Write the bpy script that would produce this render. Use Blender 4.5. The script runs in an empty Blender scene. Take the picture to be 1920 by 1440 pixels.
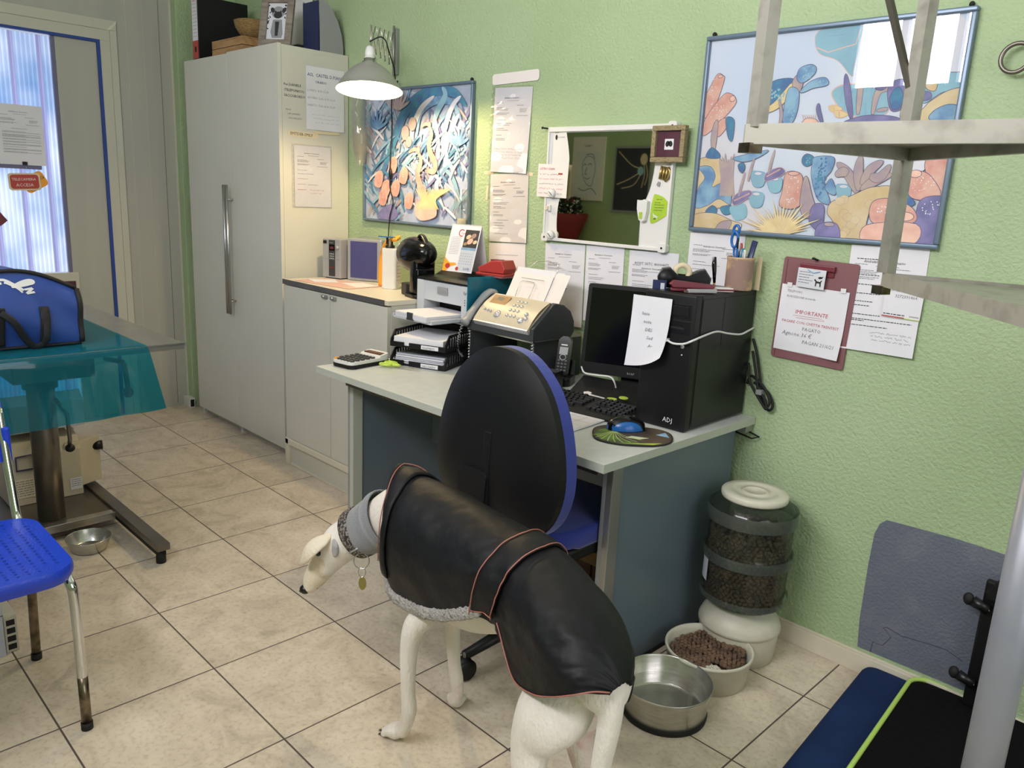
import bpy, bmesh, math, random
from mathutils import Vector, Matrix, noise
random.seed(7)
PI = math.pi
def R(d): return math.radians(d)

# ------------------------------------------------------------------ camera, world, light, exposure
sc = bpy.context.scene
COL = sc.collection
CAM = Vector((4.5012, -2.3630, 1.3964))
FPX, YAW, PITCH, ROLL = 1482.476, R(-44.74225), R(13.44626), R(2.83166)
FWD = Vector((math.sin(YAW)*math.cos(PITCH), math.cos(YAW)*math.cos(PITCH), -math.sin(PITCH)))
_r = Vector((math.cos(YAW), -math.sin(YAW), 0)); _u = _r.cross(FWD)
RIGHT = _r*math.cos(ROLL)+_u*math.sin(ROLL); UP = -_r*math.sin(ROLL)+_u*math.cos(ROLL)
cd = bpy.data.cameras.new('camera'); cam = bpy.data.objects.new('camera', cd); COL.objects.link(cam)
cam.matrix_world = Matrix(((RIGHT.x, UP.x, -FWD.x, CAM.x), (RIGHT.y, UP.y, -FWD.y, CAM.y), (RIGHT.z, UP.z, -FWD.z, CAM.z), (0, 0, 0, 1)))
cd.sensor_fit = 'HORIZONTAL'; cd.sensor_width = 36; cd.lens = 36*FPX/1920; cd.clip_start = 0.05
sc.camera = cam
def at(px, py, ax, v):
    "point where the sight line of a photo pixel meets the plane ax = v"
    d = FWD + RIGHT*((px-960)/FPX) - UP*((py-720)/FPX)
    return CAM + d*((v-CAM[ax])/d[ax])

w = bpy.data.worlds.new('world'); sc.world = w; w.use_nodes = True
w.node_tree.nodes['Background'].inputs[0].default_value = (0.75, 0.85, 1.0, 1)
w.node_tree.nodes['Background'].inputs[1].default_value = 1.0
def area(name, loc, rot, sx, sy, power, col, spread=180):
    l = bpy.data.lights.new(name, 'AREA'); l.shape = 'RECTANGLE'; l.size = sx; l.size_y = sy; l.energy = power; l.color = col; l.spread = R(spread)
    o = bpy.data.objects.new(name, l); COL.objects.link(o); o.location = loc; o.rotation_euler = rot
    return o
area('daylight_high_window', (3.15, -3.12, 2.42), (R(90), 0, 0), 2.1, 0.75, 190, (1.0, 0.955, 1.0))
area('daylight_right_window', (5.75, -1.6, 1.6), (R(90), 0, R(90)), 1.6, 1.5, 30, (1.0, 0.955, 1.0))
area('daylight_behind_door', (-0.95, -1.5, 1.3), (R(90), 0, R(-90)), 1.6, 2.0, 30, (0.72, 0.78, 1.0))
area('added_ceiling_fill', (1.4, -1.9, 2.93), (0, 0, 0), 1.2, 0.12, 5, (1.0, 0.93, 0.82))  # weak warm fill below the ceiling, added for ambient light; no fixture modelled
sc.view_settings.view_transform = 'Standard'; sc.view_settings.look = 'None'
sc.view_settings.gamma = 1; sc.view_settings.use_curve_mapping = False
sc.view_settings.exposure = -0.62
sc.cycles.use_denoising = True
sc.cycles.max_bounces = 8; sc.cycles.transparent_max_bounces = 16
sc.cycles.sample_clamp_indirect = 6

# ------------------------------------------------------------------ materials
def srgb(c):
    if isinstance(c, str): c = tuple(int(c[i:i+2], 16)/255 for i in (0, 2, 4))
    return tuple(x/12.92 if x <= 0.04045 else ((x+0.055)/1.055)**2.4 for x in c)+(1,)
MATS = {}
def mat(name, col, rough=0.5, metal=0.0, col2=None, nscale=8.0, bump=0.0, bscale=60.0, spec=0.5, trans=0.0, alpha=1.0, emit=0.0, coat=0.0, detail=4.0, lo=0.35, hi=0.65, sheen=0.0, stretch=None):
    m = bpy.data.materials.new(name); m.use_nodes = True; nt = m.node_tree; N = nt.nodes; L = nt.links
    p = N['Principled BSDF']
    p.inputs['Base Color'].default_value = srgb(col); p.inputs['Roughness'].default_value = rough; p.inputs['Metallic'].default_value = metal
    p.inputs['Specular IOR Level'].default_value = spec; p.inputs['Transmission Weight'].default_value = trans; p.inputs['Alpha'].default_value = alpha
    p.inputs['Coat Weight'].default_value = coat; p.inputs['Sheen Weight'].default_value = sheen
    if emit: p.inputs['Emission Color'].default_value = srgb(col); p.inputs['Emission Strength'].default_value = emit
    tc = N.new('ShaderNodeTexCoord'); mp = N.new('ShaderNodeMapping'); L.new(tc.outputs['Object'], mp.inputs[0])
    if stretch: mp.inputs['Scale'].default_value = stretch
    if col2:
        n = N.new('ShaderNodeTexNoise'); n.inputs['Scale'].default_value = nscale; n.inputs['Detail'].default_value = detail
        L.new(mp.outputs[0], n.inputs[0]); r = N.new('ShaderNodeValToRGB')
        r.color_ramp.elements[0].position = lo; r.color_ramp.elements[1].position = hi
        r.color_ramp.elements[0].color = srgb(col); r.color_ramp.elements[1].color = srgb(col2)
        L.new(n.outputs[0], r.inputs[0]); L.new(r.outputs[0], p.inputs['Base Color'])
    if bump:
        n = N.new('ShaderNodeTexNoise'); n.inputs['Scale'].default_value = bscale; n.inputs['Detail'].default_value = 3
        L.new(mp.outputs[0], n.inputs[0]); b = N.new('ShaderNodeBump'); b.inputs['Strength'].default_value = bump; b.inputs['Distance'].default_value = 0.01
        L.new(n.outputs[0], b.inputs['Height']); L.new(b.outputs[0], p.inputs['Normal'])
    MATS[name] = m
    return m
def glassy(name, col, gloss=0.08, alpha_tint=1.0, rough=0.02, haze=0.0, hcol=None, fz=0.6):
    "thin clear sheet: tinted see-through with a mirror sheen"
    m = bpy.data.materials.new(name); m.use_nodes = True; nt = m.node_tree; N = nt.nodes; L = nt.links
    for n in list(N): N.remove(n)
    o = N.new('ShaderNodeOutputMaterial'); t = N.new('ShaderNodeBsdfTransparent'); t.inputs[0].default_value = srgb(col)
    g = N.new('ShaderNodeBsdfGlossy'); g.inputs['Roughness'].default_value = rough; mx = N.new('ShaderNodeMixShader')
    f = N.new('ShaderNodeLayerWeight'); f.inputs[0].default_value = 0.5; pw = N.new('ShaderNodeMath'); pw.operation = 'POWER'; pw.inputs[1].default_value = 4.0; a = N.new('ShaderNodeMath'); a.operation = 'MULTIPLY_ADD'
    a.inputs[1].default_value = fz; a.inputs[2].default_value = gloss
    L.new(f.outputs['Facing'], pw.inputs[0]); L.new(pw.outputs[0], a.inputs[0]); L.new(a.outputs[0], mx.inputs[0]); L.new(t.outputs[0], mx.inputs[1]); L.new(g.outputs[0], mx.inputs[2]); out = mx.outputs[0]
    if haze:
        d1 = N.new('ShaderNodeBsdfDiffuse'); d1.inputs[0].default_value = srgb(hcol or col); d2 = N.new('ShaderNodeBsdfTranslucent'); d2.inputs[0].default_value = srgb(hcol or col); q1 = N.new('ShaderNodeMixShader'); L.new(d1.outputs[0], q1.inputs[1]); L.new(d2.outputs[0], q1.inputs[2])
        q2 = N.new('ShaderNodeMixShader'); q2.inputs[0].default_value = haze; L.new(out, q2.inputs[1]); L.new(q1.outputs[0], q2.inputs[2]); out = q2.outputs[0]
    L.new(out, o.inputs[0])
    MATS[name] = m; return m

mat('green_plaster', 'a8bc94', 0.62, col2='a0b58b', nscale=1.6, bump=0.55, bscale=95, spec=0.35)
mat('grey_patch_paint', '646a78', 0.6, col2='777c82', nscale=9, bump=0.35, bscale=120, lo=0.5, hi=0.78)
mat('ceiling_white', 'e6e6de', 0.8)
mat('pvc_panel', 'adada1', 0.42, col2='a5a69c', nscale=2, stretch=(1, 3, 0.2))
mat('pvc_frame', 'bdbcad', 0.38)
mat('blue_strip', '1d3f8c', 0.4)
mat('baseboard_cream', 'd9d2c0', 0.35, col2='cfc7b2', nscale=5)
mat('laminate_white', 'cccbbd', 0.38, col2='c6c5b9', nscale=1.5)
mat('laminate_edge', 'd6cfbb', 0.45)
mat('desk_top_grey', 'c6c9c4', 0.38, col2='bec2be', nscale=30)
mat('desk_edge', 'b4b9ae', 0.4)
mat('desk_panel_blue', '687680', 0.42, col2='616f7a', nscale=2)
mat('alu', 'b9b9b6', 0.28, 1.0)
mat('alu_matte', 'a9aaa8', 0.42, 0.85)
mat('steel', 'c9c7c0', 0.27, 0.9, col2='bab7b0', nscale=20, stretch=(1, 1, 6))
mat('steel_dark', '7d776e', 0.36, 0.75, col2='6b665e', nscale=6)
mat('chrome', 'd8d8d8', 0.08, 1.0)
mat('chrome_old', '8c7f6c', 0.28, 1.0, col2='5f5447', nscale=40)
mat('worn_grey_steel', 'a3a196', 0.42, 0.35, col2='7e7a6f', nscale=25, lo=0.5, hi=0.8)
mat('pole_grey', '9c9ea6', 0.38, 0.25, col2='8a8d97', nscale=4)
mat('black_plastic', '0f0f11', 0.45, spec=0.35)
mat('black_gloss', '08080a', 0.14, spec=0.4)
mat('black_satin', '131316', 0.34, spec=0.4)
mat('black_rubber', '101011', 0.7)
mat('dark_case', '101214', 0.36, col2='14161a', nscale=3, spec=0.35)
mat('charcoal', '34373a', 0.5)
mat('grey_plastic', '8d8f90', 0.45)
mat('light_grey_plastic', 'c2c7cd', 0.4)
mat('silver_plastic', 'b4b4b8', 0.32, 0.4)
mat('white_plastic', 'dcdcda', 0.35)
mat('paper', 'e2e1e6', 0.75, col2='dadade', nscale=4)
mat('paper_warm', 'e6dfda', 0.75)
mat('ink', '3a3a42', 0.8)
mat('ink_soft', '77777f', 0.8)
mat('ink_blue', '2a3570', 0.8)
mat('ink_red', 'b5445a', 0.8)
mat('ink_pale', 'a9a6ae', 0.8)
mat('tape', 'd6c9a8', 0.55)
glassy('plastic_pocket', 'f4f4f4', 0.05, rough=0.06)
glassy('picture_glass', 'ffffff', 0.075, rough=0.01)
glassy('clear_cup', 'f6f6f4', 0.05, rough=0.08, haze=.10, hcol='f0f0ea', fz=.25)
glassy('teal_sheet', '4fb0c0', 0.05, rough=0.06, haze=.30, hcol='2fa0b8', fz=.4)
glassy('teal_folder', '55b5c5', 0.04, rough=0.1, haze=.35, hcol='3fb4cc')
glassy('smoky_tank', 'c4cbc4', 0.04, rough=0.15, haze=.09, hcol='8a958c', fz=.5)
glassy('tank_band', 'b9c1ba', 0.06, rough=0.2, haze=.32, hcol='98a399', fz=.6)
mat('teal_solid', '1c7e98', 0.35)
mat('frame_blue_grey', '6a7c8e', 0.35, 0.3)
mat('mirror', 'cbcbae', 0.02, 1.0)
mat('white_enamel', 'e0dfdc', 0.3)
mat('lamp_alu', 'b4b4b0', 0.42, 0.6)
mat('lamp_inside', 'f4efe2', 0.5)
mat('bulb', 'fff0d0', 0.4, emit=14)
mat('red_plastic', 'b23a35', 0.35)
mat('dark_red', '6b2430', 0.4)
mat('maroon_board', '7d5357', 0.5)
mat('orange_plastic', 'f0a02c', 0.4)
mat('lime', 'b3cf4a', 0.4)
mat('blue_plastic', '1f5fa8', 0.25)
mat('navy_plastic', '232d55', 0.4)
mat('chair_blue', '1a40c4', 0.32, bump=0.15, bscale=180)
mat('chair_dot', '1231a0', 0.4)
mat('fabric_blue', '1b2f8a', 0.85, bump=0.2, bscale=400, sheen=0.3)
mat('speaker_cloth', '3b3d72', 0.8, bump=0.15, bscale=300)
mat('grey_violet', '6a6884', 0.5)
mat('bag_blue', '2b4a94', 0.5, col2='24408a', nscale=6, bump=0.25, bscale=9)
mat('black_webbing', '141417', 0.7, bump=0.3, bscale=300)
mat('kibble', '755c47', 0.8, col2='4c3a2c', nscale=25, bump=0.05, bscale=200)
mat('feeder_cream', 'd2cfbe', 0.42, col2='c5c1ad', nscale=12)
mat('mat_navy', '1a2f5a', 0.85, col2='172a50', nscale=6, bump=0.5, bscale=14, spec=0.2)
mat('mat_black', '0b0b0d', 0.95, bump=0.3, bscale=60, spec=0.15)
mat('lime_piping', 'b6d86a', 0.6)
mat('fur_white', 'efe9e2', 0.8, col2='e2d8cc', nscale=7, bump=0.35, bscale=160, sheen=0.3, stretch=(1, 1, 0.4))
mat('fur_cream', 'eadfca', 0.8, col2='d8c8ac', nscale=14, bump=0.35, bscale=140, sheen=0.3)
mat('fur_grey', '8f9097', 0.85, col2='c9c5bf', nscale=22, bump=0.3, bscale=140)
mat('nose_black', '151313', 0.3)
mat('claw', '4a3f38', 0.4)
mat('coat_black', '0c0d10', 0.55, col2='121317', nscale=5, bump=0.5, bscale=16, spec=0.3)
mat('coat_piping', 'a8695c', 0.5)
mat('fleece_grey', 'b7b4b0', 0.95, col2='a09c98', nscale=90, bump=1.0, bscale=130)
mat('scarf_grey', '85878d', 0.95, bump=0.5, bscale=300, sheen=0.5)
mat('collar_pattern', '2b2626', 0.7, col2='8a8278', nscale=160, lo=0.47, hi=0.55)
mat('collar_brown', '3a1f22', 0.6, col2='6b4a44', nscale=90, lo=0.5, hi=0.6)
mat('wood_light', 'b08a5c', 0.6, col2='96734a', nscale=8, stretch=(1, 6, 6))
mat('wood_dark', '5a3a24', 0.6, col2='472c1a', nscale=6, stretch=(6, 1, 1))
mat('wicker', 'a98a55', 0.7, col2='7c6238', nscale=60, bump=0.8, bscale=90, stretch=(1, 1, 5))
mat('frame_washed', '8d8378', 0.7, col2='6f665c', nscale=14, stretch=(1, 1, 5))
mat('photo_dark', '26262a', 0.5)
mat('photo_grey', '8b8d92', 0.5)
mat('photo_light', 'cfd2d8', 0.5)
mat('cardboard', '9a7650', 0.8, col2='8a6843', nscale=5)
mat('tile_white', 'c3c8d2', 0.15)
mat('grout_dark', '6a6460', 0.8)
mat('machine_beige', 'c9bfa8', 0.4, col2='beb39a', nscale=5)
mat('burgundy', '4a1f30', 0.5)
mat('gold_metal', 'b09a62', 0.35, 0.8)
mat('frame_gold', '8f8160', 0.5, 0.3, bump=0.6, bscale=140)
mat('dark_leaf', '1e2a1a', 0.6)
mat('flower_white', 'e8e6da', 0.6)
mat('wine_cloth', '7a1f26', 0.7)
mat('sticker_green', 'a5c63a', 0.4)
mat('pad_green', '6e8f3a', 0.6, col2='3f4a2a', nscale=14)
mat('pad_brown', '5a4a3c', 0.6, col2='332d28', nscale=10)
mat('pad_pale', 'c9cfae', 0.6)
mat('wicker_cup', 'c9ab82', 0.6, col2='9c8076', nscale=14, lo=0.45, hi=0.55)
mat('pink_paper', 'd9a8a0', 0.8, col2='cfb2a0', nscale=10)
# watercolour inks of the posters
mat('art_paper_sky', 'd5dbe4', 0.7, col2='c2cfe2', nscale=3)
mat('art_mist', 'a9b4cc', 0.7, col2='bcc6d6', nscale=6)
mat('art_pale', 'd6d3d6', 0.7, col2='cfd3e0', nscale=5)
mat('art_blue', '6288b4', 0.7, col2='8db4cc', nscale=22)
mat('art_deep', '4a6c9e', 0.7, col2='4a8aa4', nscale=30)
mat('art_teal', '86aec0', 0.7, col2='8fbccb', nscale=12)
mat('art_violet', '857fae', 0.7, col2='6d6d98', nscale=20)
mat('art_coral', 'cb9488', 0.7, col2='d8b0a0', nscale=25)
mat('art_pink', 'dba89a', 0.7, col2='e8c3b0', nscale=18)
mat('art_sand', 'cdb488', 0.7, col2='d8c7a4', nscale=20)
mat('art_straw', 'e2cf9c', 0.7, col2='d2bd8a', nscale=25)
mat('art_stone', 'a796a0', 0.7, col2='b9a79c', nscale=20)
mat('art_white', 'dddadb', 0.7, col2='dfe3ec', nscale=10)
mat('art_line', '5b5570', 0.7)

def floor_mat():
    m = bpy.data.materials.new('floor_tiles'); m.use_nodes = True; nt = m.node_tree; N = nt.nodes; L = nt.links; p = N['Principled BSDF']
    tc = N.new('ShaderNodeTexCoord'); mp = N.new('ShaderNodeMapping'); L.new(tc.outputs['Object'], mp.inputs[0]); mp.inputs['Location'].default_value = (4.1, 4.1+0.6683, 0)
    br = N.new('ShaderNodeTexBrick'); br.offset = 0; br.squash = 1; br.inputs['Scale'].default_value = 1
    br.inputs['Brick Width'].default_value = 0.41; br.inputs['Row Height'].default_value = 0.41; br.inputs['Mortar Size'].default_value = 0.0026; br.inputs['Mortar Smooth'].default_value = 0.15
    br.inputs['Color1'].default_value = (0.35, 0.35, 0.35, 1); br.inputs['Color2'].default_value = (0.65, 0.65, 0.65, 1); br.inputs['Bias'].default_value = 0
    L.new(mp.outputs[0], br.inputs[0])
    n1 = N.new('ShaderNodeTexNoise'); n1.inputs['Scale'].default_value = 7; n1.inputs['Detail'].default_value = 8; n1.inputs['Roughness'].default_value = 0.62; n1.inputs['Distortion'].default_value = 0.9
    vm = N.new('ShaderNodeVectorMath'); vm.operation = 'MULTIPLY_ADD'; vm.inputs[1].default_value = (9, 9, 9)
    L.new(br.outputs['Color'], vm.inputs[0]); L.new(mp.outputs[0], vm.inputs[2]); L.new(vm.outputs[0], n1.inputs[0])
    r = N.new('ShaderNodeValToRGB'); e = r.color_ramp.elements; e[0].position = 0.3; e[0].color = srgb('b8ab98'); e[1].position = 0.72; e[1].color = srgb('e4d7c3')
    k = e.new(0.48); k.color = srgb('d4c6b1')
    L.new(n1.outputs[0], r.inputs[0])
    n2 = N.new('ShaderNodeTexNoise'); n2.inputs['Scale'].default_value = 70; n2.inputs['Detail'].default_value = 6; L.new(mp.outputs[0], n2.inputs[0])
    r2 = N.new('ShaderNodeValToRGB'); r2.color_ramp.elements[0].position = 0.30; r2.color_ramp.elements[0].color = (0.78, 0.75, 0.72, 1); r2.color_ramp.elements[1].position = 0.5; r2.color_ramp.elements[1].color = (1, 1, 1, 1)
    L.new(n2.outputs[0], r2.inputs[0])
    mu = N.new('ShaderNodeMixRGB'); mu.blend_type = 'MULTIPLY'; mu.inputs[0].default_value = 0.8; L.new(r.outputs[0], mu.inputs[1]); L.new(r2.outputs[0], mu.inputs[2])
    mx = N.new('ShaderNodeMixRGB'); L.new(br.outputs['Fac'], mx.inputs[0]); L.new(mu.outputs[0], mx.inputs[1]); mx.inputs[2].default_value = srgb('5b5048')
    L.new(mx.outputs[0], p.inputs['Base Color'])
    p.inputs['Roughness'].default_value = 0.42; p.inputs['Specular IOR Level'].default_value = 0.4
    b = N.new('ShaderNodeBump'); b.inputs['Strength'].default_value = 0.35; b.inputs['Distance'].default_value = 0.004
    iv = N.new('ShaderNodeMath'); iv.operation = 'MULTIPLY_ADD'; iv.inputs[1].default_value = -1.5; L.new(br.outputs['Fac'], iv.inputs[0]); L.new(n2.outputs[0], iv.inputs[2])
    L.new(iv.outputs[0], b.inputs['Height']); L.new(b.outputs[0], p.inputs['Normal'])
    MATS['floor_tiles'] = m
floor_mat()
def corrugated_mat():
    "ribbed translucent daylight panel of the door"
    m = bpy.data.materials.new('ribbed_translucent'); m.use_nodes = True; nt = m.node_tree; N = nt.nodes; L = nt.links
    for n in list(N): N.remove(n)
    o = N.new('ShaderNodeOutputMaterial'); t = N.new('ShaderNodeBsdfTranslucent'); d = N.new('ShaderNodeBsdfPrincipled'); mx = N.new('ShaderNodeMixShader'); mx.inputs[0].default_value = 0.22
    tc = N.new('ShaderNodeTexCoord'); sp = N.new('ShaderNodeSeparateXYZ'); L.new(tc.outputs['Object'], sp.inputs[0])
    nz = N.new('ShaderNodeTexNoise'); nz.inputs['Scale'].default_value = 3.2; nz.inputs['Detail'].default_value = 2; mp = N.new('ShaderNodeMapping'); mp.inputs['Scale'].default_value = (1, 0.8, 0.8)
    L.new(tc.outputs['Object'], mp.inputs[0]); L.new(mp.outputs[0], nz.inputs[0])
    r = N.new('ShaderNodeValToRGB'); r.color_ramp.elements[0].color = srgb('86a6c8'); r.color_ramp.elements[0].position = 0.36; r.color_ramp.elements[1].color = srgb('e8ecf4'); r.color_ramp.elements[1].position = 0.64
    L.new(nz.outputs[0], r.inputs[0])
    def wave(scale, phase, lo, hi):
        a = N.new('ShaderNodeMath'); a.operation = 'MULTIPLY_ADD'; a.inputs[1].default_value = 2*PI/scale; a.inputs[2].default_value = phase; L.new(sp.outputs['Y'], a.inputs[0])
        s = N.new('ShaderNodeMath'); s.operation = 'SINE'; L.new(a.outputs[0], s.inputs[0])
        q = N.new('ShaderNodeMapRange'); q.inputs[1].default_value = lo; q.inputs[2].default_value = hi; L.new(s.outputs[0], q.inputs[0]); return q.outputs[0]
    w1 = wave(0.128, 2.6, 0.80, 0.90); w2 = wave(0.0215, 0, 0.7, 1.0)
    m1 = N.new('ShaderNodeMixRGB'); L.new(w1, m1.inputs[0]); L.new(r.outputs[0], m1.inputs[1]); m1.inputs[2].default_value = srgb('a5a2c0')
    m2 = N.new('ShaderNodeMixRGB'); m2.blend_type = 'MULTIPLY'; L.new(w2, m2.inputs[0]); L.new(m1.outputs[0], m2.inputs[1]); m2.inputs[2].default_value = (0.72, 0.71, 0.80, 1)
    L.new(m2.outputs[0], t.inputs[0]); L.new(m2.outputs[0], d.inputs['Base Color']); d.inputs['Roughness'].default_value = 0.25
    L.new(t.outputs[0], mx.inputs[1]); L.new(d.outputs[0], mx.inputs[2]); L.new(mx.outputs[0], o.inputs[0])
    MATS['ribbed_translucent'] = m
corrugated_mat()

# ------------------------------------------------------------------ mesh builder
_fonts = {}
def text_mesh(s, size, shear=0.0, space=1.0):
    key = (s, round(size, 5), shear)
    if key in _fonts: return _fonts[key]
    c = bpy.data.curves.new('t', 'FONT'); c.body = s; c.size = size; c.shear = shear; c.resolution_u = 1; c.space_character = space
    c.align_x = 'LEFT'; o = bpy.data.objects.new('t', c); me = bpy.data.meshes.new_from_object(o)
    v = [tuple(x.co) for x in me.vertices]; f = [tuple(p.vertices) for p in me.polygons]
    bpy.data.objects.remove(o); bpy.data.curves.remove(c); bpy.data.meshes.remove(me)
    _fonts[key] = (v, f); return v, f
def frame(o, x, y, n=None):
    x = Vector(x).normalized(); y = Vector(y).normalized(); n = x.cross(y) if n is None else Vector(n)
    o = Vector(o); return Matrix(((x.x, y.x, n.x, o.x), (x.y, y.y, n.y, o.y), (x.z, y.z, n.z, o.z), (0, 0, 0, 1)))
def WALL(x, z, y=0.0, rot=0.0):
    "frame on the green wall: local x right, y up, z toward the room"
    return frame((x, y, z), (math.cos(R(rot)), 0, math.sin(R(rot))), (-math.sin(R(rot)), 0, math.cos(R(rot))))
def SIDE(y, z, x, rot=0.0):
    "frame on a plane facing +x"
    return frame((x, y, z), (0, math.cos(R(rot)), math.sin(R(rot))), (0, -math.sin(R(rot)), math.cos(R(rot))))
def ROTZ(x, y, z, deg=0): return Matrix.Translation((x, y, z)) @ Matrix.Rotation(R(deg), 4, 'Z')
def rrect(w, h, r, n=5):
    pts = []
    for cx, cy, a0 in ((w/2-r, h/2-r, 0), (-w/2+r, h/2-r, 90), (-w/2+r, -h/2+r, 180), (w/2-r, -h/2+r, 270)):
        for k in range(n+1):
            a = R(a0+90*k/n); pts.append((cx+r*math.cos(a), cy+r*math.sin(a)))
    return pts
def ellipse(rx, ry, n=24, cx=0, cy=0, a=0): return [(cx+rx*math.cos(2*PI*k/n)*math.cos(a)-ry*math.sin(2*PI*k/n)*math.sin(a), cy+rx*math.cos(2*PI*k/n)*math.sin(a)+ry*math.sin(2*PI*k/n)*math.cos(a)) for k in range(n)]
def cr(P, n):
    "catmull-rom through vectors (tuples of any size)"
    out = []
    for i in range(len(P)-1):
        p0 = P[max(i-1, 0)]; p1 = P[i]; p2 = P[i+1]; p3 = P[min(i+2, len(P)-1)]
        for k in range(n):
            t = k/n
            out.append(tuple(0.5*((2*b)+(-a+c)*t+(2*a-5*b+4*c-d)*t*t+(-a+3*b-3*c+d)*t**3) for a, b, c, d in zip(p0, p1, p2, p3)))
    out.append(tuple(P[-1])); return out
class G:
    def __init__(s): s.bm = bmesh.new(); s.mats = []; s.xf = Matrix.Identity(4)
    def mi(s, m):
        if m not in s.mats: s.mats.append(m)
        return s.mats.index(m)
    def at(s, M): s.xf = M; return s
    def raw(s, verts, faces, m, M=None, smooth=False):
        X = s.xf @ (M or Matrix.Identity(4)); i = s.mi(m)
        vs = [s.bm.verts.new(X @ Vector(v)) for v in verts]
        for f in faces:
            try: q = s.bm.faces.new([vs[k] for k in f]); q.material_index = i; q.smooth = smooth
            except ValueError: pass
        return vs
    def _merge(s, b, m, M, smooth):
        vs = list(b.verts); idx = {v: k for k, v in enumerate(vs)}
        s.raw([v.co for v in vs], [[idx[v] for v in f.verts] for f in b.faces], m, M, smooth); b.free()
    def box(s, c, d, m, M=None, bev=0.0, seg=2, smooth=False):
        b = bmesh.new(); bmesh.ops.create_cube(b, size=1, matrix=Matrix.Translation(c) @ Matrix.Diagonal((d[0], d[1], d[2], 1)))
        if bev: bmesh.ops.bevel(b, geom=list(b.edges)+list(b.verts), offset=bev, segments=seg, profile=0.6, affect='EDGES')
        s._merge(b, m, M, smooth or (bev > 0 and seg > 2)); return s
    def box2(s, a, b_, m, M=None, bev=0.0, seg=2, smooth=False):
        return s.box([(x+y)/2 for x, y in zip(a, b_)], [abs(y-x) for x, y in zip(a, b_)], m, M, bev, seg, smooth)
    def prism(s, poly, d, m, M=None, bev=0.0, z0=0.0, smooth=False):
        n = len(poly); b = bmesh.new()
        lo = [b.verts.new((x, y, z0)) for x, y in poly]; hi = [b.verts.new((x, y, z0+d)) for x, y in poly]
        b.faces.new(lo[::-1]); b.faces.new(hi)
        for k in range(n): b.faces.new((lo[k], lo[(k+1) % n], hi[(k+1) % n], hi[k]))
        if bev: bmesh.ops.bevel(b, geom=[e for e in b.edges if abs(e.verts[0].co.z-e.verts[1].co.z) < 1e-6], offset=bev, segments=2, profile=0.6, affect='EDGES')
        bmesh.ops.triangulate(b, faces=[f for f in b.faces if len(f.verts) > 4])
        s._merge(b, m, M, smooth); return s
    def flat(s, poly, z, m, M=None):
        b = bmesh.new(); f = b.faces.new([b.verts.new((x, y, z)) for x, y in poly])
        if f.normal.z < 0: f.normal_flip()
        f.normal_update()
        if f.normal.z < 0: f.normal_flip()
        bmesh.ops.triangulate(b, faces=[f]); s._merge(b, m, M, False); return s
    def rect(s, x0, y0, x1, y1, z, m, M=None):
        s.raw([(x0, y0, z), (x1, y0, z), (x1, y1, z), (x0, y1, z)], [(0, 1, 2, 3)], m, M); return s
    def lathe(s, prof, m, c=(0, 0, 0), seg=32, M=None, smooth=True, a0=0, a1=360):
        full = abs(a1-a0) >= 360; n = seg if full else seg+1; v = []; f = []
        for r, z in prof:
            for k in range(n):
                a = R(a0+(a1-a0)*k/seg); v.append((c[0]+r*math.cos(a), c[1]+r*math.sin(a), c[2]+z))
        for i in range(len(prof)-1):
            for k in range(seg):
                k2 = (k+1) % n; f.append((i*n+k, i*n+k2, (i+1)*n+k2, (i+1)*n+k))
        vs = s.raw(v, f, m, M, smooth)
        bmesh.ops.remove_doubles(s.bm, verts=vs, dist=1e-6); return s
    def cyl(s, a, b, r, m, seg=16, r2=None, M=None, smooth=True):
        return s.tube([a, b], [r, r if r2 is None else r2], m, seg, M=M, smooth=smooth)
    def tube(s, pts, rad, m, seg=10, caps=True, M=None, up=(0, 0, 1), smooth=True, closed=False, rounded=False):
        P = [Vector(p) for p in pts]; n = len(P)
        if not isinstance(rad, (list, tuple)): rad = [rad]*n
        rad = [(r, r) if not isinstance(r, (list, tuple)) else r for r in rad]
        v = []; f = []; prev = None
        for i in range(n):
            if closed: t = P[(i+1) % n]-P[i-1]
            else: t = P[min(i+1, n-1)]-P[max(i-1, 0)]
            if t.length < 1e-9: t = Vector((0, 0, 1))
            t.normalize()
            u = Vector(up) if prev is None else prev
            u = u-t*u.dot(t)
            if u.length < 1e-3: u = Vector((1, 0, 0)) if abs(t.x) < 0.9 else Vector((0, 1, 0)); u = u-t*u.dot(t)
            u.normalize(); prev = u; l = t.cross(u)
            for k in range(seg):
                a = 2*PI*k/seg; v.append(P[i]+l*(rad[i][0]*math.cos(a))+u*(rad[i][1]*math.sin(a)))
        for i in range(n if closed else n-1):
            j = (i+1) % n
            for k in range(seg): f.append((i*seg+k, i*seg+(k+1) % seg, j*seg+(k+1) % seg, j*seg+k))
        if caps and not closed: f.append(tuple(range(seg))[::-1]); f.append(tuple((n-1)*seg+k for k in range(seg)))
        s.raw(v, f, m, M, smooth); return s
    def ell(s, c, r, m, M=None, u=20, v=12):
        b = bmesh.new(); bmesh.ops.create_uvsphere(b, u_segments=u, v_segments=v, radius=1, matrix=Matrix.Translation(c) @ Matrix.Diagonal((r[0], r[1], r[2], 1)))
        s._merge(b, m, M, True); return s
    def grid(s, fn, nu, nv, m, M=None, smooth=True, thick=0):
        v = [fn(i/nu, j/nv) for j in range(nv+1) for i in range(nu+1)]
        f = [(j*(nu+1)+i, j*(nu+1)+i+1, (j+1)*(nu+1)+i+1, (j+1)*(nu+1)+i) for j in range(nv) for i in range(nu)]
        s.raw(v, f, m, M, smooth); return s
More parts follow.
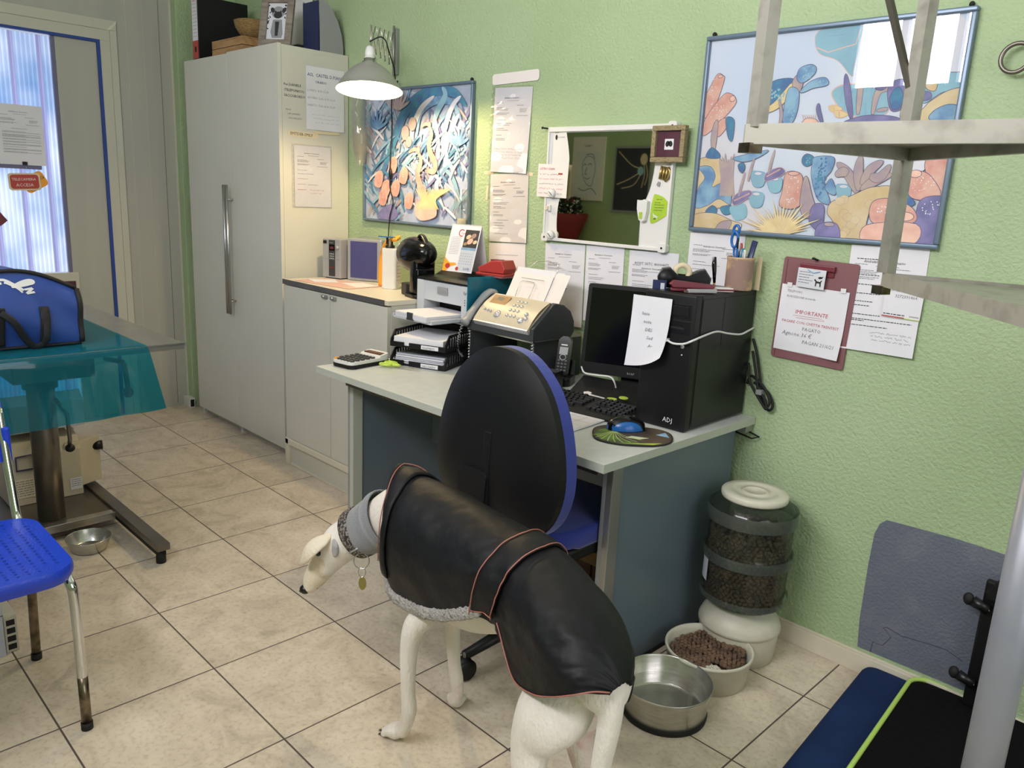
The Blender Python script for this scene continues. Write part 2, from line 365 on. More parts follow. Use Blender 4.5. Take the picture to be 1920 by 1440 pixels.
    def text(s, t, x, y, size, m, z=0.0008, shear=0.0, M=None, rot=0.0):
        v, f = text_mesh(t, size, shear); a = R(rot)
        s.raw([(x+p[0]*math.cos(a)-p[1]*math.sin(a), y+p[0]*math.sin(a)+p[1]*math.cos(a), z) for p in v], f, m, M); return s
    def print_(s, x0, y, x1, h, m, z=0.0008, M=None):
        "a run of small printed words"
        x = x0
        while x < x1:
            w_ = random.uniform(0.004, 0.012)*(1 if h < 0.003 else 1.6); w_ = min(w_, x1-x)
            s.rect(x, y, x+w_, y+h, z, m, M); x += w_+h*0.9
        return s
    def scrawl(s, x0, y, x1, h, m, z=0.0009, M=None, th=0.0009):
        "a line of handwriting as a thin wavering stroke"
        x = x0; pts = []
        while x < x1:
            if random.random() < 0.14 and len(pts) > 3: s.stroke(pts, th, m, z, M); pts = []; x += h*0.6
            pts.append((x, y+random.uniform(0, h))); x += h*random.uniform(0.22, 0.42)
        if len(pts) > 1: s.stroke(pts, th, m, z, M)
        return s
    def stroke(s, pts, th, m, z=0.0009, M=None, closed=False):
        n = len(pts); v = []; f = []
        for i in range(n):
            a = pts[i-1] if (closed or i) else pts[i]; b = pts[(i+1) % n] if (closed or i < n-1) else pts[i]
            dx, dy = b[0]-a[0], b[1]-a[1]; l = math.hypot(dx, dy) or 1; nx, ny = -dy/l*th/2, dx/l*th/2
            v += [(pts[i][0]+nx, pts[i][1]+ny, z), (pts[i][0]-nx, pts[i][1]-ny, z)]
        for i in range(n if closed else n-1):
            j = (i+1) % n; f.append((2*i, 2*i+1, 2*j+1, 2*j))
        s.raw(v, f, m, M); return s
    def warp(s, fn):
        for v in s.bm.verts: v.co = fn(v.co)
        return s
    def obj(s, name, parent=None, label=None, cat=None, group=None, kind=None, auto=True):
        me = bpy.data.meshes.new(name); s.bm.normal_update(); s.bm.to_mesh(me); s.bm.free()
        for k in s.mats: me.materials.append(MATS[k])
        o = bpy.data.objects.new(name, me); COL.objects.link(o)
        if parent is not None: o.parent = parent; o.matrix_parent_inverse = parent_world(parent).inverted()
        tag(o, label, cat, group, kind); return o
def parent_world(o):
    M = Matrix.LocRotScale(o.location, o.rotation_euler, o.scale)
    return (parent_world(o.parent) @ o.matrix_parent_inverse @ M) if o.parent else M
def tag(o, label=None, cat=None, group=None, kind=None):
    if label: o['label'] = label
    if cat: o['category'] = cat
    if group: o['group'] = group
    if kind: o['kind'] = kind
    return o
def thing(name, label, cat, loc=(0, 0, 0), group=None, rz=0):
    o = bpy.data.objects.new(name, None); COL.objects.link(o); o.location = loc; o.rotation_euler = (0, 0, R(rz)); o.empty_display_size = 0.05
    return tag(o, label, cat, group)
def smooth_mod(o, levels=1):
    md = o.modifiers.new('sub', 'SUBSURF'); md.levels = levels; md.render_levels = levels; return o

# ------------------------------------------------------------------ the room
def S(name, g, parent=None, label=None):
    return g.obj(name, parent, label=label, kind='structure')
XL, XR, YF, ZC = -0.37, 5.85, -3.0, 3.0
g = G(); g.raw([(-0.6, YF-0.2, 0), (XR+.2, YF-0.2, 0), (XR+.2, 0.1, 0), (-0.6, 0.1, 0)], [(0, 1, 2, 3)], 'floor_tiles'); g.box2((-0.6, YF-0.2, -0.1), (XR+.2, 0.1, -0.004), 'grout_dark'); S('floor', g)
g = G(); g.box2((-0.6, YF-0.2, ZC), (XR+.2, 0.12, ZC+0.1), 'ceiling_white'); S('ceiling', g)
g = G()
g.box2((-0.6, 0, 0), (XR+.2, 0.12, ZC), 'green_plaster')
S('wall_back', g)
# painted grey repair patch with a crack
pp = [at(*q, 1, 0) for q in ((1650, 982), (1663, 975), (1720, 990), (1800, 1012), (1885, 1040), (1960, 1062), (1900, 1335), (1820, 1300), (1700, 1250), (1608, 1212), (1612, 1160), (1628, 1060), (1640, 1000))]
g = G(); g.prism([(p.x, p.z) for p in pp], 0.0015, 'grey_patch_paint', M=frame((0, 0, 0), (1, 0, 0), (0, 0, 1)))
g.stroke([(lambda p: (p.x, p.z))(at(x, y, 1, 0)) for x, y in ((1632, 1222), (1637, 1203), (1655, 1210), (1671, 1195), (1660, 1180), (1655, 1177), (1663, 1176), (1690, 1192), (1735, 1205), (1775, 1218), (1805, 1240))], 0.0022, 'ink', 0.0019, M=frame((0, 0, 0), (1, 0, 0), (0, 0, 1)))
S('trim_1', g)
g = G()
for z0, z1, t in ((0, 0.062, 0.012), (0.062, 0.07, 0.008)): g.box2((1.9, -t, z0), (XR, 0, z1), 'baseboard_cream', bev=0.002)
S('baseboard_back', g)
# right wall with a window behind the camera's right shoulder, front wall with a high window
g = G(); g.box2((XR, YF-.2, 0), (XR+.1, 0, 0.8), 'green_plaster'); g.box2((XR, YF-.2, 2.4), (XR+.1, 0, ZC), 'green_plaster')
g.box2((XR, -0.75, 0.8), (XR+.1, 0, 2.4), 'green_plaster'); g.box2((XR, YF-.2, 0.8), (XR+.1, -2.45, 2.4), 'green_plaster'); S('wall_right', g)
WX0, WX1, WZ0, WZ1 = 2.14, 4.2, 2.14, 2.78
g = G(); g.box2((-0.6, YF-.1, 0), (XR, YF, WZ0), 'green_plaster'); g.box2((-0.6, YF-.1, WZ1), (XR, YF, ZC), 'green_plaster')
g.box2((-0.6, YF-.1, WZ0), (WX0, YF, WZ1), 'green_plaster'); g.box2((WX1, YF-.1, WZ0), (XR, YF, WZ1), 'green_plaster'); S('wall_front', g)
g = G()
for x in (WX0, 2.44, 2.76, 3.1, 3.45, 3.8, WX1): g.box2((x-0.02, YF-.06, WZ0), (x+0.02, YF-.01, WZ1), 'frame_blue_grey')
for z in (WZ0+.01, WZ1-.01): g.box2((WX0, YF-.06, z-.02), (WX1, YF-.01, z+.02), 'frame_blue_grey')
S('window_1', g)
g = G()
for y in (-0.77, -1.6, -2.43): g.box2((XR, y-.02, 0.8), (XR+.05, y+.02, 2.4), 'white_enamel')
for z in (0.82, 2.38): g.box2((XR, -2.45, z-.02), (XR+.05, -0.75, z+.02), 'white_enamel')
S('window_2', g)
# left: panelled partition with the doorway, a green return beside the wardrobe
g = G(); y0 = -0.361
g.box2((XL-.06, -0.70, 0), (XL, y0, ZC), 'pvc_panel'); g.box2((XL-.06, -2.0, 2.20), (XL, -0.70, ZC), 'pvc_panel'); g.box2((XL-.06, YF, 0), (XL, -2.0, ZC), 'pvc_panel')
for y in (-0.43, -0.52, -0.61): g.box2((XL, y-.0012, 0.02), (XL+.0012, y+.0012, ZC), 'grout_dark' if y == -0.43 else 'pvc_frame')
g.box2((XL, y0-0.012, 0), (XL+.006, y0, ZC), 'pvc_frame')
S('wall_left', g)
g = G(); g.box2((XL-.3, y0, 0), (-0.30, 0.0, ZC), 'green_plaster', bev=0.004); S('wall_return', g)
# door frame, blue strip, leaf
d = thing('door_1', None, None, (XL, -1.35, 0)); d['kind'] = 'structure'
g = G()
for a, b, t_ in (((-0.70, 0), (-0.665, 2.159), .012), ((-0.752, 0), (-0.7005, 2.1045), .006), ((-2.0, 2.16), (-0.665, 2.21), .012), ((-2.0, 2.105), (-0.7005, 2.1595), .006), ((-2.0, 0), (-1.95, 2.1045), .006)):
    g.box2((XL-.05, a[0], a[1]), (XL+t_, b[0], b[1]), 'pvc_frame')
g.prism([(-.702, 2.158), (-.664, 2.196), (-.664, 2.212), (-.716, 2.16)], .0015, 'feeder_cream', M=frame((XL+.0122, 0, 0), (0, 1, 0), (0, 0, 1)))
g.obj('door_frame', d)
g = G(); g.box2((XL-.02, -0.768, 0.005), (XL+.009, -0.752, 2.105), 'blue_strip'); g.box2((XL-.02, -1.95, 2.09), (XL+.009, -0.768, 2.105), 'blue_strip'); g.obj('blue_strip', d)
g = G(); g.box2((XL-.03, -0.972, 0.005), (XL-.004, -0.768, 2.09), 'pvc_panel', bev=0.002)
g.box2((XL-.03, -1.95, 0.60), (XL-.004, -0.972, 0.70), 'pvc_panel'); g.box2((XL-.03, -1.95, 0.005), (XL-.004, -0.972, 0.10), 'pvc_panel'); g.obj('door_leaf', d)
def ribbed(z0, z1, y0=-1.94, y1=-0.99):
    g = G(); g.grid(lambda u, v: (XL-.022+0.004*math.sin((y0+(y1-y0)*u)*2*PI/0.0215), y0+(y1-y0)*u, z0+(z1-z0)*v), 360, 1, 'ribbed_translucent'); return g
ribbed(0.86, 2.085).obj('ribbed_pane', d); ribbed(0.10, 0.60).obj('ribbed_pane', d)
g = G(); g.box2((XL-.034, -0.99, 0.85), (XL-.008, -0.972, 2.09), 'grey_violet'); g.obj('edge_profile', d)
g = G(); g.box2((XL-.025, -1.94, 0.70), (XL+.008, -0.945, 0.857), 'pvc_frame', bev=0.003); g.box2((XL, -1.93, 0.70), (XL+.0095, -0.965, 0.81), 'burgundy'); g.obj('mid_rail', d)
g = G(); g.box2((XL-.012, -1.5, 1.405), (XL+.004, -1.085, 1.425), 'grey_violet'); g.obj('cross_bar', d)
g = G(); g.box2((XL, y0-.0, 0.0), (XL+.001, y0+.0, 0.0), 'pvc_frame') if False else g.box2((-0.37, -0.395, 0.0), (-0.275, -0.361, 0.062), 'white_plastic', bev=0.002)
g.box2((-0.276, -0.39, 0.008), (-0.2745, -0.366, 0.054), 'black_rubber'); g.obj('cable_duct', label='short white cable duct at floor level left of the wardrobe', cat='cable duct')

# ------------------------------------------------------------------ wardrobe
t = thing('wardrobe', 'tall white two-door wardrobe standing against the green wall', 'wardrobe', (0.38, -0.2, 0))
g = G(); g.box2((-0.14, -0.372, 0.06), (-0.122, -0.004, 2.012), 'laminate_white'); g.box2((0.882, -0.372, 0.0), (0.90, -0.004, 2.012), 'laminate_white', bev=0.001)
g.box2((-0.14, -0.372, 2.012), (0.90, -0.004, 2.03), 'laminate_white'); g.box2((-0.122, -0.02, 0.06), (0.882, -0.004, 2.012), 'laminate_white'); g.box2((-0.122, -0.37, 0.06), (0.882, -0.02, 0.078), 'laminate_white')
g.box2((0.372, -0.37, 0.078), (0.388, -0.02, 2.012), 'laminate_white'); g.obj('body', t)
for x0, x1, lz in ((-0.142, 0.377, 2.028), (0.380, 0.901, 2.034)):
    g = G(); g.box2((x0, -0.391, 0.045), (x1, -0.373, lz), 'laminate_white', bev=0.0015); dr = g.obj('door', t)
    hx = 0.362 if x0 < 0 else 0.396
    g = G(); g.cyl((hx, -0.425, 0.69), (hx, -0.425, 1.375), 0.0075, 'alu', 14)
    for z in (0.76, 1.30): g.cyl((hx, -0.425, z), (hx, -0.391, z), 0.005, 'steel', 10)
    g.obj('handle', dr)
g = G(); g.box2((-0.12, -0.345, 0.0), (0.88, -0.33, 0.06), 'laminate_white'); g.obj('plinth', t)
for x in (-0.128, 0.372, 0.875):
    g = G(); g.prism([(-0.018, 0), (0.0, 0), (0.008, 0.055), (-0.008, 0.055)], 0.03, 'white_plastic', M=frame((x+.006, -0.37, 0), (1, 0, 0), (0, 0, 1)).__matmul__(Matrix.Translation((0, 0, -0.03)))); g.obj('foot', t)

def page_lines(g, w, h, rows, M=None, ink='ink_soft', x0=0.08, x1=0.92, lh=0.0016, hdr='Ambulatorio Veterinario', top=0.13, title=0.0085, scripts=True):
    "letterhead with a title and rows of small print; y grows up, origin at lower left"
    if hdr:
        g.text(hdr, w*0.5-len(hdr)*title*0.25, h*(1-top), title, 'ink', shear=0.25, M=M)
        g.print_(w*0.36, h*(1-top)-0.009, w*0.66, 0.0013, 'ink_soft', M=M)
    for y, a, b in rows: g.print_(w*a, h*y, w*b, lh, ink, M=M)
HEAD = [(0.82, .08, .25), (0.79, .62, .8), (0.765, .08, .34), (0.75, .08, .4), (0.735, .08, .38), (0.745, .7, .9), (0.73, .7, .88), (0.715, .7, .86), (0.70, .08, .42), (0.685, .08, .36), (0.67, .62, .92)]
def page(name, label, cat, M, w, h, rows=(), hdr='Ambulatorio Veterinario', m='paper', curl=0.0, extra=None, group=None, thick=0.0004, z=0.0015, lift=0.002, top=0.13, corner=None, **k):
    "one sheet with its print as a child; curl lifts the lower end off the wall"
    def bend(gg):
        Mi = M.inverted()
        def fn(co):
            p = Mi @ co
            u = p.x/w; v = 1-p.y/h
            dz = curl*max(0, v)**2.5*(0.6+0.4*u)
            dz += lift*(0.5+0.5*math.sin(u*5+v*3))
            if corner: dz += corner*max(0, u+v-1.55)**1.5
            return M @ Vector((p.x, p.y, p.z+dz))
        gg.warp(fn)
    g = G(); nu, nv = 8, 14
    g.grid(lambda u, v: (u*w, v*h, z+thick), nu, nv, m, M=M); g.grid(lambda u, v: ((1-u)*w, v*h, z), nu, nv, m, M=M)
    g.rect(0, 0, w, 0.0005, z, m, M); bend(g)
    o = g.obj(name, label=label, cat=cat, group=group)
    g = G(); g.at(M @ Matrix.Translation((0, 0, z-0.0001+thick)))
    if hdr or rows: page_lines(g, w, h, rows, hdr=hdr, top=top, **k)
    if extra: extra(g, w, h)
    if len(g.bm.verts): bend(g); g.obj('printed_text', o)
    else: g.bm.free()
    return o
def pocket(parent, M, w, h, z=0.003):
    "clear punched pocket over a page"
    g = G(); g.at(M); g.grid(lambda u, v: (-0.016+u*(w+0.02), -0.006+v*(h+0.012), z+0.0025+0.0016*math.sin(u*9+v*14)+0.0012*math.sin(v*31-u*7)), 22, 44, 'plastic_pocket')
    for k in range(11): g.lathe([(0.002, 0), (0.003, 0)], 'white_plastic', c=(-0.010, h*(k+.5)/11, z+.006), seg=8)
    return g.obj('plastic_pocket', parent)

# papers and writing on the wardrobe side
WSX = 0.9012
def ex(g, w, h):
    g.text('ASL  CASTEL D.PIANO', 0.008, h-0.045, 0.021, 'ink_blue'); g.text('ORARIO:', 0.05, h-0.075, 0.017, 'ink_blue')
    for k, s_ in enumerate(('LUNEDI  8.30-12.30', 'GIOVEDI  DAL 8,30-12,30', 'SABATO  DAL 8,30-12,30')): g.text(s_, 0.006, h-0.115-0.034*k, 0.0145, 'ink_pale')
    for k in range(3): g.scrawl(0.03+0.01*k, h-0.225-0.018*k, 0.19, 0.008, 'ink_pale')
page('hours_sheet', 'white sheet headed ASL CASTEL D.PIANO taped on the side of the wardrobe', 'notice', SIDE(-0.246, 1.660, WSX), 0.215, 0.293, hdr=None, extra=ex, lift=0.001, m='tile_white' if False else 'paper')
g = G(); g.at(SIDE(-0.375, 1.74, WSX))
for k, (s_, z_) in enumerate((('Per DANIELE', .11), ('(TELEFONICO)', .085), ('SACCOBORDO', .06))): g.text(s_, 0.012, z_, 0.0165, 'ink', z=0.0004)
for k, s_ in enumerate(('Bianca', 'CAP LAVANDI', 'ACCORCIATO')): g.text(s_, 0.02+.008*k, 0.0-0.02*k, 0.011, 'ink_soft', z=0.0004)
g.obj('handwriting', bpy.data.objects['wardrobe'], label='handwritten notes in black marker on the wardrobe side')
g = G(); g.at(SIDE(-0.345, 1.622, WSX, rot=-1)); g.box2((0, 0, 0), (0.165, 0.026, 0.0006), 'tape'); tp = g.obj('masking_tape', label='strip of masking tape with black capitals above the pocketed sheet on the wardrobe side', cat='tape')
g = G(); g.at(SIDE(-0.345, 1.622, WSX, rot=-1)); g.text('EMTDEB-SMILF', 0.012, 0.006, 0.019, 'ink', z=0.0012); g.obj('lettering', tp)
g = G(); g.at(SIDE(-0.20, 1.642, WSX, rot=1)); g.box2((0, 0, 0), (0.14, 0.014, 0.0026), 'tape'); g.obj('masking_tape', label='thin blank strip of masking tape across the foot of the hours sheet', cat='tape')
rw = HEAD+[(0.60, .08, .34), (0.54, .08, .52), (0.46, .08, .36), (0.37, .08, .30), (0.365, .36, .64)]
def ex(g, w, h): g.print_(w*.08, h*.28, w*.32, .0018, 'ink_red'); g.scrawl(w*.42, h*.27, w*.8, .006, 'ink_red'); g.scrawl(w*.4, h*.22, w*.75, .006, 'ink_soft')
MP = SIDE(-0.315, 1.288, WSX); o = page('pocketed_sheet', 'letterhead sheet in a clear punched pocket low on the wardrobe side', 'document', MP, 0.205, 0.293, rows=rw, extra=ex, lift=0.001); pocket(o, MP, 0.205, 0.293)

# ------------------------------------------------------------------ things on top of the wardrobe
ZW = 2.032
t = thing('ring_binder', 'black lever-arch binder with white and red spine label, on the left of the wardrobe top', 'binder', (0.05, -0.33, ZW))
g = G(); g.at(ROTZ(-0.055, -0.375, ZW, 0))
g.box2((0, 0.008, 0), (0.006, 0.285, 0.32), 'black_plastic'); g.box2((0.074, 0.008, 0), (0.08, 0.285, 0.32), 'black_plastic'); g.box2((0, 0, 0), (0.08, 0.009, 0.32), 'black_plastic', bev=0.002); g.obj('cover', t)
g = G(); g.at(ROTZ(-0.055, -0.375, ZW, 0)); g.box2((0.01, 0.012, 0.005), (0.07, 0.27, 0.305), 'paper_warm'); g.obj('paper_block', t)
g = G(); g.at(frame((-0.055, -0.3755, ZW), (1, 0, 0), (0, 0, 1))); g.rect(0.006, 0.095, 0.074, 0.315, 0.0006, 'paper'); g.rect(0.006, 0.004, 0.074, 0.095, 0.0006, 'red_plastic'); g.flat(ellipse(0.011, 0.016, 16, 0.04, 0.05), 0.0012, 'black_rubber')
for k in range(10): g.print_(0.015, 0.115+0.018*k, 0.066, 0.003, 'ink_pale', z=0.001)
g.text('MARZO', 0.02, 0.29, 0.012, 'ink_red', z=0.001); g.obj('spine_label', t)
t = thing('wooden_crate', 'small pale wooden crate under the wicker bowl on the wardrobe', 'crate', (0.31, -0.30, ZW))
g = G(); g.at(ROTZ(0.33, -0.27, ZW, 0))
for z in (0, 0.035): g.box2((-0.17, -0.095, z), (0.17, -0.085, z+0.032), 'wood_light'); g.box2((-0.17, 0.085, z), (0.17, 0.095, z+0.032), 'wood_light'); g.box2((-0.17, -0.085, z), (-0.16, 0.085, z+0.032), 'wood_light'); g.box2((0.16, -0.085, z), (0.17, 0.085, z+0.032), 'wood_light')
g.box2((-0.17, -0.095, 0.068), (0.17, 0.095, 0.074), 'wood_light'); g.obj('slats', t)
g = G(); g.lathe([(0, 0), (0.05, 0), (0.078, 0.02), (0.098, 0.05), (0.106, 0.082), (0.101, 0.084), (0.092, 0.052), (0.072, 0.024), (0, 0.006)], 'wicker', c=(0.44, -0.26, ZW+.075), seg=36)
g.obj('wicker_bowl', label='woven wicker bowl resting on the wooden crate', cat='bowl')
# pug photo in a washed wooden frame, leaning back
M = Matrix.Translation((0.655, -0.355, ZW+0.006)) @ Matrix.Rotation(R(34), 4, 'Z') @ Matrix.Rotation(R(90-14), 4, 'X')
t = thing('picture_frame', 'weathered wood photo frame holding a black and white pug portrait, on the wardrobe', 'picture frame', (0.70, -0.34, ZW))
W_, H_ = 0.17, 0.25
g = G(); g.at(M)
for a, b in (((0, 0), (W_, 0.035)), ((0, H_-0.035), (W_, H_)), ((0, 0.035), (0.035, H_-.035)), ((W_-.035, .035), (W_, H_-.035))): g.box2((a[0], a[1], 0), (b[0], b[1], 0.016), 'frame_washed', bev=0.002)
g.box2((0.01, 0.01, -0.004), (W_-.01, H_-.01, 0.004), 'cardboard'); g.obj('frame', t)
g = G(); g.at(M @ Matrix.Translation((0.035, 0.035, 0)))
g.rect(0, 0, .10, .18, .005, 'photo_light'); g.flat(ellipse(.034, .03, 20, .052, .135), .0055, 'photo_grey'); g.flat(ellipse(.022, .017, 16, .052, .122), .006, 'photo_dark')
g.flat(ellipse(.010, .014, 12, .022, .146, .5), .006, 'photo_dark'); g.flat(ellipse(.010, .014, 12, .083, .146, -.5), .006, 'photo_dark'); g.flat(ellipse(.005, .005, 10, .038, .138), .0065, 'photo_dark'); g.flat(ellipse(.005, .005, 10, .066, .138), .0065, 'photo_dark')
g.flat([(.028, .1), (.075, .1), (.085, .03), (.08, .01), (.03, .01), (.02, .04)], .0055, 'photo_grey'); g.flat([(.04, .09), (.062, .09), (.06, .02), (.045, .02)], .006, 'photo_dark')
for k in range(14): g.flat(ellipse(.006, .003, 8, random.choice((random.uniform(.0, .015), random.uniform(.088, .1))), random.uniform(.01, .17), random.uniform(0, 3)), .0062, 'photo_dark')
g.obj('pug_photo', t)
g = G(); g.at(M); g.box2((W_/2-.02, 0.02, -0.055), (W_/2+.02, 0.17, -0.051), 'cardboard', M=Matrix.Rotation(R(-14), 4, 'X')); g.obj('stand_strut', t)
g = G(); M = Matrix.Translation((0.29, -0.035, ZW)) @ Matrix.Rotation(R(0), 4, 'Z') @ Matrix.Rotation(R(86), 4, 'X')
g.at(M); g.box2((0, 0, 0), (0.30, 0.42, 0.012), 'white_plastic', bev=0.003); t = g.obj('canvas_board', label='plain white board leaning on the wall behind the pug photo', cat='board')
g = G(); g.at(M); g.tube([(0.02, 0.30, .018), (0.0, 0.32, .02), (-0.05, 0.31, .02), (-0.08, 0.335, .02), (-0.06, 0.35, .02), (0.0, 0.33, .02), (0.1, 0.34, .018), (0.16, 0.355, .016)], .003, 'wine_cloth', 6); g.obj('cord', t)
g = G(); g.box2((0.615, -0.175, ZW), (0.705, -0.115, ZW+0.045), 'charcoal', bev=0.003); g.obj('small_box', label='low dark grey box between the pug photo and the blue file holder', cat='box')
t = thing('magazine_file', 'grey curved magazine holder with navy blue spine at the right end of the wardrobe top', 'file holder', (0.80, -0.09, ZW))
prof = [(0, 0), (0.13, 0), (0.13, 0.03), (0.122, 0.09), (0.10, 0.15), (0.068, 0.20), (0.03, 0.232), (0, 0.24)]
MF = frame((0.722, -0.15, ZW), (0, 1, 0), (0, 0, 1))
g = G(); g.at(MF); g.prism(prof, 0.005, 'grey_plastic'); g.prism(prof, 0.005, 'grey_plastic', z0=0.153); g.box2((0, 0, 0), (0.13, 0.005, 0.153), 'grey_plastic'); g.box2((0.124, 0.0, 0), (0.13, 0.03, 0.153), 'grey_plastic'); g.obj('holder', t)
g = G(); g.at(MF); g.box2((-0.004, 0.0, 0.004), (0.003, 0.232, 0.145), 'navy_plastic', bev=0.002); g.obj('spine', t)

# ------------------------------------------------------------------ low cabinet
t = thing('low_cabinet', 'low white two-door cabinet between wardrobe and desk', 'cabinet', (1.41, -0.2, 0))
CX0, CX1 = 0.985, 1.84
g = G(); g.box2((CX0, -0.41, 0.0), (CX0+.018, -0.005, 0.925), 'laminate_white'); g.box2((CX1-.018, -0.41, 0.0), (CX1, -0.005, 0.925), 'laminate_white'); g.box2((CX0+.018, -0.02, 0.1), (CX1-.018, -0.005, 0.925), 'laminate_white')
g.box2((CX0+.018, -0.40, 0.12), (CX1-.018, -0.02, 0.138), 'laminate_white'); g.box2((CX0+.018, -0.40, 0.5), (CX1-.018, -0.02, 0.515), 'laminate_white'); g.obj('body', t)
g = G(); g.box2((CX0-.005, -0.43, 0.925), (CX1+.003, -0.003, 0.945), 'laminate_edge', bev=0.001); g.obj('top', t)
g = G(); g.box2((CX0-.005, -0.4325, 0.922), (CX1-.02, -0.4300, 0.946), 'steel_dark'); g.obj('edge_strip', t, label='dark grey scuffed metal edging')
for x0, x1, kx in ((CX0+.002, 1.399, 1.365), (1.403, CX1-.002, 1.437)):
    g = G(); g.box2((x0, -0.429, 0.142), (x1, -0.411, 0.918), 'laminate_white', bev=0.001); dr = g.obj('door', t)
    g = G(); g.box2((kx-.02, -0.442, 0.899), (kx+.02, -0.4295, 0.913), 'alu_matte', bev=0.002); g.cyl((kx, -.429, .906), (kx, -.447, .906), .007, 'alu_matte', 12); g.obj('latch', dr)
g = G(); g.box2((CX0-.004, -0.436, 0.0), (CX0+.03, -0.41, 0.142), 'laminate_edge', bev=0.004); g.box2((CX0-.004, -0.436, 0.108), (CX1, -0.41, 0.14), 'laminate_edge', bev=0.004); g.box2((CX0+.03, -0.422, 0.0), (CX1, -0.405, 0.108), 'laminate_white'); g.box2((CX0+.03, -0.43, 0.0), (CX1, -0.42, 0.012), 'laminate_edge', bev=0.003); g.obj('plinth', t)
ZK = 0.946
# papers spread on the cabinet
g = G(); g.at(ROTZ(1.25, -0.29, ZK, 8)); g.box2((-0.2, -0.10, 0), (0.19, 0.095, 0.0012), 'pink_paper'); g.prism([(0.0, 0.02), (0.17, -0.04), (0.19, 0.08), (0.05, 0.11)], 0.0012, 'paper_warm', z0=0.0014); g.prism([(-0.2, -0.02), (-0.12, 0.08), (-0.02, 0.02), (-0.1, -0.06)], 0.0015, 'paper', z0=0.0014)
g.obj('loose_sheets', label='crumpled pinkish sheets spread over the low cabinet top', cat='paper')

# ------------------------------------------------------------------ lamp on the wall
LX, LY, LZ = 1.600, -0.36, 1.792
t = thing('work_lamp', 'aluminium dome lamp, lit, on a scissor arm fixed to the green wall', 'lamp', (1.305, 0, 1.92))
g = G(); g.box2((1.293, -0.02, 1.915), (1.318, -0.001, 2.115), 'alu_matte', bev=0.002); g.cyl((1.305, -0.024, 1.905), (1.305, -0.024, 2.125), 0.005, 'alu_matte', 10); g.obj('wall_bracket', t)
g = G(); n = 5; a0 = Vector((1.305, -0.026, 2.02)); a1 = Vector((LX-.02, LY+.02, 1.995))
for k in range(n):
    p = a0.lerp(a1, k/n); q = a0.lerp(a1, (k+1)/n); h = 0.075-0.005*k; h2 = 0.075-0.005*(k+1)
    for s_ in (1, -1): g.tube([p+Vector((0, -.003*s_, s_*h)), q+Vector((0, -.003*s_, -s_*h2))], 0.0025, 'steel', 6)
    g.ell(p.lerp(q, .5), (0.005, .005, .005), 'steel', u=8, v=6)
g.tube([a1+Vector((0, 0, -.05)), a1+Vector((0, 0, .05))], .003, 'steel', 6); g.obj('scissor_arm', t)
g = G(); prof = [(0.020, 0.112), (0.032, 0.111), (0.052, 0.103), (0.078, 0.085), (0.104, 0.058), (0.126, 0.028), (0.142, 0.0), (0.147, -0.004)]
TL = Matrix.Translation((LX, LY, LZ)) @ Matrix.Rotation(R(-5.5), 4, 'X') @ Matrix.Rotation(R(-7), 4, 'Y') @ Matrix.Scale(.94, 4)
g.lathe(prof, 'lamp_alu', M=TL, seg=48); g.lathe([(r-.0015, z-.0015) for r, z in prof], 'lamp_inside', M=TL, seg=48); g.lathe([(0.147, -0.004), (0.1455, -0.0055)], 'lamp_alu', M=TL, seg=48); g.obj('lamp_shade', t)
g = G(); g.lathe([(0.034, 0.108), (0.034, 0.116), (0.026, 0.117), (0.026, 0.130), (0.0, 0.131)], 'chrome', M=TL, seg=24); g.box2((0.024, -.004, .118), (0.05, .004, .128), 'chrome', M=TL); g.obj('clamp_ring', t)
g = G(); g.lathe([(0.0, 0.186), (0.010, 0.185), (0.017, 0.178), (0.021, 0.165), (0.022, 0.148), (0.020, 0.140), (0.024, 0.138), (0.024, 0.118)], 'white_plastic', M=TL, seg=24); g.obj('socket', t)
g = G(); g.lathe([(0.0, 0.058), (0.014, 0.059), (0.022, 0.066), (0.024, 0.076), (0.018, 0.09), (0.014, 0.10), (0, 0.10)], 'bulb', M=TL, seg=20); g.obj('bulb', t, label='glowing warm white bulb')
l = bpy.data.lights.new('lamp_light', 'POINT'); l.energy = 38; l.color = (1.0, 0.74, 0.40); l.shadow_soft_size = 0.028
o = bpy.data.objects.new('lamp_light', l); COL.objects.link(o); o.location = TL @ Vector((0, 0, .026))
def wp(px, py, y=-0.032): p = at(px, py, 1, y); return (p.x, y, p.z)
cab = [(LX-.0, LY, LZ+.185), (LX+.03, LY+.03, LZ+.205), (LX+.0, LY+.08, LZ+.2), (1.41, -.13, 2.0), (1.36, -.06, 1.93), (1.33, -.03, 1.88)]+[wp(*q) for q in ((746, 152), (741, 165), (736, 176), (734, 200), (735, 240), (732, 290), (731, 350), (737, 378), (731, 405), (729, 430), (728, 452))]
g = G(); g.tube(cr(cab, 4), 0.0028, 'black_rubber', 6); cb = g.obj('power_cable', t)
g = G(); g.ell(wp(732, 326, -0.034), (0.011, 0.008, 0.026), 'black_plastic', u=14); g.obj('switch', cb)
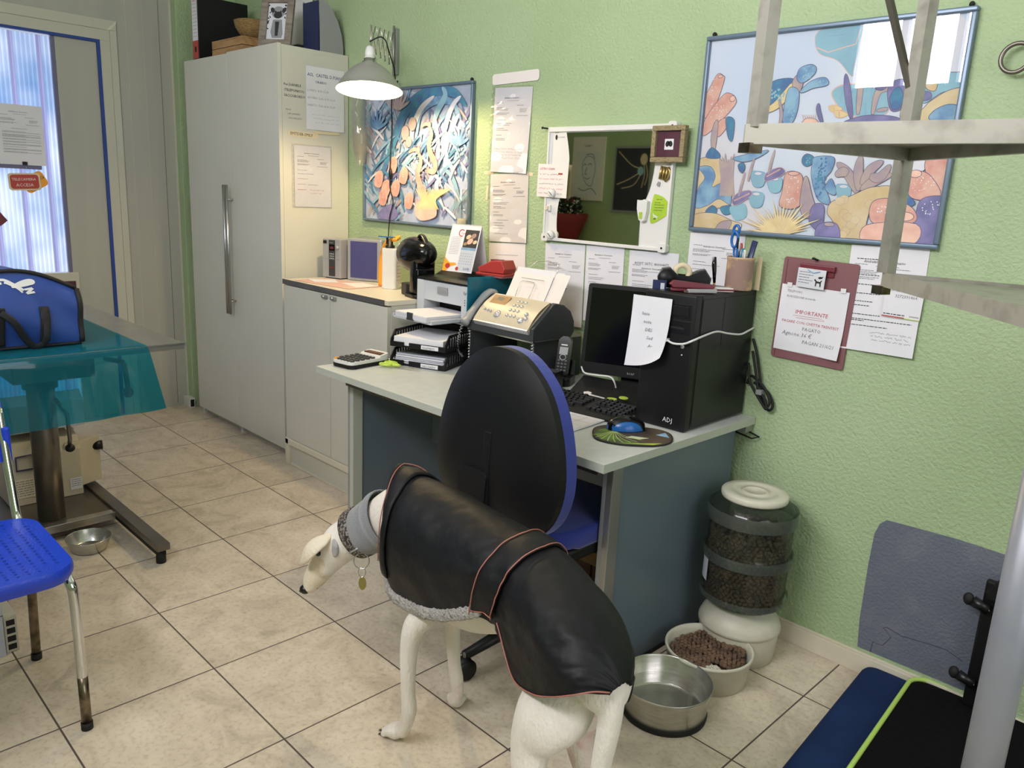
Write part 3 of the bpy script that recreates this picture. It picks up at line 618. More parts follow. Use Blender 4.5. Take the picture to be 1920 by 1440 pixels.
# cup dispenser tube
t = thing('cup_dispenser', 'clear plastic cup dispenser tube on the wall between wardrobe and seahorse poster', 'cup dispenser', (1.12, -0.045, 1.65))
g = G(); TC = (1.115, -0.078, 0)
g.lathe([(0.037, 1.90), (0.038, 1.84), (0.041, 1.83), (0.041, 1.76), (0.048, 1.75), (0.050, 1.62), (0.047, 1.58), (0.042, 1.56)], 'clear_cup', c=TC, seg=28); g.box2((1.035, -.075, 1.62), (1.05, -.001, 1.84), 'clear_cup'); g.box2((1.035, -.08, 1.62), (1.08, -.075, 1.84), 'clear_cup'); g.obj('tube', t)
ORD9 = ('lowest', 'second from the bottom', 'third from the bottom', 'fourth from the bottom', 'middle one', 'fourth from the top', 'third from the top', 'second from the top', 'uppermost')
ORD5 = ('lowest', 'second from the bottom', 'middle one', 'second from the top', 'uppermost')
for k in range(9):
    g = G(); z = 1.50+0.013*k; g.lathe([(0.023, z), (0.036, z+.075), (0.0375, z+.076)], 'clear_cup', c=TC, seg=24); g.obj('plastic_cup', label='clear plastic cup in the dispenser tube, %s of the nested stack' % ORD9[k], cat='cup', group='cups nested in the dispenser tube')

# ------------------------------------------------------------------ posters
def pic(px, py): p = at(px, py, 1, 0); return (p.x, p.z)
WF = frame((0, 0, 0), (1, 0, 0), (0, 0, 1))
def picture_frame_thing(name, label, x0, z0, x1, z1, fw, art, depth=0.022):
    t = thing(name, label, 'poster', ((x0+x1)/2, 0, z0))
    g = G(); g.at(WF)
    for a, b in (((x0, z1-fw), (x1, z1)), ((x0, z0), (x1, z0+fw)), ((x0, z0+fw), (x0+fw, z1-fw)), ((x1-fw, z0+fw), (x1, z1-fw))): g.box2((a[0], a[1], 0.002), (b[0], b[1], depth), 'frame_blue_grey', bev=0.004, seg=3)
    g.obj('frame', t)
    g = G(); g.at(WF); g.box2((x0+fw*.6, z0+fw*.6, 0.002), (x1-fw*.6, z1-fw*.6, 0.008), 'art_paper_sky'); art(g, x0+fw, z0+fw, x1-fw, z1-fw); g.obj('printed_picture', t)
    g = G(); g.at(WF); g.rect(x0+fw*.8, z0+fw*.8, x1-fw*.8, z1-fw*.8, 0.0135, 'picture_glass'); g.obj('glass_pane', t)
    for x in (x0+.02, x1-.02):
        g = G(); g.at(WF); g.ell((x, z1+.006, .008), (.007, .008, .008), 'black_rubber', u=10, v=8); g.obj('hook', t)
    return t
def clip_poly(poly, x0, y0, x1, y1):
    def cut(P, ins, inter):
        out = []
        for i in range(len(P)):
            a, b = P[i-1], P[i]
            if ins(b):
                if not ins(a): out.append(inter(a, b))
                out.append(b)
            elif ins(a): out.append(inter(a, b))
        return out
    def ix(v): return lambda a, b: (v, a[1]+(b[1]-a[1])*(v-a[0])/(b[0]-a[0]))
    def iy(v): return lambda a, b: (a[0]+(b[0]-a[0])*(v-a[1])/(b[1]-a[1]), v)
    for ins, inter in ((lambda p: p[0] >= x0, ix(x0)), (lambda p: p[0] <= x1, ix(x1)), (lambda p: p[1] >= y0, iy(y0)), (lambda p: p[1] <= y1, iy(y1))):
        poly = cut(poly, ins, inter)
        if len(poly) < 3: return []
    return poly
class Art:
    def __init__(s, g, x0, z0, x1, z1): s.g = g; s.b = (x0, z0, x1, z1); s.z = 0.0082
    def shape(s, pts, m, line='art_line', smooth=True, lw=0.0016):
        P = pts
        if smooth and len(pts) > 3:
            Q = cr([pts[-1]]+list(pts)+[pts[0], pts[1]], 5); P = Q[5:-5]
        P = clip_poly(P, *s.b); s.z += 0.00003
        if len(P) < 3: return
        clean = [P[0]]
        for p in P[1:]:
            if math.hypot(p[0]-clean[-1][0], p[1]-clean[-1][1]) > 1e-4: clean.append(p)
        try: s.g.flat(clean, s.z, m)
        except Exception: pass
        if line: s.line(clean+[clean[0]], line, lw)
    def line(s, pts, m='art_line', lw=0.0014):
        P = [(min(max(x, s.b[0]), s.b[2]), min(max(y, s.b[1]), s.b[3])) for x, y in pts]; s.z += 0.00002; s.g.stroke(P, lw, m, s.z)
    def ribbon(s, pts, w, m, line='art_line', lw=0.0012):
        C = cr(pts, 6); n = len(C); L_, R_ = [], []
        for i, p in enumerate(C):
            a, b = C[max(i-1, 0)], C[min(i+1, n-1)]; dx, dy = b[0]-a[0], b[1]-a[1]; l = math.hypot(dx, dy) or 1
            ww = w*(math.sin(PI*min(1, (i+1)/(n)))**0.6)/2+0.0006; L_.append((p[0]-dy/l*ww, p[1]+dx/l*ww)); R_.append((p[0]+dy/l*ww, p[1]-dx/l*ww))
        s.shape(L_+R_[::-1], m, line, smooth=False, lw=lw)
    def dots(s, cx, cy, rx, ry, n, r, m):
        for k in range(n):
            a = random.uniform(0, 2*PI); q = math.sqrt(random.random()); x, y = cx+rx*q*math.cos(a), cy+ry*q*math.sin(a)
            if s.b[0]+r < x < s.b[2]-r and s.b[1]+r < y < s.b[3]-r: s.z += 0.000002; s.g.flat(ellipse(r, r*random.uniform(.6, 1.3), 7, x, y, a), s.z, m)
def c4(*q): return [pic(1260+.3472*x, .3472*y) for x, y in q]
def reef_art(g, *b):
    A = Art(g, *b); sh = A.shape
    sh(c4((210, 690), (330, 640), (430, 900), (470, 1250), (110, 1250), (130, 900)), 'art_pale', None)
    sh(c4((780, 200), (830, 155), (930, 140), (1035, 140), (1020, 240), (990, 370), (975, 415), (900, 330), (800, 290)), 'art_teal', 'art_pink'); A.line(c4((790, 260), (850, 285), (930, 260), (1000, 240), (1025, 160)), 'art_pink', .003); A.line(c4((830, 200), (930, 190), (1020, 150)), 'art_blue', .0012)
    sh(c4((870, 520), (885, 480), (960, 455), (1100, 460), (1180, 470), (1170, 610), (1050, 640), (930, 600)), 'art_teal', 'art_pink', lw=.003)
    for k in range(8): A.line(c4((900+30*k, 620), (935+25*k, 460)), 'art_blue', .0009)
    sh(c4((1230, 130), (1590, 100), (1570, 420), (1180, 440)), 'art_pale', None)
    A.ribbon(c4((1010, 620), (1025, 460), (1020, 380)), .016, 'art_stone'); A.ribbon(c4((975, 640), (955, 500), (945, 400)), .018, 'art_violet'); A.ribbon(c4((1090, 620), (1120, 500), (1190, 470), (1240, 430)), .018, 'art_stone'); A.ribbon(c4((1170, 590), (1110, 600)), .01, 'art_stone')
    A.ribbon(c4((1360, 420), (1400, 300), (1430, 120)), .022, 'art_deep'); A.ribbon(c4((1180, 440), (1200, 300), (1230, 120)), .02, 'art_stone')
    sh(c4((1170, 500), (1195, 445), (1260, 430), (1300, 470), (1260, 580), (1190, 600)), 'art_violet'); sh(c4((1185, 520), (1230, 470), (1255, 520), (1240, 580), (1195, 590)), 'art_deep')
    sh(c4((1330, 420), (1600, 395), (1585, 490), (1470, 500), (1370, 560), (1330, 520)), 'art_teal'); sh(c4((1255, 570), (1340, 600), (1400, 550), (1500, 490), (1590, 480), (1570, 560), (1460, 590), (1400, 660), (1250, 660)), 'art_sand'); sh(c4((1350, 500), (1400, 500), (1405, 535), (1350, 545)), 'art_violet'); sh(c4((1400, 650), (1420, 600), (1500, 565), (1570, 585), (1560, 660)), 'art_blue')
    sh(c4((1380, 430), (1440, 410), (1430, 490), (1380, 480)), 'art_sand')
    # striped fish
    sh(c4((1075, 440), (1130, 430), (1190, 400), (1195, 440), (1140, 490), (1085, 470)), 'art_violet')
    for k in range(4): A.line(c4((1090+24*k, 445-6*k), (1100+24*k, 480-8*k)), 'art_white', .003)
    for x, y in ((890, 590), (920, 620)): sh(c4((x-35, y-15), (x, y-20), (x+38, y), (x, y+18), (x-30, y+10)), 'art_straw', 'art_coral'); A.line(c4((x-10, y-15), (x-8, y+14)), 'art_coral', .003)
    # left corals
    sh(c4((255, 402), (285, 410), (290, 440), (235, 590), (185, 640), (175, 560), (215, 470)), 'art_coral'); sh(c4((320, 505), (352, 530), (345, 575), (250, 680), (180, 735), (170, 690), (215, 600), (285, 515)), 'art_coral'); sh(ellipse(.009, .005, 12, *c4((270, 415))[0]), 'art_pink'); sh(ellipse(.01, .009, 12, *c4((335, 535))[0]), 'art_pink')
    A.dots(*c4((230, 500))[0], .012, .04, 16, .0016, 'art_white'); A.dots(*c4((260, 610))[0], .03, .03, 26, .0016, 'art_white')
    sh(c4((270, 650), (310, 640), (310, 680), (260, 740), (240, 700)), 'art_coral'); sh(c4((300, 640), (345, 650), (335, 760), (310, 740)), 'art_deep')
    sh(c4((160, 860), (260, 850), (310, 960), (330, 1030), (320, 1110), (240, 1130), (180, 1170), (120, 1160), (130, 920)), 'art_sand'); sh(c4((235, 670), (258, 655), (250, 760), (232, 840), (218, 760)), 'art_stone'); sh(c4((192, 850), (222, 798), (265, 830), (262, 856)), 'art_deep')
    sh(c4((155, 905), (215, 900), (243, 950), (225, 1010), (280, 990), (325, 1040), (322, 1105), (262, 1075), (200, 1110), (135, 1120), (150, 1020), (185, 960)), 'art_blue'); sh(c4((190, 1140), (225, 1110), (252, 1130), (240, 1160), (200, 1165)), 'art_deep')
    sh(c4((270, 1120), (330, 1110), (330, 1150), (290, 1160)), 'art_deep'); sh(c4((112, 1255), (120, 1165), (230, 1150), (330, 1190), (385, 1215), (330, 1262)), 'art_sand'); sh(c4((240, 1250), (270, 1200), (330, 1195), (300, 1255)), 'art_stone'); sh(c4((320, 1120), (400, 1100), (410, 1170), (350, 1190)), 'art_teal', None)
    for k in range(6): A.ribbon(c4((270+14*k, 1060), (280+10*k, 960), (265+16*k, 860-15*(k % 3))), .012, 'art_stone', None)
    # turtles
    sh(c4((425, 610), (440, 555), (500, 480), (570, 435), (650, 425), (670, 445), (650, 500), (590, 560), (510, 605), (430, 640)), 'art_deep'); sh(c4((430, 642), (432, 620), (540, 570), (600, 510), (655, 450), (690, 462), (640, 530), (570, 595), (480, 625)), 'art_straw')
    sh(c4((660, 440), (690, 405), (722, 425), (700, 495), (665, 490)), 'art_stone'); sh(c4((682, 420), (700, 372), (755, 350), (787, 365), (780, 400), (735, 440), (700, 450)), 'art_blue'); sh(c4((700, 495), (760, 440), (830, 420), (855, 445), (840, 466), (770, 480), (718, 502)), 'art_blue'); sh(c4((640, 480), (692, 490), (690, 580), (665, 655), (630, 680), (605, 655), (612, 590)), 'art_blue')
    A.dots(*c4((745, 395))[0], .02, .018, 16, .0026, 'art_teal'); A.dots(*c4((655, 590))[0], .01, .035, 18, .0026, 'art_teal'); A.dots(*c4((800, 450))[0], .024, .008, 12, .0022, 'art_teal'); A.dots(*c4((550, 520))[0], .04, .02, 26, .0035, 'art_teal')
    A.ribbon(c4((590, 690), (600, 620), (590, 540)), .01, 'art_stone')
    sh(c4((710, 665), (740, 640), (790, 650), (800, 690), (715, 690)), 'art_pink')
    for k in range(7): A.line(c4((720+10*k, 650), (712+12*k, 622)), 'art_coral', .0016)
    sh(c4((960, 650), (1060, 625), (1200, 630), (1240, 660), (960, 665)), 'art_violet'); A.ribbon(c4((820, 670), (800, 600), (800, 560)), .012, 'art_violet')
    sh(c4((340, 855), (430, 830), (525, 812), (512, 832), (440, 868), (380, 875)), 'art_blue'); sh(c4((715, 850), (740, 832), (775, 850), (765, 885), (735, 900), (712, 882)), 'art_deep')
    sh(c4((780, 850), (882, 850), (872, 920), (832, 980), (862, 1085), (845, 1105), (792, 1070), (762, 960), (765, 890)), 'art_blue'); A.dots(*c4((815, 950))[0], .016, .07, 40, .0034, 'art_deep'); A.dots(*c4((745, 865))[0], .008, .01, 8, .0022, 'art_teal')
    sh(c4((835, 1010), (870, 965), (895, 1030), (885, 1055), (850, 1040)), 'art_blue')
    # cup corals, fish
    for x, y in ((470, 960), (560, 990), (460, 1070), (930, 1030)): sh(c4((x-35, y-25), (x, y-35), (x+45, y-20), (x+30, y+45), (x-20, y+45)), 'art_teal', 'art_blue'); sh([(p[0], p[1]) for p in ellipse(.013, .005, 14, *c4((x+5, y-22))[0])], 'art_pale', 'art_blue')
    sh(c4((508, 970), (525, 930), (590, 905), (617, 922), (600, 950), (535, 978)), 'art_violet', 'art_coral'); sh(c4((335, 1085), (362, 1045), (425, 1028), (442, 1050), (400, 1085), (350, 1110)), 'art_violet', 'art_coral'); sh(c4((368, 890), (395, 880), (405, 905), (390, 935), (372, 920)), 'art_deep'); A.line(c4((520, 955), (595, 915)), 'art_coral', .004); A.line(c4((345, 1085), (430, 1045)), 'art_coral', .004)
    for x, y in ((380, 1000), (430, 920), (540, 880)): A.ribbon(c4((x-10, y+60), (x+5, y), (x+25, y-70)), .008, 'art_stone', None)
    sh(c4((620, 945), (650, 925), (700, 935), (716, 970), (712, 1060), (700, 1110), (650, 1130), (590, 1110), (605, 1030)), 'art_coral'); sh(ellipse(.018, .006, 16, *c4((668, 938))[0]), 'art_pink'); A.dots(*c4((655, 1020))[0], .022, .05, 34, .0016, 'art_white')
    sh(c4((715, 985), (740, 955), (765, 1050), (785, 1140), (730, 1180), (700, 1120)), 'art_stone'); sh(c4((750, 1200), (770, 1110), (825, 1105), (830, 1170), (810, 1250)), 'art_violet')
    for pts in (((1010, 1040), (960, 940), (900, 880)), ((1020, 1030), (1015, 930), (1030, 840)), ((1035, 1000), (1080, 920), (1150, 870)), ((1030, 1030), (1100, 980), (1200, 940)), ((1080, 950), (1130, 960), (1190, 890)), ((960, 940), (930, 930), (890, 950))): A.ribbon(c4(*pts), .026, 'art_stone')
    sh(c4((848, 1150), (872, 1090), (960, 1065), (1060, 1020), (1120, 1008), (1195, 1010), (1190, 1080), (1090, 1130), (1060, 1200), (1040, 1310), (900, 1300), (880, 1200)), 'art_sand')
    for k in range(14): x, y = random.uniform(890, 1120), random.uniform(1060, 1290); sh(ellipse(.014, .012, 14, *c4((min(x, 900+(1300-y)*.9), y))[0]), 'art_sand', 'art_stone', lw=.0008)
    sh(c4((1220, 950), (1268, 940), (1292, 1050), (1322, 1095), (1290, 1115), (1240, 1090)), 'art_deep'); sh(c4((1280, 900), (1400, 850), (1370, 920), (1300, 940)), 'art_pale', None)
    sh(c4((1380, 865), (1420, 845), (1490, 840), (1512, 880), (1500, 1000), (1462, 1060), (1420, 1000), (1378, 925)), 'art_coral'); sh(c4((1282, 955), (1325, 925), (1400, 945), (1462, 1050), (1385, 1082), (1292, 1060)), 'art_coral'); sh(ellipse(.016, .01, 14, *c4((1325, 940))[0]), 'art_pink'); A.dots(*c4((1370, 1000))[0], .03, .03, 24, .0015, 'art_white')
    sh(c4((1325, 1160), (1360, 1075), (1465, 1060), (1500, 1110), (1470, 1330), (1310, 1330)), 'art_violet'); A.dots(*c4((1410, 1120))[0], .025, .02, 20, .0017, 'art_white')
    sh(c4((1090, 1095), (1180, 1072), (1290, 1110), (1332, 1165), (1310, 1205), (1200, 1230), (1085, 1195)), 'art_coral'); sh(ellipse(.022, .012, 16, *c4((1270, 1170))[0]), 'art_pink'); A.dots(*c4((1170, 1130))[0], .03, .015, 24, .0016, 'art_white'); sh(c4((1060, 1215), (1330, 1210), (1310, 1320), (1050, 1320)), 'art_pink')
    sh(c4((790, 1290), (800, 1215), (880, 1200), (915, 1240), (905, 1320)), 'art_violet'); sh(ellipse(.016, .006, 14, *c4((860, 1212))[0]), 'art_stone')
    for k in range(26):
        a = R(8+164*k/25); r = random.uniform(150, 235)*(1 if k % 3 else .75); bx, by = 590, 1262
        tip = (bx+r*math.cos(a)*1.05, by-r*math.sin(a)*.95); nx, ny = -math.sin(a)*11, -math.cos(a)*11
        sh(c4((bx+nx, by+ny), tip, (bx-nx, by-ny)), random.choice(('art_straw', 'art_straw', 'art_sand')), 'art_sand', smooth=False, lw=.0009)
picture_frame_thing('reef_poster', 'large framed poster of sea turtles over a coral reef behind the metal shelf', 2.984, 0.632+.002, 3.770, 1.252, 0.013, lambda g, *b: None) if False else None
x0, z0 = 2.982, 1.307; x1, z1 = 3.771, 1.919
picture_frame_thing('reef_poster', 'large framed poster of sea turtles over a coral reef', x0, z0, x1, z1, 0.013, reef_art)
def c2(*q): return [pic(320+x/3, y/3) for x, y in q]
def seahorse_art(g, *b):
    A = Art(g, *b); sh = A.shape; rb = A.ribbon
    g.rect(b[0], b[1], b[2], b[3], .00815, 'art_mist')
    for k in range(150):
        x = random.uniform(1110, 1700); y = random.uniform(620, 1260); a = random.uniform(-1.0, 1.0); l = random.uniform(70, 190)
        rb(c2((x, y), (x+l*.45*math.sin(a), y-l*.5), (x+l*.9*math.sin(a*1.3), y-l)), random.uniform(.008, .018), random.choice(('art_deep', 'art_blue', 'art_teal', 'art_mist', 'art_pale', 'art_stone', 'art_violet')), 'art_line', .0006)
    for pts, w_, m in ((((1200, 1000), (1260, 820), (1330, 640), (1420, 540), (1520, 490)), .055, 'art_deep'), (((1350, 700), (1400, 600), (1480, 530), (1600, 520), (1680, 600)), .05, 'art_deep'), (((1400, 760), (1420, 640), (1500, 570), (1600, 580), (1650, 680)), .035, 'art_blue'),
        (((1390, 900), (1370, 760), (1420, 620), (1500, 540)), .035, 'art_white'), (((1480, 760), (1510, 640), (1560, 540), (1540, 490)), .035, 'art_teal'), (((1540, 900), (1560, 720), (1600, 600), (1650, 540)), .03, 'art_white'), (((1620, 980), (1560, 860), (1600, 720), (1640, 640)), .032, 'art_pale'),
        (((1430, 1100), (1500, 960), (1520, 820), (1500, 640)), .03, 'art_white'), (((1560, 1200), (1510, 1050), (1560, 930), (1540, 820)), .03, 'art_pale'), (((1640, 1120), (1600, 1000), (1540, 940)), .022, 'art_teal')): rb(c2(*pts), w_, m)
    for k in range(110):
        x = random.uniform(1120, 1690); y = random.uniform(820, 1240) if k % 3 else random.uniform(540, 900)
        a = random.uniform(-1.2, 1.2); l = random.uniform(50, 130); m = random.choice(('art_deep', 'art_blue', 'art_teal', 'art_pale', 'art_violet', 'art_white'))
        if 1230 < x < 1600 and y < 850: continue
        rb(c2((x, y), (x+l*.5*math.sin(a), y-l*.5), (x+l*math.sin(a*1.5), y-l)), random.uniform(.008, .016), m, 'art_line', .0006)
    for cx, cy in ((1180, 670), (1300, 560), (1640, 760), (1260, 1190)):
        for k in range(7): a = -PI/2+(k-3)*.38; rb(c2((cx, cy+60), (cx+40*math.cos(a), cy+60+60*math.sin(a)), (cx+70*math.cos(a), cy+60+115*math.sin(a))), .014, 'art_blue' if cx != 1300 else 'art_stone', 'art_line', .0007)
    for cx, cy, r in ((1380, 700, 34), (1340, 750, 36), (1360, 800, 28)): sh(ellipse(r*.00085, r*.0009, 18, *c2((cx, cy))[0]), 'art_stone')
    def horse(x, y, s_, d=1):
        body = [(x, y), (x+8*s_*d, y+40*s_), (x-6*s_*d, y+90*s_), (x+4*s_*d, y+140*s_), (x+26*s_*d, y+185*s_), (x+20*s_*d, y+225*s_), (x-10*s_*d, y+222*s_), (x-6*s_*d, y+200*s_)]
        rb(c2(*body), .03*s_, 'art_coral'); rb(c2((x+2*d, y-6*s_), (x-22*s_*d, y-14*s_), (x-46*s_*d, y+2*s_)), .014*s_, 'art_coral'); sh(ellipse(.011*s_, .012*s_, 14, *c2((x-4*d, y-10*s_))[0]), 'art_coral')
        for k in range(9): A.line(c2((x-10*s_, y+(20+16*k)*s_), (x+14*s_, y+(16+16*k)*s_)), 'art_pink', .0022)
        for k in range(4): A.line(c2((x+6*k*d-6, y-20*s_), (x+9*k*d-8, y-40*s_)), 'art_coral', .002)
    horse(1480, 715, 1.1); horse(1418, 860, 1.3)
    for x, y in ((1190, 1010), (1230, 1060), (1270, 930), (1330, 990), (1360, 1130), (1215, 1110), (1285, 1060)): sh(c2((x-22, y+30), (x-14, y-30), (x+16, y-46), (x+26, y-8), (x+10, y+44)), 'art_coral', 'art_pink'); A.dots(*c2((x, y))[0], .008, .014, 7, .0016, 'art_white')
    sh(c2((1400, 1150), (1450, 1110), (1510, 1160), (1510, 1220), (1430, 1240), (1395, 1200)), 'art_pink', 'art_stone'); sh(c2((1190, 1200), (1260, 1150), (1300, 1210), (1260, 1245), (1200, 1240)), 'art_violet')
    for k in range(18): rb(c2((1410+7*k, 1180), (1430+5*k, 1120), (1400+12*k, 1060)), .006, 'art_straw', None)
x0, z0 = 1.055, 1.236; x1, z1 = 1.860, 1.856
picture_frame_thing('seahorse_poster', 'framed poster of pink seahorses among blue seaweed, below the lamp', x0, z0, x1, z1, 0.012, seahorse_art)
# small clear cup holder on the poster's lower right corner
t = thing('cup_holder', 'small clear plastic holder hanging at the lower right of the seahorse poster', 'holder', (1.82, -0.03, 1.25))
c_ = at(866, 395, 1, -0.045)
g = G(); g.lathe([(0.022, -0.075), (0.024, -0.03), (0.034, -0.02), (0.036, 0.03), (0.030, 0.06), (0.026, 0.09)], 'clear_cup', c=c_, seg=24); g.obj('tube', t)
g = G(); g.lathe([(0, -0.078), (0.017, -0.078), (0.020, -0.035), (0, -0.034)], 'tape', c=c_, seg=20); g.obj('cup', t)

# ------------------------------------------------------------------ pocketed letters in a column on the wall
def wpage(name, label, cat, tl, tr, bl, **k):
    "page on the green wall from its upper-left, upper-right and lower-left corners in the photo"
    a, b, c = (at(*q, 1, 0) for q in (tl, tr, bl))
    w_ = (b-a).length; h_ = (c-a).length; rot = math.degrees(math.atan2(b.z-a.z, b.x-a.x))
    M = WALL(a.x, a.z, 0, rot) @ Matrix.Translation((0, -h_, 0))
    return page(name, label, cat, M, w_, h_, **k), M, w_, h_
g = G(); g.at(WALL(1.965, 1.832, 0, 1)); g.prism(rrect(0.265, 0.042, 0.012), 0.003, 'paper_warm', M=Matrix.Translation((.132, .02, .002))); g.obj('paper_strip', label='blank cream strip stuck on the wall above the upper pocketed letter', cat='paper strip')
LET = HEAD+[(0.62, .1, .34), (0.58, .1, .5), (0.56, .1, .45), (0.52, .1, .3), (0.5, .1, .42), (0.44, .1, .25), (0.40, .1, .36), (0.385, .1, .36)]
def ex(g, w, h):
    for k in range(4): g.scrawl(w*.08, h*(.27-.035*k), w*.85, .007, 'ink_pale')
o, M, w_, h_ = wpage('pocketed_letter', 'letter in a shiny clear pocket, upper one of the column beside the seahorse poster', 'document', (930, 165), (1000, 162), (924, 322), rows=LET, extra=ex, curl=0.004); pocket(o, M, w_, h_)
o, M, w_, h_ = wpage('pocketed_letter', 'letter in a clear pocket directly under the shiny one in the column', 'document', (921, 327), (992, 325), (918, 452), rows=LET+[(.32, .2, .5), (.28, .1, .36), (.24, .14, .4), (.2, .1, .36), (.12, .14, .5)], m='paper_warm', curl=0.003); pocket(o, M, w_, h_)
o, M, w_, h_ = wpage('pocketed_letter', 'blank-looking pale sheet hanging lowest in the column, behind the red hole punch', 'document', (918, 455), (986, 457), (914, 600), rows=[(.85, .2, .8)], hdr=None, m='paper_warm', curl=0.004)
for x, z, r_, lab in ((1.96, 1.483, 2, 'short strip of yellowed tape left of the joint between the two pocketed letters'), (2.19, 1.482, -6, 'short strip of yellowed tape right of the joint between the two pocketed letters'), (1.955, 1.40, 86, 'vertical strip of yellowed tape at the left edge of the second pocketed letter')):
    g = G(); g.at(WALL(x, z, 0, r_)); g.box2((-0.03, -0.007, 0.0005), (0.03, 0.007, 0.0012), 'tape'); g.obj('tape_strip', label=lab, cat='tape')

# ------------------------------------------------------------------ white magnetic board with a mirror
t = thing('mirror_board', 'white wavy-edged magnetic board with a mirror in the middle, hung on the green wall', 'mirror', (2.6, 0, 1.226))
BX0, BX1, BZ0, BZ1 = 2.308, 2.897, 1.228, 1.657
g = G(); g.at(WF); g.box2((BX0+.004, BZ0+.004, 0.002), (BX1-.004, BZ1-.004, 0.012), 'white_enamel'); g.obj('board', t)
g = G(); g.at(WF)
for a, b in (((BX0, BZ1-.018), (BX1, BZ1)), ((BX0, BZ0), (BX1, BZ0+.012)), ((BX0, BZ0+.012), (BX0+.008, BZ1-.018)), ((BX1-.008, BZ0+.012), (BX1, BZ1-.018))): g.box2((a[0], a[1], 0.002), (b[0], b[1], 0.020), 'white_enamel', bev=0.002)
for x, z in ((BX0+.014, BZ0+.012), (BX1-.014, BZ0+.012), (BX1-.014, BZ1-.008)): g.prism(rrect(.034, .03, .008), .022, 'white_enamel', M=Matrix.Translation((x, z, .002))); g.cyl((x, z, .023), (x, z, .0255), .004, 'black_rubber', 10)
g.obj('frame', t)
def P1(*q): return [pic(x, y) for x, y in q]
mir = cr(P1((1067, 249), (1072, 300), (1064, 345), (1052, 380), (1048, 420), (1050, 449)), 6)+cr(P1((1201, 464), (1203, 430), (1207, 395), (1224, 350), (1233, 300), (1233, 256), (1226, 245)), 6)
g = G(); g.at(WF); g.flat(mir, 0.0138, 'mirror'); g.prism(mir, 0.0016, 'alu_matte', z0=0.012); g.obj('mirror_glass', t)
g = G(); g.at(WF); x_, z_ = pic(1048, 252); g.text('ASSIST', x_-.008, z_+.003, .008, 'ink', z=.0126); g.flat(ellipse(.006, .01, 14, x_, z_-.012), .0126, 'black_rubber'); g.text('vet smart', x_+.009, z_-.014, .009, 'ink_soft', z=.0126); g.obj('printed_mark', t)
g = G(); x_, z_ = pic(1027, 241); g.cyl((x_, -.03, z_), (x_, 0, z_), .003, 'black_rubber', 8); g.ell((x_, -.03, z_), (.005, .004, .005), 'black_rubber', u=8, v=6); g.obj('nail', label='black nail in the wall at the upper left corner of the mirror board', cat='nail')
def ex(g, w, h):
    g.text('LISTINO ESAMI', .01, h-.022, .012, 'ink_red')
    g.box2((w-.05, h-.038, 0), (w-.028, h-.032, .0004), 'red_plastic')
    for k in range(5): g.scrawl(.01, h-.042-.018*k, w-.02, .007, 'ink_red' if k % 2 else 'ink_blue')
p_ = at(1010, 307, 1, -.022)
page('pink_note', 'pale pink handwritten note held on the left edge of the mirror board', 'note', WALL(p_.x, p_.z-.125, -.022, -1), .158, .125, hdr=None, extra=ex, lift=.001, m='paper_warm')
for k, (px, py, lab) in enumerate(((1041, 363, 'round white magnet with slot, pinning the pink note'), (1037, 440, 'round white magnet with slot at the lower left corner of the mirror board'))):
    x_, z_ = pic(px, py); g = G(); g.at(WALL(x_+.01, z_, 0)); y_ = .026 if k == 0 else .021; g.lathe([(0, y_+.014), (.013, y_+.014), (.0155, y_+.011), (.0165, y_), (0, y_)], 'white_plastic', seg=24); g.box2((-.011, -.0012, y_+.0135), (.011, .0012, y_+.0146), 'black_rubber', M=Matrix.Rotation(R(-40), 4, 'Z')); g.obj('magnet', label=lab, cat='magnet')
x_, z_ = pic(1034, 390); g = G(); g.at(WALL(x_, z_, 0)); g.box2((-.006, -.012, .013), (.012, .012, .022), 'white_plastic', bev=.002); g.box2((-.008, -.007, .022), (.004, .007, .028), 'tape', bev=.001); g.obj('magnetic_hook', label='small white magnetic hook between the two round magnets', cat='hook')
# miniature in a golden frame hung over the board's corner
t = thing('miniature_frame', 'tiny golden frame with a wine-coloured mount and black butterfly on the board corner', 'picture frame', (2.886, -.03, 1.525))
x0, x1, z0, z1 = 2.817, 2.950, 1.528, 1.648
g = G(); g.at(WF)
for a, b in (((x0, z1-.017), (x1, z1)), ((x0, z0), (x1, z0+.017)), ((x0, z0+.017), (x0+.017, z1-.017)), ((x1-.017, z0+.017), (x1, z1-.017))): g.box2((a[0], a[1], .024), (b[0], b[1], .046), 'frame_gold', bev=.003)
g.obj('frame', t)
g = G(); g.at(WF); g.box2((x0+.01, z0+.01, .028), (x1-.01, z1-.01, .034), 'burgundy'); mx_, mz_ = (x0+x1)/2, (z0+z1)/2; g.rect(mx_-.018, mz_-.018, mx_+.018, mz_+.017, .0346, 'paper')
for s_ in (-1, 1): g.flat(ellipse(.008, .010, 12, mx_+s_*.006, mz_+.001, s_*.3), .0352, 'black_rubber')
g.obj('butterfly_picture', t)
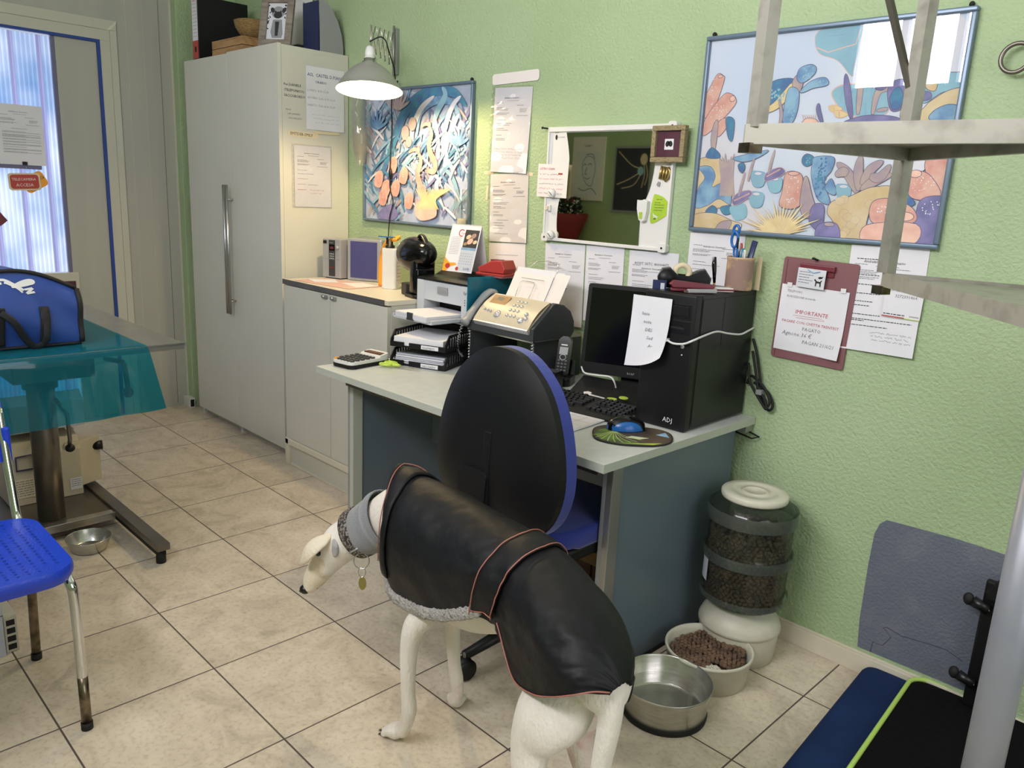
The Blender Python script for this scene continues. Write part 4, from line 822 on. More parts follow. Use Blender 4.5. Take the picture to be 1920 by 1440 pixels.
# small things on the board's right side
x_, z_ = pic(1250, 325); g = G(); g.at(WALL(x_, z_, 0, -8))
for dx in (-.012, 0, .012): g.tube([(dx, .022, .018), (dx, -.022, .018)], .0045, 'gold_metal', 8)
g.tube([(.015, .022, .018), (.024, .01, .018), (.024, -.012, .018), (.012, -.026, .018)], .004, 'gold_metal', 8); g.box2((-.016, -.02, .012), (.016, .02, .015), 'gold_metal'); g.obj('gilt_magnet', label='gilt letter-shaped magnet under the miniature frame', cat='magnet')
x_, z_ = pic(1239, 346); g = G(); g.at(WALL(x_, z_, 0)); g.prism([(-.007, 0), (0, .010), (.008, .006), (.006, -.008), (-.004, -.006)], .004, 'grey_plastic', z0=.0122); g.obj('stone_magnet', label='tiny grey irregular magnet below the gilt one', cat='magnet')
gp = cr(P1((1233, 364), (1248, 370), (1259, 385), (1257, 400), (1240, 413), (1226, 419), (1223, 412), (1225, 390), (1229, 372), (1233, 364), (1248, 370)), 4)[:-4]
t = thing('green_magnet_card', 'lime green rounded magnet card with a white dog on the mirror board', 'magnet', (2.86, -.014, 1.33))
g = G(); g.at(WF); g.prism(gp[:-1], .0016, 'sticker_green', z0=.0125); g.obj('card', t)
g = G(); g.at(WF)
for k, (yy, a, b) in enumerate(((374, 1236, 1247), (380, 1232, 1243), (384, 1232, 1250), (389, 1231, 1250), (394, 1230, 1246))): q0 = pic(a, yy); q1 = pic(b, yy+1); g.print_(q0[0], q0[1]-.001, q1[0], .0016, 'ink', z=.0146)
q = pic(1233, 405); dg = [(-.012, .006), (-.008, .010), (-.006, .004), (.006, 0), (.014, -.004), (.007, -.004), (.008, -.014), (.004, -.006), (-.004, -.003), (-.010, -.012), (-.008, -.002)]
g.flat([(q[0]+x, q[1]+y) for x, y in dg], .0146, 'white_plastic'); q = pic(1229, 411); g.print_(q[0], q[1], q[0]+.012, .003, 'ink', z=.0146); g.obj('printing', t)
t = thing('clip_magnet', 'small white plastic clip with green insert on the board beside the green card', 'clip', (2.79, -.02, 1.3))
g = G(); g.at(WF); cp = P1((1204, 375), (1212, 378), (1217, 374), (1223, 378), (1221, 398), (1217, 414), (1211, 417), (1206, 412), (1203, 392)); g.prism(cp, .018, 'white_plastic', z0=.0125, bev=.003); g.obj('body', t)
g = G(); g.at(WF); g.flat(P1((1208, 398), (1214, 398), (1213, 411), (1208, 410)), .032, 'sticker_green'); g.obj('insert', t)

# ------------------------------------------------------------------ letters under and beside the board
wpage('letter', 'letter taped left under the mirror board, behind the fax machine', 'document', (1024, 456), (1098, 460), (1016, 603), rows=LET, curl=.002)
wpage('letter', 'letter taped in the middle under the mirror board', 'document', (1101, 459), (1172, 463), (1094, 600), rows=LET, curl=.006)
def ex(g, w, h): g.text('ASSIST. SISTC  800004477', w*.12, h-.048, .0135, 'ink')
wpage('letter', 'letter with ASSIST. SISTC and a phone number written across, above the computer tower', 'document', (1182, 469), (1274, 476), (1172, 615), rows=LET, extra=ex, curl=.004, top=.22)
wpage('letter', 'letter tucked under the reef poster behind the pen cup', 'document', (1296, 433), (1399, 440), (1281, 570), rows=HEAD+[(.6, .1, .34), (.56, .1, .6), (.5, .1, .3), (.4, .1, .5)], curl=.002, top=.2)
def ex(g, w, h):
    for k, (yy, a, b) in enumerate(((.87, .1, .4), (.72, .1, .42), (.63, .1, .5), (.545, .1, .46), (.47, .1, .38), (.43, .1, .34), (.345, .08, .5), (.30, .08, .92), (.285, .08, .3), (.24, .08, .62))): g.print_(w*a, h*yy, w*b, .0022, 'ink')
    for k in range(3): g.scrawl(w*(.4+.02*k), h*(.18-.035*k), w*.95, .006, 'ink_soft')
o, M, w_, h_ = wpage('letter', 'long letter hanging at the right under the reef poster, lower edge curling off', 'document', (1598, 458), (1745, 467), (1578, 651), rows=HEAD, extra=ex, curl=.012, top=.16, title=.0115)
def ex(g, w, h): g.text('MAGDA', .008, h-.018, .012, 'ink_soft'); g.text('3272391464', .028, h-.034, .012, 'ink_soft'); g.box2((0, .001, 0), (w*.6, .004, .0005), 'red_plastic'); g.box2((w*.55, .0005, 0), (w, .0025, .0005), 'lime'); g.print_(.004, .008, w*.6, .0026, 'ink'); g.box2((w*.72, .007, 0), (w*.97, .011, .0004), 'ink_pale')
p_ = at(1653, 592, 1, -.009)
page('note', 'small white note with a phone number stuck on the long letter', 'note', WALL(p_.x, p_.z, -.009, -1), .104, .092, hdr=None, extra=ex, lift=.0005)
# clipboard
t = thing('clipboard', 'maroon clipboard hanging on the green wall below the reef poster', 'clipboard', (3.43, -.01, .93))
a, b, c = (at(*q, 1, 0) for q in ((1468, 482), (1592, 488), (1447, 672))); MC = WALL(3.328, .936, 0, -1.2)
g = G(); g.at(MC); g.prism([(x+.117, y+.158) for x, y in rrect(.234, .316, .008)], .006, 'maroon_board', z0=.004, bev=.001); g.box2((.012, .004, .0102), (.0135, .31, .0106), 'burgundy'); g.obj('board', t)
g = G(); g.at(MC); g.box2((.060, .285, .010), (.168, .302, .024), 'dark_red', bev=.003); g.box2((.072, .268, .010), (.165, .286, .016), 'dark_red', bev=.002); g.obj('clip', t)
g = G(); g.at(MC); g.cyl((.108, .313, .0), (.102, .32, .03), .003, 'black_rubber', 8); g.ell((.102, .32, .03), (.006, .004, .005), 'black_rubber', u=8, v=6); g.obj('nail', label='black nail the maroon clipboard hangs from', cat='nail')
def ex(g, w, h):
    g.text('TELEFONO', .02, h-.022, .010, 'ink_soft'); g.text('IN RICEZIONE domanda', .02, h-.038, .009, 'ink_soft')
    g.text('IMPORTANTE', .055, h-.085, .017, 'ink_red', shear=.1); g.stroke([(.05, h-.092), (.14, h-.090), (.15, h-.096), (.06, h-.098)], .0008, 'ink_red')
    g.text('PAGARE CON CIVETTA TRENTEST', .016, h-.116, .0118, 'ink_red'); g.text('PAGATO', .085, h-.135, .015, 'ink_soft'); g.text('Agnone 36 €', .022, h-.155, .018, 'ink_soft', shear=.2); g.text('PAGAN 21/6/21', .09, h-.175, .0155, 'ink_soft', shear=.15)
page('handwritten_sheet', 'white sheet with red and blue handwriting taped on the maroon clipboard', 'note', WALL(3.336, .963, -.0115, -1.2), .212, .205, hdr=None, extra=ex, lift=.001, corner=.045)
for dx, lab in ((.222-.20, 'left'), (.19, 'right')):
    g = G(); g.at(WALL(3.336+dx, 1.160, -.0165, 0)); g.box2((0, 0, 0), (.016, .014, .0006), 'white_plastic'); g.obj('tape_square', label='bit of white tape at the upper %s of the handwritten sheet' % lab, cat='tape')
t = thing('visit_card', 'pale blue card with a black dog and cat held under the clipboard clip', 'card', (3.435, -.03, 1.17))
g = G(); g.at(WALL(3.390, 1.166, -.026, -2)); g.box2((0, 0, 0), (.088, .058, .0012), 'photo_light', bev=.0003); g.obj('card', t)
g = G(); g.at(WALL(3.390, 1.166, -.0275, -2)); g.ribbon if False else None
for k in range(5): g.print_(.006, .046-.008*k, .04+.01*(k % 2), .0018, 'ink_soft')
g.stroke([(.03, .054), (.05, .046), (.07, .052)], .003, 'art_blue'); g.flat([(.060, .008), (.063, .008), (.064, .018), (.073, .018), (.075, .008), (.078, .008), (.077, .022), (.080, .026), (.077, .028), (.074, .023), (.063, .024), (.058, .030), (.055, .026), (.060, .022)], .0006, 'black_rubber'); g.flat([(.066, .034), (.070, .031), (.078, .033), (.082, .040), (.077, .038), (.070, .038)], .0006, 'black_rubber')
g.obj('printing', t)
# scroll hook at the right edge
g = G(); c_ = at(1905, 110, 1, -.03); pts = [(c_.x+.038*math.cos(R(a))*(1-.0006*a), -.03, c_.z+.038*math.sin(R(a))*(1-.0006*a)) for a in range(20, 330, 15)]
g.tube([(pts[0][0]-.012, -.03, pts[0][2]-.012)]+pts+[(pts[-1][0]+.05, -.03, pts[-1][2]+.012), (pts[-1][0]+.12, -.015, pts[-1][2]+.0), (pts[-1][0]+.16, 0.0, pts[-1][2]+.0)], .0055, 'steel_dark', 10); g.obj('wrought_iron_hook', label='grey wrought iron scroll hook at the right end of the green wall', cat='hook')
# things on the opposite wall that the mirror shows
def FW(x, z): return frame((x, YF+.001, z), (-1, 0, 0), (0, 0, 1))
t = thing('caricature_board', 'cream board with a line caricature of a man, seen in the mirror', 'drawing', (-.02, YF, 1.4))
g = G(); g.at(FW(.175, 1.38)); g.box2((0, 0, 0), (.35, .52, .012), 'paper_warm'); g.obj('board', t)
g = G(); g.at(FW(.175, 1.38)); g.rect(.04, .03, .30, .40, .0125, 'paper'); D = 'ink'
hd = [(.12, .12), (.10, .2), (.09, .28), (.12, .35), (.19, .36), (.23, .31), (.23, .24), (.21, .18), (.17, .13), (.12, .12)]; g.stroke(cr(hd, 4), .004, D, .0135)
for pts in (((.13, .29), (.15, .305), (.17, .29)), ((.19, .29), (.205, .3), (.22, .285)), ((.18, .27), (.2, .22), (.175, .215)), ((.14, .19), (.17, .175), (.2, .19)), ((.10, .34), (.13, .38), (.2, .375)), ((.06, .05), (.12, .10), (.20, .08), (.27, .1))): g.stroke(cr(pts, 4), .005, D, .0135)
g.text('TORRICO', .13, .44, .022, 'ink', z=.0135); g.obj('line_drawing', t)
t = thing('insect_photo', 'dark framed macro photo of an insect on the wall opposite, seen in the mirror', 'poster', (.5, YF, 1.3))
g = G(); g.at(FW(.66, 1.30)); g.box2((0, 0, 0), (.37, .52, .018), 'grey_plastic', bev=.003); g.obj('frame', t)
g = G(); g.at(FW(.66, 1.30)); g.rect(.015, .015, .355, .505, .0186, 'photo_dark'); g.flat(ellipse(.035, .045, 16, .075, .42), .019, 'art_sand'); g.flat(ellipse(.03, .035, 16, .10, .33), .0192, 'art_teal')
for pts in (((.11, .35), (.2, .38), (.33, .48)), ((.12, .31), (.22, .26), (.33, .22)), ((.1, .3), (.16, .22), (.28, .19)), ((.07, .38), (.06, .3), (.08, .2)), ((.05, .38), (.03, .3), (.05, .22))): g.stroke(cr(pts, 4), .007, 'art_sand', .0194)
g.obj('insect_image', t)
t = thing('wrapped_plant', 'plant with small white flowers in wine-red wrapping on the wall opposite, seen in the mirror', 'plant', (-.08, YF+.12, .98))
g = G(); g.lathe([(0, 0), (.11, 0), (.15, .10), (.19, .2), (.21, .26), (.2, .27), (.16, .18)], 'wine_cloth', c=(-.08, YF+.19, 1.0), seg=28); g.ell((-.08, YF+.19, 1.37), (.1, .06, .05), 'wine_cloth'); g.obj('wrapping', t)
g = G()
for k in range(160): a = random.uniform(0, 2*PI); r = .2*math.sqrt(random.random()); z = 1.24+random.uniform(0, .16); g.ell((-.08+r*math.cos(a), YF+.22+.15*math.sin(a)*math.sqrt(random.random()), z), (.02, .02, .012), 'dark_leaf', u=6, v=4)
lf = g.obj('foliage', t, kind='stuff')
g = G()
for k in range(150): a = random.uniform(0, 2*PI); r = .2*math.sqrt(random.random()); g.ell((-.08+r*math.cos(a), YF+.24+.16*math.sin(a)*math.sqrt(random.random()), 1.25+random.uniform(0, .16)), (.006, .006, .006), 'flower_white', u=6, v=4)
g.obj('flowers', t, kind='stuff')
g = G(); g.box2((-.32, YF+.001, .97), (.16, YF+.40, .995), 'wood_light', bev=.003); g.obj('wall_shelf', label='pale wooden wall shelf opposite that carries the wrapped plant', cat='shelf')

# ------------------------------------------------------------------ desk
DZ = 0.724; DX0, DX1, DY0 = 1.885, 3.300, -0.795
t = thing('desk', 'grey office desk with blue-grey side panels against the green wall', 'desk', (2.6, -.4, 0))
g = G(); g.box2((DX0, DY0, DZ-.026), (DX1, -.004, DZ-.001), 'desk_top_grey', bev=.0015); g.box2((DX0-.0005, DY0-.0008, DZ-.0255), (DX1+.0008, DY0+.001, DZ-.0015), 'desk_edge'); g.box2((DX1-.001, DY0, DZ-.0255), (DX1+.0008, -.005, DZ-.0015), 'desk_edge'); g.obj('top', t)
g = G(); g.box2((DX0+.012, -.70, DZ-.0008), (DX0+.024, -.35, DZ+.0002), 'wood_dark'); g.obj('edge_wear', t)
for x, xo in ((1.965, 1.965), (3.232, 3.232)):
    g = G(); g.box2((x, -.655, .012), (x+.024, -.045, DZ-.045), 'desk_panel_blue'); pn = g.obj('side_panel', t)
    g = G(); g.box2((x-.006, -.70, .005), (x+.030, -.655, DZ-.036), 'alu_matte' if x > 3 else 'desk_edge', bev=.002); g.box2((x-.004, -.7005, .01), (x+.008, -.699, DZ-.04), 'grey_plastic'); g.obj('edge_profile', pn)
    g = G(); g.box2((x-.012, -.73, DZ-.036), (x+.045, -.66, DZ-.027), 'alu_matte', bev=.0015)
    for dx in (.01, .03): g.cyl((x+dx, -.70, DZ-.030), (x+dx, -.70, DZ-.0262), .004, 'steel_dark', 8)
    g.obj('bracket', pn)
    g = G(); g.box2((x-.004, -.69, 0), (x+.028, -.03, .012), 'black_rubber'); g.obj('glide', pn)
g = G(); g.box2((1.99, -.30, .35), (3.232, -.282, DZ-.03), 'desk_panel_blue'); g.obj('modesty_panel', t)
g = G(); g.box2((1.99, -.73, DZ-.065), (3.23, -.705, DZ-.027), 'steel_dark'); g.obj('front_rail', t)
g = G(); g.box2((1.9895, -.32, DZ-.20), (2.03, -.305, DZ-.027), 'alu_matte', bev=.002); g.obj('panel_bracket', t)
g = G(); g.box2((3.2, -.05, DZ-.05), (3.296, -.006, DZ-.027), 'alu_matte', bev=.002); g.tube([(3.29, -.02, DZ-.05), (3.33, -.02, DZ-.06), (3.31, -.03, DZ-.068), (3.25, -.03, DZ-.06)], .003, 'black_rubber', 6); g.obj('cable_clip', t)
Z0 = DZ+.0005
# cardboard/wooden drawer front below the desk at the right
t = thing('wooden_box', 'dark brown wooden box standing under the desk', 'box', (2.95, -.16, 0))
g = G(); g.box2((2.68, -.27, .0), (3.18, -.06, .30), 'wood_dark', bev=.003)
for k in range(5): g.box2((2.69+.098*k, -.276, .01), (2.78+.098*k, -.27, .29), 'wood_dark', bev=.002)
g.obj('case', t)
g = G(); g.box2((2.8, -.285, .12), (3.08, -.277, .17), 'cardboard'); g.obj('label_plate', t)

# calculator
t = thing('calculator', 'white desk calculator with dark keys at the left end of the desk', 'calculator', (1.97, -.60, Z0))
MC = ROTZ(1.950, -.632, Z0, 98)
g = G(); g.at(MC); g.prism(rrect(.205, .118, .022), .014, 'black_plastic', bev=.002); g.prism(rrect(.203, .115, .02), .012, 'white_plastic', z0=.0142, bev=.002); g.prism(rrect(.055, .112, .01), .012, 'white_plastic', M=Matrix.Translation((.070, 0, .024)) @ Matrix.Rotation(R(-10), 4, 'Y'), bev=.002); g.obj('body', t)
g = G(); g.at(MC); g.box2((.056, -.045, .030), (.084, .045, .0385), 'wood_dark', M=Matrix.Translation((0, 0, 0))); g.obj('display', t)
for r_ in range(5):
    for c__ in range(6):
        g = G(); g.at(MC); m_ = 'orange_plastic' if (r_ == 0 and c__ == 5) else 'charcoal'; g.prism(rrect(.017, .0125, .003), .005, m_, M=Matrix.Translation((-.086+.026*r_, -.045+.018*c__, .0265)), bev=.001); g.obj('key', t)
# scissors
t = thing('scissors', 'scissors with lime green handles lying beside the calculator', 'scissors', (2.03, -.53, Z0))
MS = ROTZ(2.045, -.572, Z0, 20)
for s_ in (-1, 1):
    g = G(); g.at(MS); g.tube([(x*.024+.0, y*.015+s_*.018, .012) for x, y in ellipse(1, 1, 14)], .005, 'lime', 8, closed=True); g.tube([(.022, s_*.014, .012), (.04, s_*.006, .011), (.055, 0, .010)], .005, 'lime', 8); h_ = g.obj('handle', t)
    g = G(); g.at(MS); g.prism([(.055, -.006*s_-.003), (.055, -.006*s_+.004), (.15, .0), (.06, -.004)][::1], .0015, 'steel', z0=.008+.0016*s_); g.obj('blade', t)

# two-tier letter tray in front of the printer
MT = ROTZ(2.003, -.532, Z0, 22)
def letter_tray(z, lab, tag_):
    t = thing('letter_tray', lab, 'letter tray', (2.05, -.35, Z0+z), group='black letter trays stacked on the desk')
    g = G(); g.at(MT @ Matrix.Translation((0, 0, z)))
    W2, D2, H2 = .245, .27, .062
    g.box2((0, 0, 0), (W2, D2, .004), 'black_plastic'); g.box2((0, D2-.004, 0), (W2, D2, H2), 'black_plastic')
    for x in (0, W2-.004):
        g.box2((x, 0, 0), (x+.004, D2, .014), 'black_plastic'); g.box2((x, .03, H2-.010), (x+.004, D2, H2), 'black_plastic'); g.prism([(0, 0), (.05, H2), (.03, H2), (0, .03)], .004, 'black_plastic', M=frame((x, 0, 0), (0, 1, 0), (0, 0, 1)))
        for k in range(12): g.box2((x, .03+.02*k, .01), (x+.004, .038+.02*k, H2-.006), 'black_plastic')
    g.box2((0, -.003, 0), (.06, .003, .02), 'black_plastic'); g.box2((W2-.16, -.003, 0), (W2, .003, .02), 'black_plastic'); g.obj('tray', t)
    g = G(); g.at(MT @ Matrix.Translation((0, 0, z))); g.box2((W2-.105, -.005, .003), (W2-.03, -.003, .018), 'paper'); g.text(tag_, W2-.1, .0055, .010, 'ink', z=0, M=frame((0, -.0056, 0), (1, 0, 0), (0, 0, 1))); g.obj('label_strip', t)
letter_tray(0.0, 'lower black letter tray of the two, resting on the desk', 'CALL E RISPO'); letter_tray(.072, 'upper black letter tray of the two, right below the printer paper', 'PAGAMENTI')
for k in range(5):
    g = G(); g.at(MT @ Matrix.Translation((.012, .01+.004*k, .006+.0075*k)) @ Matrix.Rotation(R((k*37) % 5-2), 4, 'Z')); g.prism([(0, 0), (.215, .0), (.216, .235), (.0, .235)], .006, 'paper' if k % 2 else 'tile_white', bev=.001); g.obj('paper_stack', label='loose paper bundle in the lower letter tray, %s of the pile' % ORD5[k], cat='paper', group='papers in the lower letter tray')
g = G(); g.at(MT @ Matrix.Translation((.012, .006, .078))); g.box2((0, 0, 0), (.218, .25, .034), 'paper', bev=.001); g.obj('paper_ream', label='thick white ream of paper in the upper letter tray', cat='paper')

# wire racks and the machines on them
def wire_rack(x0, x1, y0, y1, h, lab):
    t = thing('wire_rack', lab, 'rack', ((x0+x1)/2, (y0+y1)/2, Z0))
    g = G()
    g.box2((x0, y0, Z0+h-.006), (x1, y1, Z0+h), 'worn_grey_steel')
    for x in (x0, x1-.003): g.box2((x, y0+.006, Z0), (x+.003, y1, Z0+h-.006), 'charcoal')
    g.box2((x0, y0+.02, Z0), (x1, y1, Z0+.003), 'charcoal'); g.tube([(x0, y0, Z0+h-.004), (x1, y0, Z0+h-.004)], .006, 'steel', 8); g.obj('frame', t)
    for x in (x0+.002, x1-.002):
        g = G(); n = 110; pts = [(x+.006*math.cos(k*.72), y0+.006*math.sin(k*.72), Z0+.006+(h-.012)*k/n) for k in range(n+1)]
        g.tube(pts, .0022, 'chrome', 5); g.obj('spiral_edge', t)
    return t
RH = .158
wire_rack(1.865, 2.165, -.262, -.03, RH, 'grey rack with spiral wire edges that carries the printer'); wire_rack(2.205, 2.555, -.30, -.03, RH, 'grey rack with spiral wire edges that carries the fax machine')
ZP = Z0+RH+.002
PX0, PX1, PY0, PY1 = 1.848, 2.178, -.285, -.06
t = thing('printer', 'light grey and black laser printer on its rack', 'printer', (2.0, -.17, ZP))
g = G()
g.box2((PX0, PY0, ZP), (PX0+.045, PY1, ZP+.15), 'light_grey_plastic', bev=.004); g.box2((PX1-.045, PY0, ZP), (PX1, PY1, ZP+.15), 'light_grey_plastic', bev=.004)
g.box2((PX0+.04, PY0+.004, ZP+.068), (PX1-.04, PY1, ZP+.15), 'light_grey_plastic', bev=.003); g.box2((PX0+.04, PY0+.09, ZP), (PX1-.04, PY1, ZP+.07), 'black_plastic'); g.box2((PX0+.04, PY0+.01, ZP), (PX1-.04, PY1, ZP+.004), 'black_plastic'); g.obj('body', t)
g = G(); g.prism([(0, 0), (.225, 0), (.225, .034), (.15, .040), (.10, .016), (.03, .014), (0, .008)], PX1-PX0-.004, 'black_satin', M=frame((PX0+.002, PY0, ZP+.15), (0, 1, 0), (0, 0, 1))); g.prism([(.09, 0), (.225, 0), (.225, .036), (.15, .044)], .02, 'black_satin', M=frame((PX0, PY0, ZP+.15), (0, 1, 0), (0, 0, 1)));  g.prism([(.02, 0), (.225, 0), (.225, .036), (.12, .036)], .022, 'light_grey_plastic', M=frame((PX1-.022, PY0, ZP+.15), (0, 1, 0), (0, 0, 1))); g.obj('lid', t)
g = G(); g.at(frame((0, PY0, 0), (1, 0, 0), (0, 0, 1))); g.box2((PX0+.135, ZP+.10, -.001), (PX0+.20, ZP+.132, .0015), 'silver_plastic', bev=.001); g.box2((PX0+.14, ZP+.105, .001), (PX0+.195, ZP+.122, .002), 'grey_plastic'); g.obj('front_latch', t)
g = G(); g.at(frame((0, PY0, 0), (1, 0, 0), (0, 0, 1))); g.lathe([(0.009, 0), (.009, .003), (.006, .0045), (0, .0045)], 'silver_plastic', c=(PX1-.022, ZP+.125, 0), seg=18)
for dz in (.095, .085, .075): g.cyl((PX1-.022, ZP+dz, 0), (PX1-.022, ZP+dz, .001), .0022, 'black_plastic', 8)
g.obj('power_button', t)
g = G(); MT2 = Matrix.Translation((PX0+.045, PY0-.155, ZP+.008)); g.at(MT2); g.box2((0, 0, -.004), (.245, .22, .002), 'light_grey_plastic', bev=.002); g.box2((.10, -.008, 0), (.135, -.002, .03), 'charcoal', bev=.002); g.box2((.095, -.006, 0), (.14, .004, .006), 'charcoal'); g.box2((-.004, .0, 0), (.004, .15, .012), 'light_grey_plastic'); g.box2((.241, .0, 0), (.249, .15, .012), 'light_grey_plastic'); g.obj('paper_tray', t)
g = G(); g.at(MT2 @ Matrix.Rotation(R(-3), 4, 'Z'))
for k in range(8): g.box2((.012+.001*(k % 3), .002+.0015*(k % 2), .003+.0028*k), (.224+.001*(k % 3), .23, .0056+.0028*k), 'paper')
g.obj('printing_paper', label='stack of white printing paper sticking out of the printer', cat='paper')
# desk calendar on the printer
t = thing('desk_calendar', 'white and orange tent desk calendar with an animal photo, standing on the printer', 'calendar', (2.02, -.2, ZP+.19))
MK = Matrix.Translation((1.935, -.222, ZP+.191)) @ Matrix.Rotation(R(10), 4, 'Z')
fr = MK @ Matrix.Rotation(R(90-18), 4, 'X'); W2, H2 = .155, .20
g = G(); g.at(fr); g.box2((0, 0, -.001), (W2, H2, .0006), 'paper'); g.box2((0, .0, 0), (W2, H2, .0012), 'paper', M=Matrix.Translation((0, 0, -.001)) @ Matrix.Translation((0, H2, 0)) @ Matrix.Rotation(R(32), 4, 'X') @ Matrix.Translation((0, -H2, 0))); g.obj('tent_card', t)
g = G(); g.at(fr @ Matrix.Translation((0, 0, .001)))
g.rect(.078, .105, .150, .180, 0, 'photo_dark'); 
for c_, r_, m_ in (((.100, .15), .013, 'art_sand'), ((.125, .155), .014, 'wicker_cup'), ((.112, .132), .016, 'art_pink'), ((.138, .13), .011, 'art_sand'), ((.09, .12), .01, 'wood_light')): g.flat(ellipse(r_, r_*.7, 12, *c_, r_*40), .0003+r_*.01, m_)
g.rect(.074, .094, .150, .104, .0002, 'art_blue'); g.rect(.074, .006, .150, .094, .0001, 'tile_white')
for r_ in range(5):
    for k in range(6): g.rect(.081+.0112*k, .078-.011*r_, .084+.0112*k, .081-.011*r_, .0006, 'ink_soft')
g.stroke([(.060+.014*math.cos(R(a)), .165+.014*math.sin(R(a))) for a in range(40, 320, 20)], .004, 'ink_red', .0006); g.text('Cuci', .056, .160, .012, 'ink_red', z=.0008)
for k in range(11): g.print_(.012, .145-.007*k, .064, .0018, 'ink_pale', z=.0004)
g.flat([(.0, .0), (.02, .0), (.035, .02), (.07, .03), (.06, .038), (.03, .036), (.01, .05), (0, .06)], .0004, 'orange_plastic'); g.flat(ellipse(.013, .011, 16, .024, .022), .0007, 'red_plastic'); g.flat(ellipse(.008, .008, 14, .075, .014), .0007, 'red_plastic'); g.text('Lesly', .108, .012, .016, 'ink_blue', z=.0007)
g.obj('printing', t)
g = G(); g.at(fr)
for k in range(24): g.tube([(.006+.0062*k, H2+.003*math.cos(a), .003*math.sin(a)) for a in [x*PI/3 for x in range(6)]], .0007, 'white_plastic', 4, closed=True)
g.obj('wire_binding', t)
# red hole punch
t = thing('hole_punch', 'red two-hole punch standing on the back of the printer', 'hole punch', (2.14, -.12, ZP+.19))
MH = ROTZ(2.165, -.125, ZP+.191, 12)
g = G(); g.at(MH); g.box2((-.075, -.045, 0), (.065, .045, .010), 'red_plastic', bev=.003); g.obj('base', t)
g = G(); g.at(MH); g.prism([(-.06, .012), (.06, .012), (.066, .03), (.05, .062), (-.0, .06), (-.066, .028)], .088, 'red_plastic', M=frame((0, .044, 0), (1, 0, 0), (0, 0, 1)), bev=.004); g.box2((-.02, -.02, .057), (.028, .012, .0635), 'dark_red', bev=.001); g.obj('lever', t)
g = G(); g.box2((2.10, -.17, ZP+.185), (2.24, -.05, ZP+.191), 'maroon_board', bev=.002); g.obj('small_book', label='thin maroon-edged booklet under the red hole punch', cat='book')
# teal folders between printer and fax
t = thing('document_folder', 'translucent teal document folder standing upright between printer and fax machine', 'folder', (2.19, -.17, ZP))
MFd = frame((2.190, -.305, ZP+.001), (0.02, 1, 0), (0, 0, 1))
g = G(); g.at(MFd); g.box2((0, 0, 0), (.285, .190, .0012), 'teal_folder'); g.box2((0, 0, .006), (.285, .185, .0072), 'teal_folder'); g.obj('cover', t)
g = G(); g.at(MFd); g.prism([(.05, 0), (.28, 0), (.28, .13), (.05, .125)], .002, 'teal_solid', z0=.003); g.obj('inner_sheet', t)
g = G(); g.tube([(2.197, -.10, ZP+.17), (2.197, -.06, ZP+.17), (2.197, -.03, ZP+.12), (2.197, -.02, ZP+.04)], .002, 'black_rubber', 6); g.obj('elastic', t)

# fax machine
FX0, FX1, FY0, FY1 = 2.215, 2.575, -.325, -.10
ZF = Z0+RH+.002
t = thing('fax_machine', 'cream and charcoal fax machine with handset on its left, on its rack', 'fax machine', (2.39, -.2, ZF))
prof = [(0, 0), (.21, 0), (.225, .02), (.222, .06), (.20, .098), (.16, .124), (.12, .132), (.105, .130), (.0, .045)]
g = G(); g.prism(prof, .024, 'charcoal', M=frame((FX1-.024, FY0, ZF), (0, 1, 0), (0, 0, 1)), bev=.003); g.prism(prof, .05, 'charcoal', M=frame((FX0, FY0, ZF), (0, 1, 0), (0, 0, 1)), bev=.003); g.prism([(0, 0), (.21, 0), (.22, .06), (.19, .1), (.12, .118), (.10, .112), (.0, .03)], FX1-FX0-.07, 'charcoal', M=frame((FX0+.048, FY0, ZF), (0, 1, 0), (0, 0, 1))); g.obj('housing', t)
dirv = Vector((0, .112, .094)).normalized(); MPn = frame((FX0+.05, FY0-.006, ZF+.036), (1, 0, 0), dirv); PW = FX1-FX0-.068; PH = .145
g = G(); g.at(MPn); cv = lambda u, v: (u*PW, v*PH, .006+.012*math.sin(PI*min(1, v*1.0))); g.grid(cv, 4, 12, 'machine_beige'); g.box2((0, -.006, -.014), (PW, .002, .007), 'silver_plastic', bev=.002); g.box2((0, PH-.004, -.008), (PW, PH+.002, .006), 'machine_beige')
g.box2((0, 0, -.012), (PW, PH, .004), 'machine_beige'); pn = g.obj('control_panel', t)
def zc(v): return .006+.012*math.sin(PI*v/PH)
g = G(); g.at(MPn); g.box2((.022, .085, zc(.1)-.004), (.11, .13, zc(.1)+.0015), 'wood_light', bev=.001); g.box2((.045, .105, zc(.11)), (.08, .122, zc(.11)+.0035), 'charcoal'); g.obj('display', pn)
for r_ in range(4):
    for c_ in range(3):
        g = G(); g.at(MPn); x, y = .155+.020*c_-.004*r_*0, .118-.025*r_; g.lathe([(.0065, -.002), (.0065, .0025), (.004, .0035), (0, .0035)], 'silver_plastic', c=(x, y, zc(y)), seg=12); g.obj('key', pn)
for x, y, r_ in ((.105, .04, .016), (.105, .04, .008), (.245, .06, .008), (.235, .032, .013), (.255, .042, .008), (.03, .05, .005), (.048, .048, .005), (.066, .046, .005), (.222, .035, .005)):
    g = G(); g.at(MPn); g.lathe([(r_, -.002), (r_, .0025+.002*(r_ < .01)), (r_*.7, .004+.002*(r_ < .01)), (0, .004+.002*(r_ < .01))], 'silver_plastic', c=(x, y, zc(y)), seg=16); g.obj('button', pn)
g = G(); hp = [(FX0+.012, FY0-.025, ZF+.022), (FX0+.012, FY0-.012, ZF+.032), (FX0+.012, FY0+.02, ZF+.066), (FX0+.012, FY0+.065, ZF+.108), (FX0+.012, FY0+.10, ZF+.132), (FX0+.012, FY0+.13, ZF+.130)]
